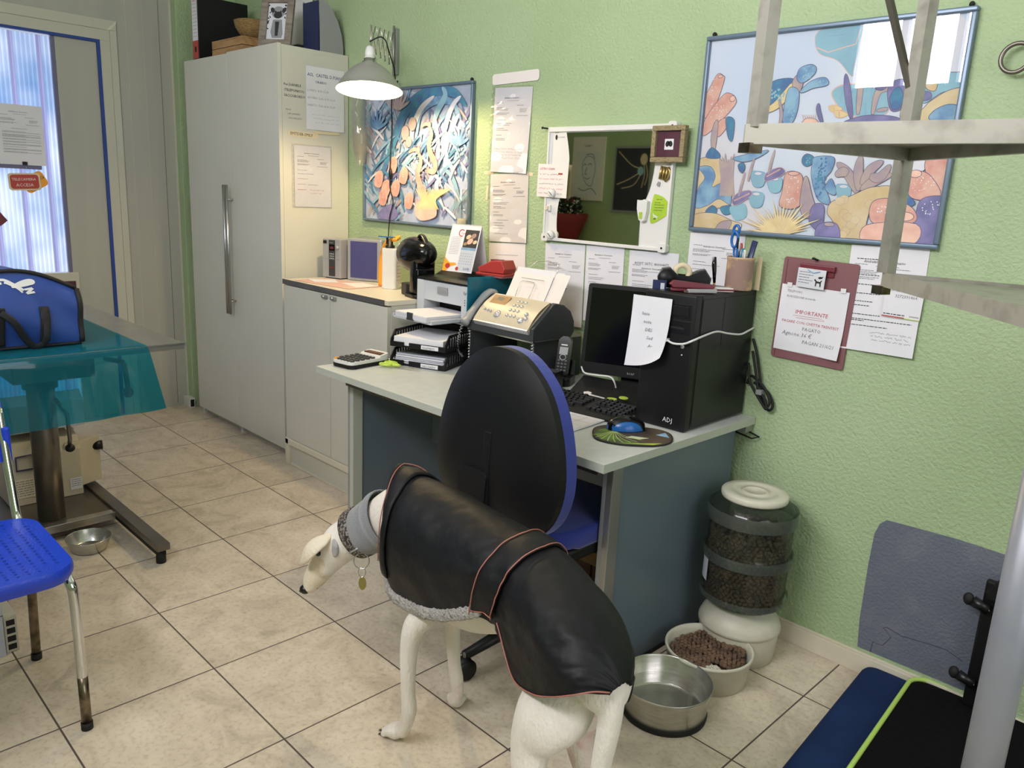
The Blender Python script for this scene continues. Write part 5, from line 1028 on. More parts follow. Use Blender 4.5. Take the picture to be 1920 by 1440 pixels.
g.tube(cr(hp, 3), [(.024, .016)]*3+[(.021, .013)]*3+[(.019, .011)]*4+[(.021, .012)]*3+[(.024, .015)]*3, 'grey_plastic', 12); g.obj('handset', t)
g = G(); pts = []; base = cr([(FX0+.0, FY0-.02, ZF+.015), (FX0-.01, FY0-.03, ZF-.04), (FX0-.03, FY0-.015, ZF-.09), (FX0-.015, FY0+.0, ZF-.12)], 30)
for k, p in enumerate(base): pts.append((p[0]+.005*math.cos(k*1.1), p[1]+.005*math.sin(k*1.1), p[2]))
g.tube(pts, .0016, 'grey_plastic', 5); g.obj('coiled_cord', t)
MS_ = frame((FX0+.11, FY0+.14, ZF+.10), (1, 0, 0), (0, .55, .83))
g = G(); g.at(MS_)
for k in range(9): g.grid(lambda u, v, k=k: (-.04+.012*k*(k % 3 == 0)+u*.205, v*(.125+.008*(k % 4)), .002*k+.01*v*v), 3, 5, 'paper' if k % 2 else 'paper_warm')
g.print_(.01, .10, .13, .002, 'ink_soft', z=.03); g.obj('document_stack', label='sheaf of papers standing in the feeder of the fax machine', cat='paper')
g = G(); g.at(MS_); g.tube([(.03, .0, .03), (.02, .075, .035), (.03, .085, .036), (.09, .085, .036), (.10, .075, .035), (.10, .0, .03)], .0012, 'steel', 6); g.tube([(-.045, .0, -.012), (-.03, .17, -.02), (-.01, .205, -.024), (.05, .215, -.026), (.11, .20, -.024), (.125, .17, -.02), (.11, .0, -.012)], .0015, 'steel', 6); g.obj('wire_support', t)
g = G(); g.at(MS_); g.prism([(.175, -.01), (.20, -.01), (.222, .10), (.205, .105)], .006, 'charcoal', z0=-.005); g.obj('paper_guide', t)
# papers inside the fax rack
for k in range(4):
    g = G(); g.at(ROTZ(2.24+.012*k, -.325+.006*k, Z0+.004+.011*k, -3+2*k)); g.box2((0, 0, 0), (.26, .27, .009), 'paper', bev=.001)
    if k == 3:
        for r_ in range(9): g.print_(.02, .24-.02*r_, .20-.01*(r_ % 3), .003, 'ink_soft', z=.0095)
        g.text('LISTINO', .12, .06, .016, 'ink', z=.0095)
    g.obj('paper_bundle', label='printed sheets inside the fax rack, %s of the pile' % ('lowest', 'second from the bottom', 'second from the top', 'uppermost, with text')[k], cat='paper', group='papers inside the fax rack')
# cordless phone in its cradle
t = thing('cordless_phone', 'black cordless phone with grey display standing in its cradle right of the fax rack', 'phone', (2.62, -.25, Z0))
MB_ = ROTZ(2.615, -.20, Z0, 25)
g = G(); g.at(MB_); g.prism(rrect(.085, .10, .02), .03, 'black_satin', bev=.004); g.prism([(-.035, 0), (.035, 0), (.03, .08), (-.03, .08)], .02, 'black_satin', M=frame((0, .045, 0), (1, 0, 0), (0, .3, 1)), bev=.003); g.obj('cradle', t)
MHn = MB_ @ frame((0, -.004, .018), (1, 0, 0), (0, .30, 1))
g = G(); g.at(MHn); g.prism([(x, y+.078) for x, y in rrect(.048, .156, .014)], .02, 'black_gloss', bev=.003); hs = g.obj('handset', t)
g = G(); g.at(MHn); g.rect(-.016, .088, .016, .116, .0206, 'grey_plastic'); g.rect(-.012, .122, .012, .126, .0206, 'white_plastic'); g.obj('display', hs)
for r_ in range(4):
    for c_ in range(3): g = G(); g.at(MHn); g.prism(ellipse(.005, .0035, 8, -.013+.013*c_, .03+.012*r_), .0014, 'charcoal', z0=.02); g.obj('key', hs)
g = G(); g.at(MHn); g.tube([(x*.012, y*.010+.078, .0212) for x, y in ellipse(1, 1, 14)], .0013, 'silver_plastic', 6, closed=True); g.obj('dial_ring', hs)
# black desk box between phone and keyboard
t = thing('plastic_box', 'small glossy black box with ridged top in front of the cordless phone', 'box', (2.66, -.30, Z0))
g = G(); g.at(ROTZ(2.635, -.295, Z0, 12)); g.box2((-.045, -.03, 0), (.045, .03, .065), 'black_gloss', bev=.003); 
for k in range(3): g.box2((-.044, -.02+.016*k, .065), (.044, -.012+.016*k, .0675), 'charcoal', bev=.001)
g.obj('body', t)

# monitor
t = thing('monitor', 'black flat computer monitor turned toward the room', 'monitor', (2.88, -.15, Z0))
MM = frame((2.712, -.215, .79), (.935, .355, 0), (-.0, .06, 1)); MW, MH_ = .372, .318
g = G(); g.at(MM); g.prism([(x+MW/2, y+MH_/2) for x, y in rrect(MW, MH_, .008)], .03, 'black_plastic', z0=-.03, bev=.003); g.obj('case', t)
g = G(); g.at(MM); g.rect(.014, .04, MW-.014, MH_-.014, .0005, 'black_gloss'); g.obj('screen', t)
g = G(); g.at(MM); g.text('acer', MW*.5-.012, .012, .016, 'silver_plastic', z=.0006); g.obj('brand_lettering', t)
g = G(); g.at(MM); g.box2((MW/2-.04, -.03, -.055), (MW/2+.04, .12, -.032), 'black_plastic', bev=.004); g.obj('neck', t)
g = G(); g.prism(ellipse(.13, .085, 30, 0, 0), .014, 'black_satin', M=ROTZ(2.89, -.13, Z0, 20), bev=.003); g.obj('base', t)
# sloped black organiser in front of the monitor with notes
t = thing('desk_organizer', 'black sloped desk organiser in front of the monitor foot', 'organizer', (2.90, -.27, Z0))
MO = ROTZ(2.885, -.240, Z0, 12)
g = G(); g.at(MO); g.prism([(-.06, .006), (.05, .050), (.05, .058), (-.06, .014)], .27, 'black_satin', M=frame((-.14, 0, 0), (0, 1, 0), (0, 0, 1)), bev=.001)
g.prism([(-.06, 0), (.05, 0), (.05, .056), (-.06, .012)], .005, 'black_satin', M=frame((-.14, 0, 0), (0, 1, 0), (0, 0, 1))); g.prism([(-.06, 0), (.05, 0), (.05, .056), (-.06, .012)], .005, 'black_satin', M=frame((.13, 0, 0), (0, 1, 0), (0, 0, 1))); g.obj('tray', t)
def pebble(name, lab, cat_, x, y, z, rz, m_, r1, r2, h):
    g = G(); g.at(ROTZ(x, y, z, rz)); g.prism(rrect(r1*2, r2*2, min(r1, r2)*.9), h, m_, bev=h*.3); return g.obj(name, label=lab, cat=cat_)
pebble('white_marker', 'short white marker lying on the desk organiser', 'pen', 2.88, -.318, Z0+.016, 0, 'white_plastic', .035, .006, .008)
pebble('crumpled_note', 'crumpled cream note beside the white marker', 'note', 2.835, -.312, Z0+.016, 30, 'paper_warm', .014, .012, .012)
pebble('lime_sticky_note', 'left one of two curled lime green sticky notes by the keyboard', 'note', 2.935, -.305, Z0+.022, 10, 'lime', .017, .013, .004)
pebble('lime_sticky_note', 'right one of two curled lime green sticky notes by the keyboard', 'note', 2.968, -.285, Z0+.030, -20, 'lime', .017, .013, .004)
# keyboard
t = thing('keyboard', 'black wired keyboard on the desk before the monitor', 'keyboard', (2.84, -.39, Z0))
MKb = ROTZ(2.842, -.398, Z0+.0015, 7); KW, KD = .45, .135
g = G(); g.at(MKb); g.prism([(-KD/2-.03, 0), (KD/2, 0), (KD/2, .022), (-KD/2-.0, .010), (-KD/2-.03, .005)], KW, 'black_plastic', M=frame((-KW/2, 0, 0), (0, 1, 0), (0, 0, 1)), bev=.002); g.obj('body', t)
g = G(); g.at(MKb); nk = 0
rows = [(15, 1.0), (15, 1), (14, 1), (13, 1), (9, 1)]
def key(x, y, w_): 
    h0 = .010+(y+KD/2)/KD*.012
    g = G(); g.at(MKb @ Matrix.Translation((x, y, h0)) @ Matrix.Rotation(R(5), 4, 'X')); g.raw([(-w_/2, -.0078, 0), (w_/2, -.0078, 0), (w_/2, .0078, 0), (-w_/2, .0078, 0), (-w_/2+.002, -.005, .007), (w_/2-.002, -.005, .007), (w_/2-.002, .0065, .007), (-w_/2+.002, .0065, .007)], [(0, 1, 5, 4), (1, 2, 6, 5), (2, 3, 7, 6), (3, 0, 4, 7), (4, 5, 6, 7)], 'black_satin'); g.obj('key', t)
for r_ in range(6):
    y = .052-.0205*r_; x = -KW/2+.018
    ws = {0: [.016]*13, 1: [.016]*13+[.034], 2: [.025]+[.016]*12+[.025], 3: [.03]+[.016]*11+[.038], 4: [.024]+[.016]*11+[.045], 5: [.024, .02, .02, .11, .02, .02, .024]}[r_]
    for w_ in ws: key(x+w_/2-.008, y, w_); x += w_+.0028
    for k in range(3):
        if r_ in (0, 1, 2) or (r_ == 4 and k == 1) or r_ == 5: key(.098+.0188*k, y, .016)
    for k in range(4):
        if r_ > 0: key(.158+.0188*k-.0, y, .016)
g.bm.free()
g = G(); g.at(MKb); g.box2((.16, .045, .0215), (.17, .05, .0235), 'blue_plastic'); g.obj('status_light', t)
# desk pad, mouse mat, mouse
g = G(); g.at(ROTZ(2.885, -.585, Z0, 5)); g.box2((-.20, -.105, 0), (.165, .10, .004), 'paper', bev=.001); t = g.obj('desk_planner', label='white desk planner pad with pale red ruling, half hidden by the chair back', cat='planner')
g = G(); g.at(ROTZ(2.885, -.585, Z0+.0046, 5))
for k in range(8): g.rect(-.19+.05*k, -.095, -.1892+.05*k, .085, 0, 'ink_red')
for k in range(5): g.rect(-.19, -.09+.04*k, .155, -.0892+.04*k, 0, 'ink_red')
g.scrawl(.02, .0, .10, .012, 'ink_red', z=.0001); g.scrawl(.04, -.05, .14, .01, 'ink_red', z=.0001); g.obj('printing', t)
t = thing('mouse_mat', 'rounded mouse mat with a grass and animal picture at the desk corner', 'mouse mat', (3.19, -.535, Z0))
mm = [(-.115, -.02), (-.10, -.07), (-.05, -.098), (.01, -.10), (.07, -.085), (.11, -.045), (.12, .01), (.11, .06), (.07, .09), (0, .098), (-.07, .09), (-.11, .05)]
mo = cr([mm[-1]]+mm+[mm[0], mm[1]], 4)[4:-4][:-1]; MMt = ROTZ(3.187, -.527, Z0, 38)
g = G(); g.at(MMt); g.prism(mo, .0025, 'black_rubber'); g.obj('rubber_base', t)
g = G(); g.at(MMt); g.flat([(x*.965, y*.96) for x, y in mo], .0028, 'pad_brown'); g.flat([(x*.95, y*.95) for x, y in mo if x < .02 or y < -.05]+[(-.02, .04)], .0030, 'pad_green') if False else g.flat([(-.10, .03), (-.108, -.02), (-.09, -.065), (-.045, -.088), (.01, -.09), (.02, -.07), (-.03, -.05), (-.06, 0), (-.06, .06)], .0030, 'pad_green')
for k in range(9): A_ = R(200+16*k); g.stroke(cr([(-.05, .03), (-.05+.04*math.cos(A_), .0+.04*math.sin(A_)), (-.04+.10*math.cos(A_)*.8, .0+.085*math.sin(A_))], 4), .0022, 'pad_pale' if k % 2 else 'lime', .0033)
g.flat([(-.04, -.093), (.06, -.082), (.085, -.06), (.03, -.075)], .0031, 'lime'); g.flat([(-.02, -.03), (.02, -.04), (.05, -.02), (.0, -.01)], .0031, 'pad_pale'); g.flat([(.07, .02), (.11, .0), (.10, .05)], .0031, 'art_blue'); g.obj('picture', t)
t = thing('computer_mouse', 'blue and black glossy computer mouse on the mat', 'mouse', (3.135, -.50, Z0+.003))
MMs = ROTZ(3.140, -.495, Z0+.0045, 50) @ Matrix.Scale(1.14, 4)
g = G(); g.at(MMs); g.raw(*(lambda V, F: (V, F))(*(lambda n=18, m=9: ([(.052*math.cos(2*PI*i/n)*math.cos(PI/2*j/m)*(1), .030*math.sin(2*PI*i/n)*math.cos(PI/2*j/m)*(1-.12*math.cos(2*PI*i/n)**2), .034*math.sin(PI/2*j/m)) for j in range(m) for i in range(n)]+[(0, 0, .034)], [(j*n+i, j*n+(i+1) % n, (j+1)*n+(i+1) % n, (j+1)*n+i) for j in range(m-1) for i in range(n)]+[((m-1)*n+i, (m-1)*n+(i+1) % n, m*n) for i in range(n)]))()), 'blue_plastic', smooth=True); g.obj('body', t)
g = G(); g.at(MMs); g.grid(lambda u, v: ((u-.5)*.098, (v-.5)*.044*(1-.3*(2*u-1)**2), .0358*math.sqrt(max(0, 1-((u-.5)*.098/.0545)**2-((v-.5)*.044/.032)**2))+.0006), 14, 8, 'black_gloss'); g.cyl((.02, -.004, .032), (.02, .004, .032), .006, 'black_rubber', 10); g.obj('top_cover', t)

# computer tower
t = thing('computer_tower', 'large black computer tower at the right end of the desk', 'computer', (3.17, -.2, Z0))
TX0, TX1, TY0, TY1, TH = 3.088, 3.264, -.376, -.010, .412
MTw = ROTZ(TX1, TY0, 0, 1.5)
def tw(x, y, z): return (x-TX1, y-TY0, z)
g = G(); g.at(MTw); g.box2(tw(TX0, TY0+.035, Z0+.006), tw(TX1, TY1, Z0+TH), 'dark_case', bev=.002); g.obj('case', t)
g = G(); g.at(MTw); g.box2(tw(TX0, TY0, Z0+.002), tw(TX1, TY0+.036, Z0+TH+.001), 'black_plastic', bev=.006, seg=3); fp = g.obj('front_panel', t)
g = G(); g.at(MTw); g.box2(tw(TX0+.012, TY0-.001, Z0+.34), tw(TX1-.012, TY0+.001, Z0+.385), 'black_satin', bev=.001); g.box2(tw(TX0+.02, TY0-.003, Z0+.349), tw(TX1-.02, TY0, Z0+.378), 'black_plastic', bev=.001); g.obj('disc_drive', fp)
g = G(); g.at(MTw); g.box2(tw(TX0+.012, TY0-.001, Z0+.295), tw(TX1-.012, TY0+.001, Z0+.335), 'black_satin', bev=.001); g.box2(tw(TX0+.05, TY0-.002, Z0+.31), tw(TX1-.03, TY0, Z0+.316), 'black_rubber'); g.obj('card_slot', fp)
g = G(); g.at(MTw); g.cyl(tw(TX1-.03, TY0+.001, Z0+.235), tw(TX1-.03, TY0-.002, Z0+.235), .0022, 'white_plastic', 8); g.cyl(tw(TX1-.03, TY0+.001, Z0+.26), tw(TX1-.03, TY0-.003, Z0+.26), .006, 'silver_plastic', 12); g.obj('power_button', fp)
g = G(); g.at(MTw @ frame(tw(TX1-.075, TY0-.0008, Z0+.022), (1, 0, 0), (0, 0, 1))); g.text('ADJ', 0, 0, .021, 'white_plastic', z=0); g.obj('logo_lettering', fp)
g = G(); g.at(MTw); g.box2(tw(TX1-.0005, TY0+.04, Z0+.012), tw(TX1+.0015, TY1-.006, Z0+TH-.012), 'dark_case', bev=.0005); g.box2(tw(TX1, -.21, Z0+.25), tw(TX1+.0022, -.209, Z0+TH-.012), 'black_rubber'); g.obj('side_panel', t)
g = G(); g.at(MTw)
for x in (TX0+.02, TX1-.02):
    for y in (TY0+.05, TY1-.03): g.cyl(tw(x, y, Z0), tw(x, y, Z0+.008), .009, 'black_rubber', 10)
g.obj('feet', t)
# white usb cable crossing the tower
cz = [(3.185, -.388, .998), (3.21, -.392, .992), (3.245, -.390, .996), (3.272, -.384, 1.010), (3.270, -.32, 1.019), (3.267, -.25, 1.024), (3.265, -.18, 1.012), (3.263, -.10, 1.002), (3.261, -.05, 1.008), (3.256, -.004, 1.014)]
g = G(); g.tube(cr(cz, 5), .0032, 'white_plastic', 8); t = g.obj('usb_cable', label='white cable plugged into the tower front and running back along its side', cat='cable')
g = G(); g.at(ROTZ(3.180, -.386, .998, 4)); g.box((0, 0, 0), (.016, .016, .009), 'white_plastic', bev=.001); g.obj('plug', t)
g = G(); cz = [(2.74, -.24, .815), (2.77, -.255, .80), (2.82, -.245, .80), (2.865, -.235, .802), (2.885, -.235, .79), (2.888, -.225, .765), (2.885, -.22, .745)]; g.tube(cr(cz, 6), .003, 'white_plastic', 8); g.obj('white_cable', label='short white cable looping below the monitor screen', cat='cable')
# note stuck on the tower front
PN = frame((3.058, -.396, .915), (math.cos(R(6)), math.sin(R(6)), 0), (0, 0, 1))
def nt(u, v): return (.0+.132*u-.010*(1-v)**2, .205*v-(.016*(1-u)*(1-v))+.030*u**3*(1-v)**3, .004+.022*u*(1-v)**3+.006*(1-v))
g = G(); g.at(PN); g.grid(nt, 10, 14, 'paper'); t = g.obj('hanging_note', label='white handwritten note hanging from the top of the computer tower front', cat='note')
g = G(); g.at(PN @ Matrix.Translation((0, 0, .0)))
for k, s_ in enumerate(('base', 'note', 'DES', 'Sed', 'Annullo', 'xFinn')): g.text(s_, .036+.008*k, .148-.024*k, .0145, 'ink_soft', z=.0075+.0016*k, shear=.2)
g.obj('handwriting', t)
# things on the tower
ZT = Z0+TH+.0025
t = thing('tape_dispenser', 'black tape dispenser with a roll of tape on the computer tower', 'tape dispenser', (3.12, -.22, ZT))
MD = ROTZ(3.125, -.235, ZT, 38)
g = G(); g.at(MD); g.prism([(-.075, .0), (.075, .0), (.08, .035), (.06, .062), (.035, .055), (.012, .036), (-.025, .038), (-.045, .062), (-.07, .058), (-.083, .03)], .05, 'black_satin', M=frame((0, .025, 0), (1, 0, 0), (0, 0, 1)), bev=.004); g.lathe([(0, -.001), (.024, 0), (.027, .004), (.027, .01), (0, .01)], 'black_plastic', seg=20, M=frame((-.057, -.026, .03), (1, 0, 0), (0, 0, 1))); g.obj('body', t)
g = G(); g.at(MD); g.lathe([(.015, -.010), (.030, -.010), (.030, .010), (.015, .010), (.015, -.010)], 'tape', seg=28, M=frame((-.008, 0, .048), (1, 0, 0), (0, 0, 1))); g.obj('tape_roll', t)
t = thing('stapler', 'dark red stapler lying in front of the tape dispenser on the tower', 'stapler', (3.18, -.28, ZT))
MSt = ROTZ(3.19, -.285, ZT, 48)
g = G(); g.at(MSt); g.box2((-.065, -.014, 0), (.065, .014, .008), 'dark_red', bev=.002); g.obj('base', t)
g = G(); g.at(MSt); g.prism([(-.062, 0), (.062, .0), (.066, .012), (-.06, .022), (-.072, .01)], .024, 'dark_red', M=frame((0, .012, .0095), (1, 0, 0), (0, 0, 1)), bev=.002); g.obj('arm', t)
g = G(); g.at(ROTZ(3.235, -.30, ZT, 62)); g.box2((-.05, -.006, .001), (.045, .006, .012), 'silver_plastic', bev=.002); g.box2((-.06, -.004, .002), (-.04, .004, .008), 'steel_dark'); g.obj('nail_clipper', label='silver metal clipper lying at the front right edge of the tower top', cat='clipper')
g = G(); g.at(ROTZ(3.23, -.20, ZT, 55)); g.box2((-.055, -.018, 0), (.04, .018, .012), 'white_plastic', bev=.003); g.box2((-.03, -.0185, .003), (.042, .0185, .009), 'dark_red', bev=.001); g.obj('stationery_case', label='white and dark red stationery case lying behind the stapler', cat='case')
g = G(); x, y = 3.19, -.165; g.lathe([(.006, 0), (.012, .002), (.004, .012), (.0035, .022)], 'gold_metal', c=(x, y, ZT), seg=14); g.tube([(x, y, ZT+.02), (x-.004, y, ZT+.055), (x-.007, y, ZT+.075), (x-.009, y, ZT+.10)], [.004, .0065, .0075, .006], 'black_gloss', 12); g.box2((x-.013, y-.004, ZT+.085), (x-.006, y-.0062, ZT+.1), 'silver_plastic'); g.obj('stamp_handle', label='slim black upright handle on a brass foot, left of the pen cup', cat='stamp')
g = G(); g.at(frame((3.075, -.33, ZT-.03), (.8, .6, 0), (0, 0, 1))); g.box2((0, 0, 0), (.042, .055, .002), 'navy_plastic', bev=.0005); g.box2((.024, .02, .002), (.036, .046, .0026), 'photo_light'); g.obj('card_holder', label='dark blue card standing at the rear left of the tower top', cat='card')
t = thing('pen_cup', 'beige patterned cup full of pens on the computer tower', 'pen cup', (3.235, -.075, ZT))
CPX, CPY = 3.228, -.085
g = G(); g.lathe([(0, 0), (.040, 0), (.042, .004), (.042, .095), (.0435, .098), (.0435, .102), (.038, .102), (.038, .006), (0, .006)], 'wicker_cup', c=(CPX, CPY, ZT), seg=32); g.obj('cup', t)
pens = [('blue_scissors', 'blue scissors standing handle-up in the pen cup', 'scissors', -.026, -.010, 'blue_plastic', .0055, .185), ('pencil', 'thin black pencil leaning in the pen cup', 'pencil', -.014, -.014, 'black_plastic', .0035, .16), ('pen', 'red-capped pen in the pen cup', 'pen', -.006, -.004, 'red_plastic', .0055, .145), ('pen', 'bright blue pen in the pen cup', 'pen', -.010, -.022, 'blue_plastic', .006, .128), ('marker', 'teal-blue marker in the middle of the pen cup', 'pen', .006, -.016, 'teal_solid', .007, .13), ('pen', 'white pen with a clip in the pen cup', 'pen', .015, -.018, 'white_plastic', .006, .126), ('ruler', 'wide dark blue ruler leaning right in the pen cup', 'ruler', .024, -.004, 'navy_plastic', .009, .155)]
for nm, lb, ct, dx, dy, m_, r_, L_ in pens:
    b = Vector((CPX+dx*.5, CPY+dy*.5, ZT+.010)); e = Vector((CPX+dx*1.05+(.018 if nm == 'ruler' else .004 if nm != 'blue_scissors' else -.002), CPY+dy, ZT+L_)); g = G()
    if nm == 'blue_scissors':
        g.tube([b, b.lerp(e, .7)], .004, m_, 8); q = b.lerp(e, .7)
        g.tube([q+Vector((x*.011, 0, .022+y*.024)) for x, y in ellipse(1, 1, 14)], .0045, m_, 8, closed=True); g.tube([q+Vector((x*.010, .004, .052+y*.014)) for x, y in ellipse(1, 1, 12)], .0045, m_, 8, closed=True)
    elif nm == 'ruler': g.tube([b, e], [(.010, .003), (.010, .003)], m_, 8, up=(0, 1, 0))
    else:
        g.tube([b, b.lerp(e, .93), e], [r_, r_, r_*.6], m_, 10)
        if ct == 'pen': g.tube([b.lerp(e, .7)+Vector((0, -r_-.001, 0)), b.lerp(e, .97)+Vector((0, -r_-.001, 0))], .0014, 'silver_plastic', 6)
    g.obj(nm, label=lb, cat=ct)
g = G(); g.box2((CPX+.030, -.036, ZT), (CPX+.046, -.033, ZT+.104), 'tape'); g.obj('cream_card', label='narrow cream card standing just behind the pen cup', cat='card')
# bundle of cables behind the tower
for k, (pts, lb) in enumerate((([(3.285, -.012, .98), (3.31, -.02, .93), (3.33, -.022, .86), (3.345, -.02, .80), (3.37, -.02, .76), (3.385, -.02, .775), (3.37, -.02, .81), (3.34, -.02, .83), (3.31, -.02, .84)], 'outermost black cable of the loop hanging behind the tower'), ([(3.29, -.015, .94), (3.315, -.028, .88), (3.34, -.03, .80), (3.365, -.03, .77), (3.378, -.03, .79), (3.355, -.03, .83), (3.30, -.02, .86), (3.285, -.015, .83)], 'inner black cable of the loop hanging behind the tower'), ([(3.283, -.02, .90), (3.30, -.034, .85), (3.32, -.035, .82), (3.35, -.035, .785), (3.372, -.036, .765), (3.36, -.035, .80), (3.33, -.03, .815)], 'short black cable nearest the tower in the hanging loop'))):
    pts = [(x-.022, y, z) for x, y, z in pts]; g = G(); g.tube(cr(pts, 5), .0045, 'black_rubber', 7)
    if k == 1: g.box((3.318, -.026, .815), (.02, .03, .016), 'grey_plastic', bev=.002)
    g.obj('cable', label=lb, cat='cable', group='black cables behind the computer tower')

# ------------------------------------------------------------------ on the low cabinet
t = thing('stereo_unit', 'silver mini stereo with dark display standing beside the wardrobe', 'stereo', (1.06, -.2, ZK))
MR = ROTZ(.992, -.215, ZK, 12)
g = G(); g.at(MR); g.box2((0, 0, .004), (.122, .10, .195), 'silver_plastic', bev=.004); g.box2((.01, .01, 0), (.11, .09, .006), 'black_rubber'); g.obj('case', t)
g = G(); g.at(MR @ frame((0, -.0006, 0), (1, 0, 0), (0, 0, 1))); g.rect(.044, .012, .088, .19, 0, 'charcoal'); g.rect(.048, .138, .084, .168, .0006, 'black_gloss'); g.rect(.055, .146, .078, .158, .001, 'dark_red'); g.rect(.05, .05, .08, .058, .0006, 'dark_red'); g.text('stereo', .052, .175, .008, 'white_plastic', z=.0006)
for k in range(9): g.flat(ellipse(.003, .003, 8, .055+.0105*(k % 3), .122-.011*(k//3)), .0008, 'white_plastic')
g.rect(.006, .170, .03, .186, .0006, 'black_plastic'); g.rect(.002, .095, .123, .0965, .0004, 'grey_plastic'); g.obj('front_panel', t)
g = G(); g.at(MR @ frame((0, -.0006, 0), (1, 0, 0), (0, 0, 1))); g.lathe([(.009, 0), (.009, .007), (.006, .009), (0, .009)], 'silver_plastic', c=(.105, .155, 0), seg=16); g.obj('volume_knob', t)
t = thing('speaker', 'stereo speaker with dark blue cloth front on the low cabinet', 'speaker', (1.2, -.13, ZK))
MSp = ROTZ(1.130, -.160, ZK, 28)
g = G(); g.at(MSp); g.box2((0, 0, .001), (.185, .085, .205), 'silver_plastic', bev=.005); g.obj('cabinet', t)
g = G(); g.at(MSp); g.box2((.018, -.004, .014), (.162, .004, .192), 'speaker_cloth', bev=.002); g.obj('cloth_grille', t)
g = G(); g.tube([(1.1, -.11, ZK+.197), (1.14, -.06, ZK+.215), (1.22, -.03, ZK+.212), (1.25, -.02, ZK+.10)], .0025, 'grey_plastic', 6); g.obj('cable', t)
t = thing('canister', 'white canister with dark cap, partly hidden by the coffee machine', 'canister', (1.50, -.14, ZK))
CX_, CY_ = 1.50, -.165
g = G(); g.at(ROTZ(CX_, CY_, ZK, 25)); g.prism(rrect(.075, .055, .012), .185, 'white_plastic', bev=.006); g.obj('body', t)
g = G(); g.lathe([(.022, .185), (.022, .196), (.014, .2), (.012, .225), (0, .225)], 'black_plastic', c=(CX_-.01, CY_, ZK), seg=16); g.obj('cap', t)
g = G(); g.rect(-.03, .02, .03, .12, .0, 'paper') ; g.bm.free()
g = G(); g.at(ROTZ(CX_, CY_, ZK, 25) @ frame((.0376, -.022, .02), (0, 1, 0), (0, 0, 1))); g.rect(0, 0, .044, .12, .0006, 'paper_warm')
for k in range(6): g.print_(.004, .1-.016*k, .04, .002, 'ink_red', z=.001)
g.obj('label', t)
for k in range(5):
    g = G(); X0 = CX_-.050-.0065*k; g.tube(cr([(X0, CY_-.002*k, ZK+.004), (X0-.003, CY_-.002*k, ZK+.07), (X0-.001, CY_, ZK+.15), (X0+.012, CY_+.003*k, ZK+.20), (X0+.045, CY_+.005*k, ZK+.222), (X0+.09, CY_+.01*k, ZK+.225+.003*k)], 4), [(.0016, .010)]*21, 'orange_plastic', 6); g.obj('orange_strap', label='orange plastic strap beside the white canister, %s' % ('nearest the canister', 'second from the canister', 'middle one', 'second from the outside', 'outermost')[k], cat='strap', group='orange straps beside the canister')
g = G(); g.at(ROTZ(CX_-.035, CY_-.01, ZK+.232, 18)); g.prism(rrect(.075, .014, .006), .004, 'blue_plastic'); g.prism(ellipse(.016, .009, 14, .04, 0), .004, 'blue_plastic', z0=.001); g.tube([(.01, 0, -.03), (.01, 0, 0)], .004, 'black_plastic', 8); g.obj('brush', label='small blue-handled brush lying over the canister cap', cat='brush')
# coffee machine
t = thing('coffee_machine', 'glossy black rounded capsule coffee machine on the low cabinet', 'coffee machine', (1.73, -.2, ZK))
MCf = ROTZ(1.742, -.208, ZK, -14)
g = G(); g.at(MCf); g.prism(rrect(.115, .12, .02), .014, 'black_satin', M=Matrix.Translation((.06, 0, 0)), bev=.003); g.prism(rrect(.085, .085, .02), .05, 'black_satin', M=Matrix.Translation((-.035, 0, 0)), bev=.004); g.box2((.03, -.045, .01), (.10, .045, .13), 'black_gloss', bev=.012, seg=3); g.obj('base', t)
g = G(); g.at(MCf)
hp = [(-.092, 0, .158), (-.086, 0, .162), (-.06, 0, .172), (-.02, 0, .178), (.025, 0, .178), (.075, 0, .186), (.12, 0, .188), (.135, 0, .188)]; hr = [.036, .056, .070, .076, .074, .060, .042, .022]
g.tube(cr(hp, 4), [r[0] for r in cr([(x,) for x in hr], 4)], 'black_gloss', 24); g.obj('rounded_head', t)
g = G(); g.at(MCf); g.cyl((-.066, 0, .135), (-.072, 0, .105), .02, 'black_plastic', 16, r2=.014); g.obj('nozzle', t)
g = G(); g.at(MCf @ frame((-.070, -.052, .208), (.75, -.65, 0), (.35, .35, .85))); g.lathe([(.017, 0), (.017, .003), (0, .003)], 'silver_plastic', seg=20); g.lathe([(.013, .0031), (0, .0033)], 'black_plastic', seg=20); g.tube([(x*.008, y*.005, .004) for x, y in ellipse(1, 1, 12)], .0012, 'white_plastic', 5, closed=True); g.obj('badge', t)
g = G(); g.at(MCf); g.tube(cr([(.03, .0, .252), (.045, .0, .264), (.07, 0, .258), (.10, 0, .235), (.12, 0, .215)], 4), [(.012, .005)]*17, 'black_satin', 10); g.obj('lever', t)
g = G(); g.at(MCf); g.box2((.035, -.05, .012), (.092, .05, .190), 'black_gloss', bev=.015, seg=3); g.obj('water_tank', t)

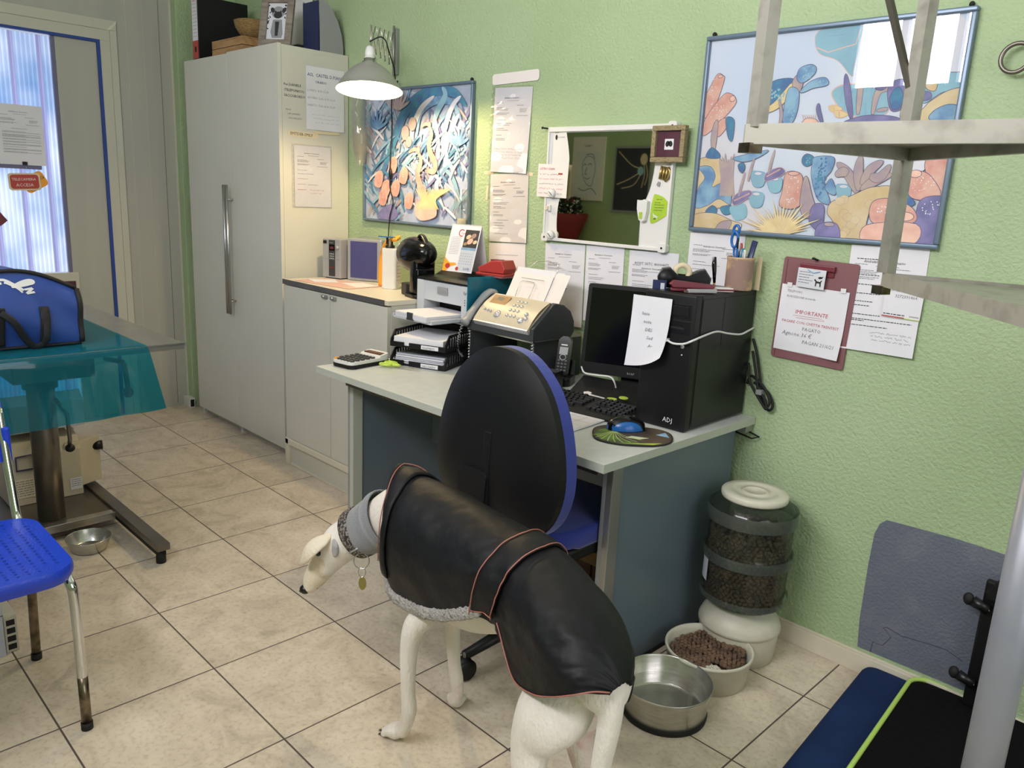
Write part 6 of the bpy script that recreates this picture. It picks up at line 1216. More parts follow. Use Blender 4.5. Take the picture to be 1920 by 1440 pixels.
# ------------------------------------------------------------------ office chair
OC = Vector((2.985, -.69, 0))
t = thing('office_chair', 'blue and black swivel office chair pushed in at the desk', 'office chair', (OC.x, OC.y, 0))
for k in range(5):
    a = R(-93+72*k); e = OC+Vector((.27*math.cos(a), .27*math.sin(a), .075)); g = G()
    g.tube([OC+Vector((0, 0, .115)), OC.lerp(e, .5)+Vector((0, 0, .055)), e], [(.028, .02), (.022, .017), (.016, .014)], 'black_plastic', 12); lg = g.obj('base_leg', t)
    g = G(); c = Vector((e.x, e.y, .032)); sd = Vector((-math.sin(a), math.cos(a), 0))
    for s_ in (-1, 1): g.lathe([(0, -.009), (.028, -.009), (.032, -.004), (.032, .004), (.028, .009), (0, .009)], 'black_plastic', seg=20, M=frame(c+sd*.014*s_, (math.cos(a), math.sin(a), 0), (0, 0, 1)))
    g.ell(c+Vector((0, 0, .012)), (.026, .026, .026), 'black_plastic', u=14, v=8); g.cyl(c, e+Vector((0, 0, .01)), .006, 'steel_dark', 8); g.obj('caster', lg)
g = G(); g.cyl(OC+Vector((0, 0, .07)), OC+Vector((0, 0, .24)), .03, 'black_plastic', 20); g.cyl(OC+Vector((0, 0, .24)), OC+Vector((0, 0, .40)), .016, 'steel', 16); g.box(OC+Vector((0, 0, .405)), (.18, .22, .03), 'black_plastic', bev=.006); g.obj('gas_column', t)
so = [(x*(1+.06*y/.23), y) for x, y in rrect(.47, .44, .11, 7)]
g = G(); g.prism(so, .03, 'black_plastic', M=ROTZ(OC.x, OC.y+.01, .418, 4), bev=.010, smooth=True); g.obj('seat_shell', t)
g = G(); g.prism([(x*1.0, y*1.0) for x, y in so], .055, 'fabric_blue', M=ROTZ(OC.x, OC.y+.01, .449, 4), bev=.020, smooth=True); g.obj('seat', t)
# backrest: an egg outline, slightly leaning, cushion toward the desk, shell toward the room
bo = cr([(-.10, 0), (.10, 0), (.205, .055), (.25, .16), (.235, .29), (.18, .41), (.09, .485), (0, .505), (-.09, .485), (-.18, .41), (-.235, .29), (-.25, .16), (-.205, .055), (-.10, 0)], 5)[:-1]
MBk = Matrix.Translation((3.030, -.945, .497)) @ Matrix.Rotation(R(-2), 4, 'Z') @ Matrix.Rotation(R(90-3), 4, 'X')
def dome(poly, h, m, name, par, z0=0.0, sgn=1, bend=.035):
    g = G(); cx, cy = 0, .235; V = []; F = []; n = len(poly); rings = 9
    for j in range(rings+1):
        q = 1-j/rings; zz = h*(1-(q)**4)
        for x, y in poly: X, Y = cx+(x-cx)*q, cy+(y-cy)*q; V.append((X, Y, sgn*(zz)+z0-bend*((X/.25)**2)*0))
    for j in range(rings):
        for k in range(n): F.append((j*n+k, j*n+(k+1) % n, (j+1)*n+(k+1) % n, (j+1)*n+k) if sgn > 0 else (j*n+(k+1) % n, j*n+k, (j+1)*n+k, (j+1)*n+(k+1) % n))
    vs = g.raw(V, F, m, MBk, True); bmesh.ops.remove_doubles(g.bm, verts=g.bm.verts[:], dist=1e-5); return g
g = dome(bo, .028, 'black_plastic', '', t); g.prism(bo, .022, 'black_plastic', M=MBk, z0=-.022, smooth=False)
g.box((.0, .13, .024), (.03, .30, .014), 'black_plastic', M=MBk, bev=.005); bs = g.obj('back_shell', t)
g = G(); g.prism([(x, y+.09) for x, y in rrect(.115, .15, .02)], .014, 'black_satin', M=MBk @ Matrix.Translation((-.045, 0, .022)), bev=.003); g.obj('mount_cover', bs)
g = dome([(x*.985, y*.985+.003) for x, y in bo], .025, 'fabric_blue', '', t, z0=-.060, sgn=-1); g.prism([(x*1.0, y*1.0) for x, y in bo], .038, 'fabric_blue', M=MBk, z0=-.0605, bev=.006); g.obj('back_cushion', t)
g = G(); g.tube(cr([(OC.x+.02, OC.y-.05, .40), (3.02, -.88, .405), (3.03, -.955, .43), (3.03, -.952, .52), (3.03, -.94, .60)], 5), [(.03, .009)]*21, 'black_plastic', 10); g.obj('back_bar', t)

# ------------------------------------------------------------------ examination table on the left
TZ = .86
t = thing('examination_table', 'steel veterinary examination table covered partly with a teal plastic sheet', 'table', (1.25, -1.6, 0))
g = G(); g.box2((.60, -1.92, TZ-.022), (1.885, -1.292, TZ), 'steel', bev=.003); g.box2((1.878, -1.92, TZ-.006), (1.8868, -1.2915, TZ+.0005), 'alu'); g.obj('top', t)
g = G(); g.box2((.95, -1.80, TZ-.075), (1.62, -1.40, TZ-.024), 'steel_dark', bev=.004); g.box2((1.05, -1.72, TZ-.17), (1.50, -1.46, TZ-.075), 'steel_dark', bev=.004); g.obj('under_frame', t)
g = G(); g.cyl((1.19, -1.565, .06), (1.19, -1.565, TZ-.1), .048, 'steel_dark', 28); g.cyl((1.19, -1.565, .60), (1.19, -1.565, TZ-.1), .06, 'steel_dark', 28); g.obj('column', t)
g = G(); g.tube([(1.52, -1.43, .755), (1.60, -1.40, .755), (1.605, -1.395, .745), (1.61, -1.39, .66)], .009, 'steel_dark', 8); g.ell((1.61, -1.39, .645), (.018, .018, .02), 'black_plastic', u=12, v=8); g.obj('crank_handle', t)
g = G(); g.tube([(1.235, -1.53, .56), (1.262, -1.50, .50), (1.265, -1.498, .40), (1.262, -1.50, .38)], .008, 'steel_dark', 8); g.ell((1.265, -1.50, .365), (.018, .018, .016), 'black_plastic', u=12, v=8); g.obj('lock_lever', t)
g = G()
g.box2((.75, -1.86, .045), (1.28, -1.33, .07), 'steel_dark', bev=.002)
for y in (-1.875, -1.36): g.box2((.72, y-.002, .055), (1.72, y+.045, .082), 'steel_dark', bev=.003); g.box2((.74, y+.006, .03), (1.70, y+.036, .055), 'black_rubber')
g.box2((1.25, -1.83, .04), (1.285, -1.36, .072), 'steel', bev=.002); g.obj('base_frame', t)
for x in (.76, 1.70):
    for y in (-1.855, -1.34): g = G(); g.lathe([(0, 0), (.018, 0), (.018, .025), (.012, .055), (0, .055)], 'black_rubber', c=(x-.01, y, 0), seg=14); g.obj('foot', t)
# teal sheet: lies on the table, hangs over the near end
g = G(); Wd = (-1.925, -1.415)
path = [(1.0, TZ+.002), (1.2, TZ+.0022), (1.5, TZ+.002), (1.8, TZ+.0022), (1.872, TZ+.003), (1.892, TZ-.002), (1.897, TZ-.02), (1.899, TZ-.08), (1.90, TZ-.14), (1.902, TZ-.212)]
def sh_(u, v):
    i = v*(len(path)-1); k = min(int(i), len(path)-2); f_ = i-k; x = path[k][0]*(1-f_)+path[k+1][0]*f_; z = path[k][1]*(1-f_)+path[k+1][1]*f_
    hang = max(0, (TZ-z)/.21); y1 = Wd[1]+.045*hang; y = Wd[0]+(y1-Wd[0])*u
    return (x+hang*.004*math.sin(u*23), y, z-hang*.012*(1-u))
g.grid(sh_, 40, 27, 'teal_sheet'); g.obj('plastic_sheet', label='translucent teal plastic sheet draped over the end of the examination table', cat='sheet')
# blue bag
t = thing('carrier_bag', 'blue zip bag with black piping and straps standing on the examination table', 'bag', (1.72, -1.75, TZ))
BY0, BY1, BXF, BXB = -2.02, -1.572, 1.755, 1.42
def bag_z(u): return .218-.045*max(0, (u-.45)/.55)**2.2 - .012*math.sin(u*7)+.01*max(0, .35-u)
g = G()
def bagf(u, v):
    y = BY0+(BY1-BY0)*u; h = bag_z(u); z = TZ+.012+h*v; bul = .028*math.sin(PI*min(1, v*1.05))*(.5+.5*math.sin(PI*u))
    return (BXF-.012*v+bul*.9+.012*math.sin(u*9+v*6)*math.sin(PI*v)-.05*max(0, v-.8)**1.2, y, z)
g.grid(bagf, 34, 18, 'bag_blue')
g.grid(lambda u, v: (lambda p, q: tuple(p[k]*(1-v)+q[k]*v for k in range(3)))(bagf(u, 1), (BXB, BY0+(BY1-BY0)*u, TZ+.012+bag_z(u)*.96)), 34, 5, 'bag_blue')
g.grid(lambda u, v: (BXB+(bagf(1, v)[0]-BXB)*u, BY1+.012*math.sin(PI*u)*math.sin(PI*v), TZ+.012+(bag_z(1))*v), 14, 12, 'bag_blue')
g.box2((BXB, BY0, TZ+.004), (BXF, BY1, TZ+.014), 'bag_blue'); g.grid(lambda u, v: (BXB, BY1+(BY0-BY1)*u, TZ+.012+bag_z(1-u)*.96*v), 8, 4, 'bag_blue'); g.obj('body', t)
g = G(); g.tube([Vector(bagf(1, k/12))+Vector((.003, .003, 0)) for k in range(13)], .0085, 'black_webbing', 8); g.tube([Vector(bagf(1-k/20, 1))+Vector((.002, 0, .003)) for k in range(21)], .006, 'black_webbing', 8); g.tube([Vector(bagf(1-k/20, 0))+Vector((.002, 0, -.004)) for k in range(21)], .005, 'black_webbing', 8); g.obj('piping', t)
def strap(pts, w_=.014, m='black_webbing'): g = G(); g.tube(cr(pts, 5), [(w_, .0025)]*((len(pts)-1)*5+1), m, 8, up=(1, 0, 0)); return g
def bp(u, v, o=.007): q = bagf(u, v); return (q[0]+o, q[1], q[2])
strap([bp(.775, .56), bp(.77, .35), bp(.765, .05)]).obj('strap', t); strap([bp(.50, .56), bp(.495, .3), bp(.495, .02)]).obj('strap', t)
strap([bp(.50, .50, .012), bp(.57, .36, .02), bp(.635, .12, .022), bp(.69, .0, .02), bp(.745, .02, .02), bp(.768, .18, .016), bp(.775, .54, .012)], .010).obj('carry_handle', t)
def marks(pts, wd, m='white_plastic'):
    V = []; 
    for i, (u, v) in enumerate(pts):
        du, dv = (pts[min(i+1, len(pts)-1)][0]-pts[max(i-1, 0)][0]), (pts[min(i+1, len(pts)-1)][1]-pts[max(i-1, 0)][1]); l = math.hypot(du, dv) or 1
        w_ = wd[i] if isinstance(wd, list) else wd; V += [bp(u-dv/l*w_, v+du/l*w_*2, .0022), bp(u+dv/l*w_, v-du/l*w_*2, .0022)]
    return V, [(2*i, 2*i+1, 2*i+3, 2*i+2) for i in range(len(pts)-1)]
g = G()
for pts, wd in ((cr([(.40, .95), (.50, .90), (.56, .90), (.62, .83), (.67, .76)], 5), .008), (cr([(.57, .86), (.63, .79), (.66, .73)], 5), .006), (cr([(.60, .80), (.66, .84), (.72, .885), (.745, .89)], 5), [.02*math.sin(PI*(k+1)/17)+.002 for k in range(16)]), ([(.675, .77), (.725, .80)], .007), ([(.725, .80), (.685, .72)], .008), ([(.685, .72), (.735, .75)], .007), ([(.52, .86), (.545, .86)], .007), ([(.56, .865), (.585, .86)], .007)):
    V, F = marks(pts, wd); g.raw(V, F, 'white_plastic')
g.obj('printed_logo', t)
# sheet of paper with notices on the door pane
MD_ = frame((XL+.012, -1.277, 1.425), (0, 1, 0), (0, 0, 1))
rows_ = HEAD+[(.60, .3, .65)]+[(y, .1, .92 if k % 3 else .6) for k, y in enumerate((.55, .535, .50, .487, .474, .461, .43, .417, .385, .372, .34, .327, .295, .26, .247, .215, .202))]
page('door_notice', 'printed white notice hanging on the ribbed pane of the door', 'notice', MD_, .212, .300, rows=rows_, lift=.001)
t = thing('binder_clip', 'small black clip at the foot of the door notice', 'clip', (XL+.02, -1.165, 1.435))
g = G(); g.box2((XL+.014, -1.178, 1.425), (XL+.024, -1.155, 1.442), 'black_plastic', bev=.002); g.obj('body', t)
g = G(); g.tube([(XL+.02, -1.166, 1.427), (XL+.024, -1.162, 1.41), (XL+.024, -1.158, 1.392)], .001, 'steel', 5); g.obj('wire', t)
MTg = frame((XL+.022, -1.13, 1.34), (0, .86, .5), (0, -.5, .86))
g = G(); g.at(MTg); g.prism(rrect(.115, .082, .02), .002, 'orange_plastic', bev=.0005); t = g.obj('yellow_tag', label='yellow laminated tag behind the red one on the door', cat='tag')
g = G(); g.at(MTg); g.text('LO', .02, -.005, .026, 'ink', z=.0026); g.flat(ellipse(.003, .003, 8, .05, .0), .0026, 'black_rubber'); g.flat(ellipse(.003, .003, 8, -.02, -.034), .0026, 'black_rubber'); g.obj('lettering', t)
MTr = frame((XL+.028, -1.178, 1.340), (0, 1, .05), (0, -.05, 1))
g = G(); g.at(MTr); g.prism(rrect(.150, .088, .016), .002, 'tape'); g.prism(rrect(.132, .072, .014), .0024, 'red_plastic', z0=.0005); t = g.obj('red_tag', label='red laminated tag reading TELECAMERA ACCESA hanging on the door', cat='tag')
g = G(); g.at(MTr); g.text('TELECAMERA', -.058, .006, .0185, 'white_plastic', z=.0034); g.text('ACCESA', -.042, -.024, .022, 'white_plastic', z=.0034); g.obj('lettering', t)
p_ = at(0, 397, 0, XL+.01); g = G(); g.at(frame((XL+.004, p_.y, p_.z), (0, 1, 0), (0, 0, 1))); g.prism([(-.09, .05), (0, .0), (.032, -.045), (.0, -.072), (-.09, -.09)], .002, 'dark_red'); g.obj('red_sign', label='corner of a dark red sign on the door pane at the left edge', cat='sign')

# beige machine on the base of the table
t = thing('medical_machine', 'beige medical machine with black knob standing behind the table column', 'machine', (.9, -1.5, .07))
MX = ROTZ(1.0, -1.665, .072, 0)
g = G(); g.at(MX); g.prism([(-.20, 0), (0, 0), (0, .20), (-.03, .255), (-.20, .29)], .275, 'machine_beige', M=frame((0, .275, 0), (1, 0, 0), (0, 0, 1)), bev=.006)
g.prism([(0, .275), (0, .215), (-.01, .275), (-.05, .365), (-.20, .365), (-.20, .275)][1:], .20, 'machine_beige', z0=.03, bev=.005); g.obj('housing', t)
g = G(); g.at(MX); g.cyl((-.055, .335, .185), (-.045, .375, .185), .020, 'black_plastic', 18); g.obj('knob', t)
g = G(); g.at(MX); g.cyl((-.10, .36, .10), (-.098, .367, .10), .012, 'black_plastic', 12); g.obj('socket', t)
g = G(); g.at(MX @ frame((.0008, 0, 0), (0, 1, 0), (0, 0, 1))); g.box2((.225, .025, 0), (.27, .075, .001), 'paper'); 
for k in range(4): g.print_(.23, .067-.009*k, .266, .002, 'ink', z=.0014)
g.box2((.02, .03, 0), (.095, .11, .001), 'tape'); 
for k in range(7): g.print_(.023, .10-.01*k, .09, .003, 'ink_soft', z=.0014)
g.obj('stickers', t); g = G(); g.at(MX @ frame((.0008, 0, 0), (0, 1, 0), (0, 0, 1))); g.tube([(x*.035+.07, y*.03+.18, .004) for x, y in [(-1, -1), (1, -1), (.8, 1), (-1, .9)]], .004, 'navy_plastic', 6, closed=True); g.obj('blue_handle', t)
g = G(); g.tube(cr([(1.0, -1.55, .34), (1.02, -1.52, .38), (1.01, -1.48, .42), (.96, -1.46, .40), (.98, -1.42, .345)], 5), .004, 'white_plastic', 7); g.obj('cable', t)
g = G(); g.at(ROTZ(.92, -1.66, .364, 0)); g.prism([(-.12, .0), (.06, 0), (.06, .30), (-.12, .34)], .115, 'tile_white', z0=.002, bev=.005); g.obj('pale_case', label='pale closed case stacked on the beige machine under the table', cat='case')
def bowl(name, lab, cx, cy, r, h, m, foot=None):
    t = thing(name, lab, 'bowl', (cx, cy, 0)); g = G()
    g.lathe([(0, .006), (r*.70, .006), (r*.76, .010), (r*.95, h*.85), (r, h), (r*1.012, h+.002), (r*1.012, h-.002), (r*.965, h*.8), (r*.80, .006), (r*.74, .002), (0, .002)], m, c=(cx, cy, 0), seg=48); g.obj('shell', t)
    if foot: g = G(); g.lathe([(r*.80, .012), (r*.815, .008), (r*.80, 0), (r*.70, 0), (r*.72, .004)], foot, c=(cx, cy, 0), seg=48); g.obj('rubber_ring', t)
    return t
bowl('steel_bowl', 'small dented steel bowl on the floor under the examination table', 1.42, -1.505, .078, .052, 'steel')

# blue plastic chair with chromed legs
t = thing('plastic_chair', 'bright blue dotted plastic chair with chromed tube legs at the left edge', 'chair', (2.3, -2.05, 0))
def seat_fn(u, v):
    x = 2.105+.405*u; y = -2.27+.43*v; z = .452+.018*(math.sin(PI*u)*-.6)+.014*(2*v-1)**2-.05*max(0, u-.86)**1.3*6*.12+.03*max(0, .12-u)*4
    return (x, y, z)
g = G(); g.at(Matrix.Identity(4)); so2 = rrect(.41, .44, .07, 6)
V = []; F = []; n = len(so2); rings = 8
for j in range(rings+1):
    q = 1-j/rings
    for x, y in so2: V.append((2.308+x*q, -2.055+y*q, .458-.016*(1-(q)**2)+.000))
for j in range(rings):
    for k in range(n): F.append((j*n+k, j*n+(k+1) % n, (j+1)*n+(k+1) % n, (j+1)*n+k))
g.raw(V, F, 'chair_blue', smooth=True)
V = []; F = []
for j, (q, z) in enumerate(((1, .458), (1.015, .450), (1.015, .435), (.98, .418))):
    for x, y in so2: V.append((2.308+x*q, -2.055+y*q, z))
for j in range(3):
    for k in range(n): F.append(((j+1)*n+k, (j+1)*n+(k+1) % n, j*n+(k+1) % n, j*n+k))
g.raw(V, F, 'chair_blue', smooth=True); g.raw([(2.308+x*.98, -2.055+y*.98, .43) for x, y in so2], [tuple(range(n))[::-1]], 'chair_blue')
for i in range(17):
    for j in range(18):
        x = 2.13+.0215*i; y = -2.25+.0225*j
        q = max(abs(x-2.308)/.205, abs(y+2.055)/.22); z = .458-.016*(1-q*q)+.0006
        if q < .93: g.lathe([(.0042, 0), (0, .0003)], 'chair_dot', c=(x, y, z+.0006), seg=8)
g.obj('seat', t)
g = G(); 
g.grid(lambda u, v: (2.03-.05*v-.012*math.sin(PI*u), -2.26+.40*u, .60+.24*v), 10, 6, 'chair_blue'); g.grid(lambda u, v: (2.012-.05*v-.012*math.sin(PI*u), -1.86-.40*u, .60+.24*v), 10, 6, 'chair_blue'); g.box2((2.005, -1.872, .60), (2.036, -1.852, .70), 'chair_blue', bev=.006); g.obj('backrest', t)
for y, s_ in ((-1.846, 1), (-2.265, -1)):
    g = G(); g.tube(cr([(2.503, y, 0.012), (2.497, y, .20), (2.488, y, .36), (2.478, y-.004*s_, .405), (2.44, y-.012*s_, .43), (2.38, y-.02*s_, .432), (2.25, y-.02*s_, .43)], 5), .0125, 'chrome', 14); lg = g.obj('leg', t)
    g = G(); g.cyl((2.503, y, 0), (2.503, y, .02), .0145, 'black_rubber', 14); g.cyl((2.503, y, .02), (2.499, y, .15), .0127, 'chrome_old', 14); g.obj('foot_cap', lg)
    g = G(); g.tube(cr([(2.082, y-.008, 0.012), (2.10, y-.008, .20), (2.125, y-.01*s_, .38), (2.15, y-.02*s_, .43)], 5), .0125, 'chrome_old', 14); lg = g.obj('leg', t)
    g = G(); g.cyl((2.082, y-.008, 0), (2.084, y-.008, .02), .0145, 'black_rubber', 14); g.obj('foot_cap', lg)
    g = G(); g.tube(cr([(2.2, y-.02*s_, .425), (2.12, y-.022*s_, .435), (2.085, y-.022*s_, .46), (2.06, y-.022*s_, .54), (2.03, y-.022*s_, .64), (2.0, y-.022*s_, .75)], 5), .0115, 'chrome', 14); g.obj('back_post', t)
# tiled plinth and the hollow brick at its end
g = G(); g.box2((.4, -2.6, 0), (2.012, -1.915, .40), 'tile_white', bev=.002)
for z in (.13, .265): g.box2((.4, -1.9153, z-.0015), (2.0124, -1.914, z+.0015), 'grout_dark'); g.box2((2.011, -2.6, z-.0015), (2.0126, -1.915, z+.0015), 'grout_dark')
g.obj('tiled_plinth', label='low block faced with pale blue-white tiles under the blue chair', cat='plinth')
g = G(); g.box2((1.70, -1.912, .0), (2.0, -1.878, .12), 'feeder_cream', bev=.003)
for z in (.018, .044, .070, .096): g.box2((1.9995, -1.906, z-.009), (2.0012, -1.884, z+.009), 'black_rubber', bev=.0008)
g.obj('hollow_profile', label='cream hollow plastic profile with dark openings leaning on the tiled block', cat='profile')

# ------------------------------------------------------------------ floor things on the right
FXc, FYc = 3.425, -.190
t = thing('food_dispenser', 'gravity pet food dispenser with smoky tank beside the desk', 'pet feeder', (FXc, FYc, 0))
g = G(); g.lathe([(0, 0), (.108, 0), (.116, .004), (.124, .095), (.124, .10), (.128, .102), (.128, .112), (.118, .135), (.095, .158), (.075, .172), (.072, .185), (0, .185)], 'feeder_cream', c=(FXc, FYc, 0), seg=48)
BC = (FXc+.012, FYc-.195, 0); g.lathe([(0, .004), (.105, .004), (.112, .02), (.120, .086), (.124, .095), (.128, .099), (.132, .097), (.132, .090), (.126, .086), (.118, .004), (.10, 0), (0, 0)], 'feeder_cream', c=BC, seg=48); g.obj('base_and_bowl', t)
TS = .885
prof = [(r*TS, z) for r, z in [(.070, .175), (.118, .180), (.135, .190), (.140, .202), (.137, .212), (.141, .222), (.143, .32), (.149, .328), (.150, .342), (.149, .355), (.143, .362), (.143, .45), (.149, .458), (.150, .480), (.143, .500), (.125, .518), (.10, .525)]]
g = G(); g.lathe(prof, 'smoky_tank', c=(FXc, FYc, 0), seg=56); tk = g.obj('tank', t)
for z0_, z1_ in ((.328, .362), (.458, .500), (.202, .222)): g = G(); g.lathe([(.1355, z0_), (.1362, (z0_+z1_)/2), (.1355, z1_)], 'tank_band', c=(FXc, FYc, 0), seg=56); g.obj('tank_band', tk)
g = G(); g.lathe([(r*TS, z-.02) for r, z in [(.104, .545), (.112, .546), (.114, .551), (.114, .562), (.110, .566), (.075, .567), (.073, .565), (.045, .565), (.043, .5675), (.036, .5675), (.034, .565), (0, .565)]], 'feeder_cream', c=(FXc, FYc, 0), seg=48); g.obj('lid', t)
g = G(); a0 = R(222); LS = .885
g.grid(lambda u, v: (FXc+.1305*math.cos(a0+R(-14+28*u)), FYc+.1285*math.sin(a0+R(-14+28*u)), .25+.085*v), 8, 3, 'photo_light'); g.grid(lambda u, v: (FXc+.1291*math.cos(a0+R(-9+16*u)), FYc+.1291*math.sin(a0+R(-9+16*u)), .255+.025*v), 6, 2, 'lime'); g.grid(lambda u, v: (FXc+.1293*math.cos(a0+R(-12+14*u)), FYc+.1293*math.sin(a0+R(-12+14*u)), .292+.022*v), 6, 2, 'ink'); g.obj('label_sticker', t)
def kib(g, x, y, z, r=.0088):
    b = bmesh.new(); bmesh.ops.create_icosphere(b, subdivisions=2, radius=1, matrix=Matrix.Translation((x, y, z)) @ Matrix.Rotation(random.uniform(0, 6), 4, Vector((random.uniform(-1, 1), random.uniform(-1, 1), random.uniform(-1, 1))).normalized()) @ Matrix.Diagonal((r, r, r*.6, 1))); g._merge(b, 'kibble', None, True)
rk = random.Random(3)
g = G(); g.lathe([(0, .19), (.100, .20), (.106, .23), (.106, .405), (.06, .415), (0, .42)], 'kibble', c=(FXc, FYc, 0), seg=30)
for j in range(20):
    for k in range(40): a = (k+.5*(j % 2)+random.uniform(-.2, .2))*2*PI/46; kib(g, FXc+.1155*math.cos(a+PI*.55)*random.uniform(.96, 1.0), FYc+.1155*math.sin(a+PI*.55)*random.uniform(.96, 1.0), .198+.0115*j+random.uniform(-.002, .002))
for k in range(300): a = random.uniform(0, 2*PI); r = .110*math.sqrt(random.random()); kib(g, FXc+r*math.cos(a), FYc+r*math.sin(a), .420+random.uniform(-.006, .010)+.02*math.exp(-r*r/.004))
g.obj('kibble_in_tank', label='brown dog kibble filling the feeder tank', cat='kibble', kind='stuff')
g = G(); g.lathe([(0, .055), (.112, .050), (.112, .03), (0, .03)], 'kibble', c=BC, seg=30)
for k in range(324):
    x, y = (k % 18-8.5)*.0138+.0069*((k//18) % 2)+random.uniform(-.002, .002), (k//18-8.5)*.0128+random.uniform(-.002, .002)
    if math.hypot(x, y) > .111: continue
    if x > .03 and y < -.03 and (x-.055)**2+(y+.06)**2 < .0014: continue
    kib(g, BC[0]+x, BC[1]+y, .060+.018*(y+.1)/.2+random.uniform(0, .004))
g.obj('kibble_in_bowl', label='brown dog kibble heaped in the cream feeder bowl', cat='kibble', kind='stuff')
g = G(); [g.ell((BC[0]+.052+.026*math.sqrt(random.random())*math.cos(k), BC[1]-.055+.024*math.sqrt(random.random())*math.sin(k), .060+random.uniform(0, .006)), (.006, .005, .004), 'feeder_cream', u=7, v=5) for k in range(60)]; g.obj('meal_crumbs', label='patch of pale food crumbs at the front of the feeder bowl', cat='food', kind='stuff')
t = thing('water_bowl', 'large steel water bowl with black rubber ring on the floor by the desk', 'bowl', (3.46, -.64, 0))
WX, WY = 3.452, -.632
g = G(); g.lathe([(0, .010), (.105, .010), (.113, .014), (.123, .096), (.126, .100), (.1285, .098), (.1265, .092), (.117, .016), (.111, .006), (0, .006)], 'steel', c=(WX, WY, 0), seg=64); g.obj('shell', t)
g = G(); g.lathe([(.1165, .018), (.121, .012), (.119, 0), (.106, 0), (.108, .006)], 'black_rubber', c=(WX, WY, 0), seg=64); g.obj('rubber_ring', t)
g = G(); g.lathe([(0, .048), (.1165, .048)], 'picture_glass', c=(WX, WY, 0), seg=64); g.obj('water', t)
# mats in the corner
TROT = Matrix.Translation((3.765, -.02, 0)) @ Matrix.Rotation(R(4), 4, 'Z') @ Matrix.Translation((-3.765, .04, 0))
def cushion(x0, x1, y0, y1, z0, h, m, cr_=.05, lean=0):
    g = G(); p = rrect(x1-x0, y1-y0, cr_, 6); cx, cy = (x0+x1)/2, (y0+y1)/2; n = len(p); V = []; F = []
    lv = [(.965, 0), (1, h*.35), (1, h*.6), (.975, h*.93), (.94, h)]+[(.94*q, h*(1+.06*(1-q))) for q in (.7, .4, .1)]
    for q, z in lv:
        for x, y in p: X, Y = cx+x*q, cy+y*q; V.append((X, Y, z0+z+.005*noise.noise(Vector((X*9, Y*9, 2)))*(z > h*.8)))
    for j in range(len(lv)-1):
        for k in range(n): F.append((j*n+k, j*n+(k+1) % n, (j+1)*n+(k+1) % n, (j+1)*n+k))
    g.raw(V, F, m, smooth=True); g.flat([(cx+x*.094, cy+y*.094) for x, y in p], z0+h*1.056, m); g.flat([(cx+x*.965, cy+y*.965) for x, y in p][::-1], z0, m); return g
g = cushion(3.765, 4.62, -1.25, -.022, .001, .045, 'mat_navy', .03); g.warp(lambda c: TROT @ c); g.obj('floor_mat', label='thick navy blue padded mat lying along the wall at lower right', cat='mat')
t = thing('pet_blanket', 'black mat edged with lime green piping, lying on the navy mat', 'mat', (4.2, -.5, .05))
bx0, bx1, by0, by1 = 3.905, 4.60, -1.22, -.035
g = cushion(bx0, bx1, by0, by1, .052, .016, 'mat_black', .05); g.warp(lambda c: TROT @ c); g.obj('mat', t)
g = G(); g.tube([((bx0+bx1)/2+x, (by0+by1)/2+y, .066) for x, y in rrect(bx1-bx0+.006, by1-by0+.006, .05, 6)], (.007, .007), 'lime_piping', 8, closed=True) if False else g.tube([((bx0+bx1)/2+x, (by0+by1)/2+y, .066) for x, y in rrect(bx1-bx0+.006, by1-by0+.006, .05, 6)], .0065, 'lime_piping', 8, closed=True); g.warp(lambda c: TROT @ c); g.obj('piping', t)
# black folded gate hardware against the wall
t = thing('folded_stand', 'black folded metal stand with two knobs leaning upright against the grey patch', 'stand', (4.075, -.06, 0))
g = G(); g.box2((4.044, -.052, .07), (4.098, -.030, .45), 'black_satin', bev=.006); g.box2((4.088, -.070, .07), (4.12, -.04, .46), 'black_satin', bev=.006); g.obj('bars', t)
for z, a, lab in ((.375, 12, 0), (.150, -6, 0)):
    g = G(); g.tube([(4.066, -.066, z), (4.046, -.069, z+.006), (4.026, -.070, z+.012)], [(.013, .015), (.012, .014), (.013, .016)], 'black_satin', 10); g.ell((4.016, -.070, z+.014), (.014, .012, .018), 'black_rubber', u=12, v=8); g.cyl((4.066, -.060, z), (4.066, -.074, z), .005, 'chrome_old', 10); g.obj('knob', t)
g = G(); g.prism([(4.052, .42), (4.075, .465), (4.12, .48), (4.12, .41), (4.06, .40)], .03, 'black_satin', M=frame((0, -.035, 0), (1, 0, 0), (0, 0, 1)), bev=.003); g.obj('top_joint', t)
# grey post in the right foreground
pb = at(1848, 1440, 2, .18); pr_ = .05
dv = (at(1841, 1300, 2, .5)-CAM)
g = G(); P_ = at(1858, 1390, 1, -.80); 
POSTX, POSTY = 4.279, -1.0
t = thing('grey_post', 'thick pale grey metal post standing in the lower right foreground', 'post', (POSTX, POSTY, .072))
g = G(); g.cyl((POSTX, POSTY, .075), (POSTX, POSTY, 1.245), .029, 'pole_grey', 40); g.obj('tube', t)
g = G(); g.lathe([(0, .0), (.05, .0), (.05, .008), (.034, .016), (.030, .022)], 'pole_grey', c=(POSTX, POSTY, .072), seg=32); g.obj('flange', t)
g = G(); g.lathe([(.029, 1.245), (.027, 1.252), (.015, 1.256), (0, 1.256)], 'pole_grey', c=(POSTX, POSTY, 0), seg=32); g.obj('end_cap', t)

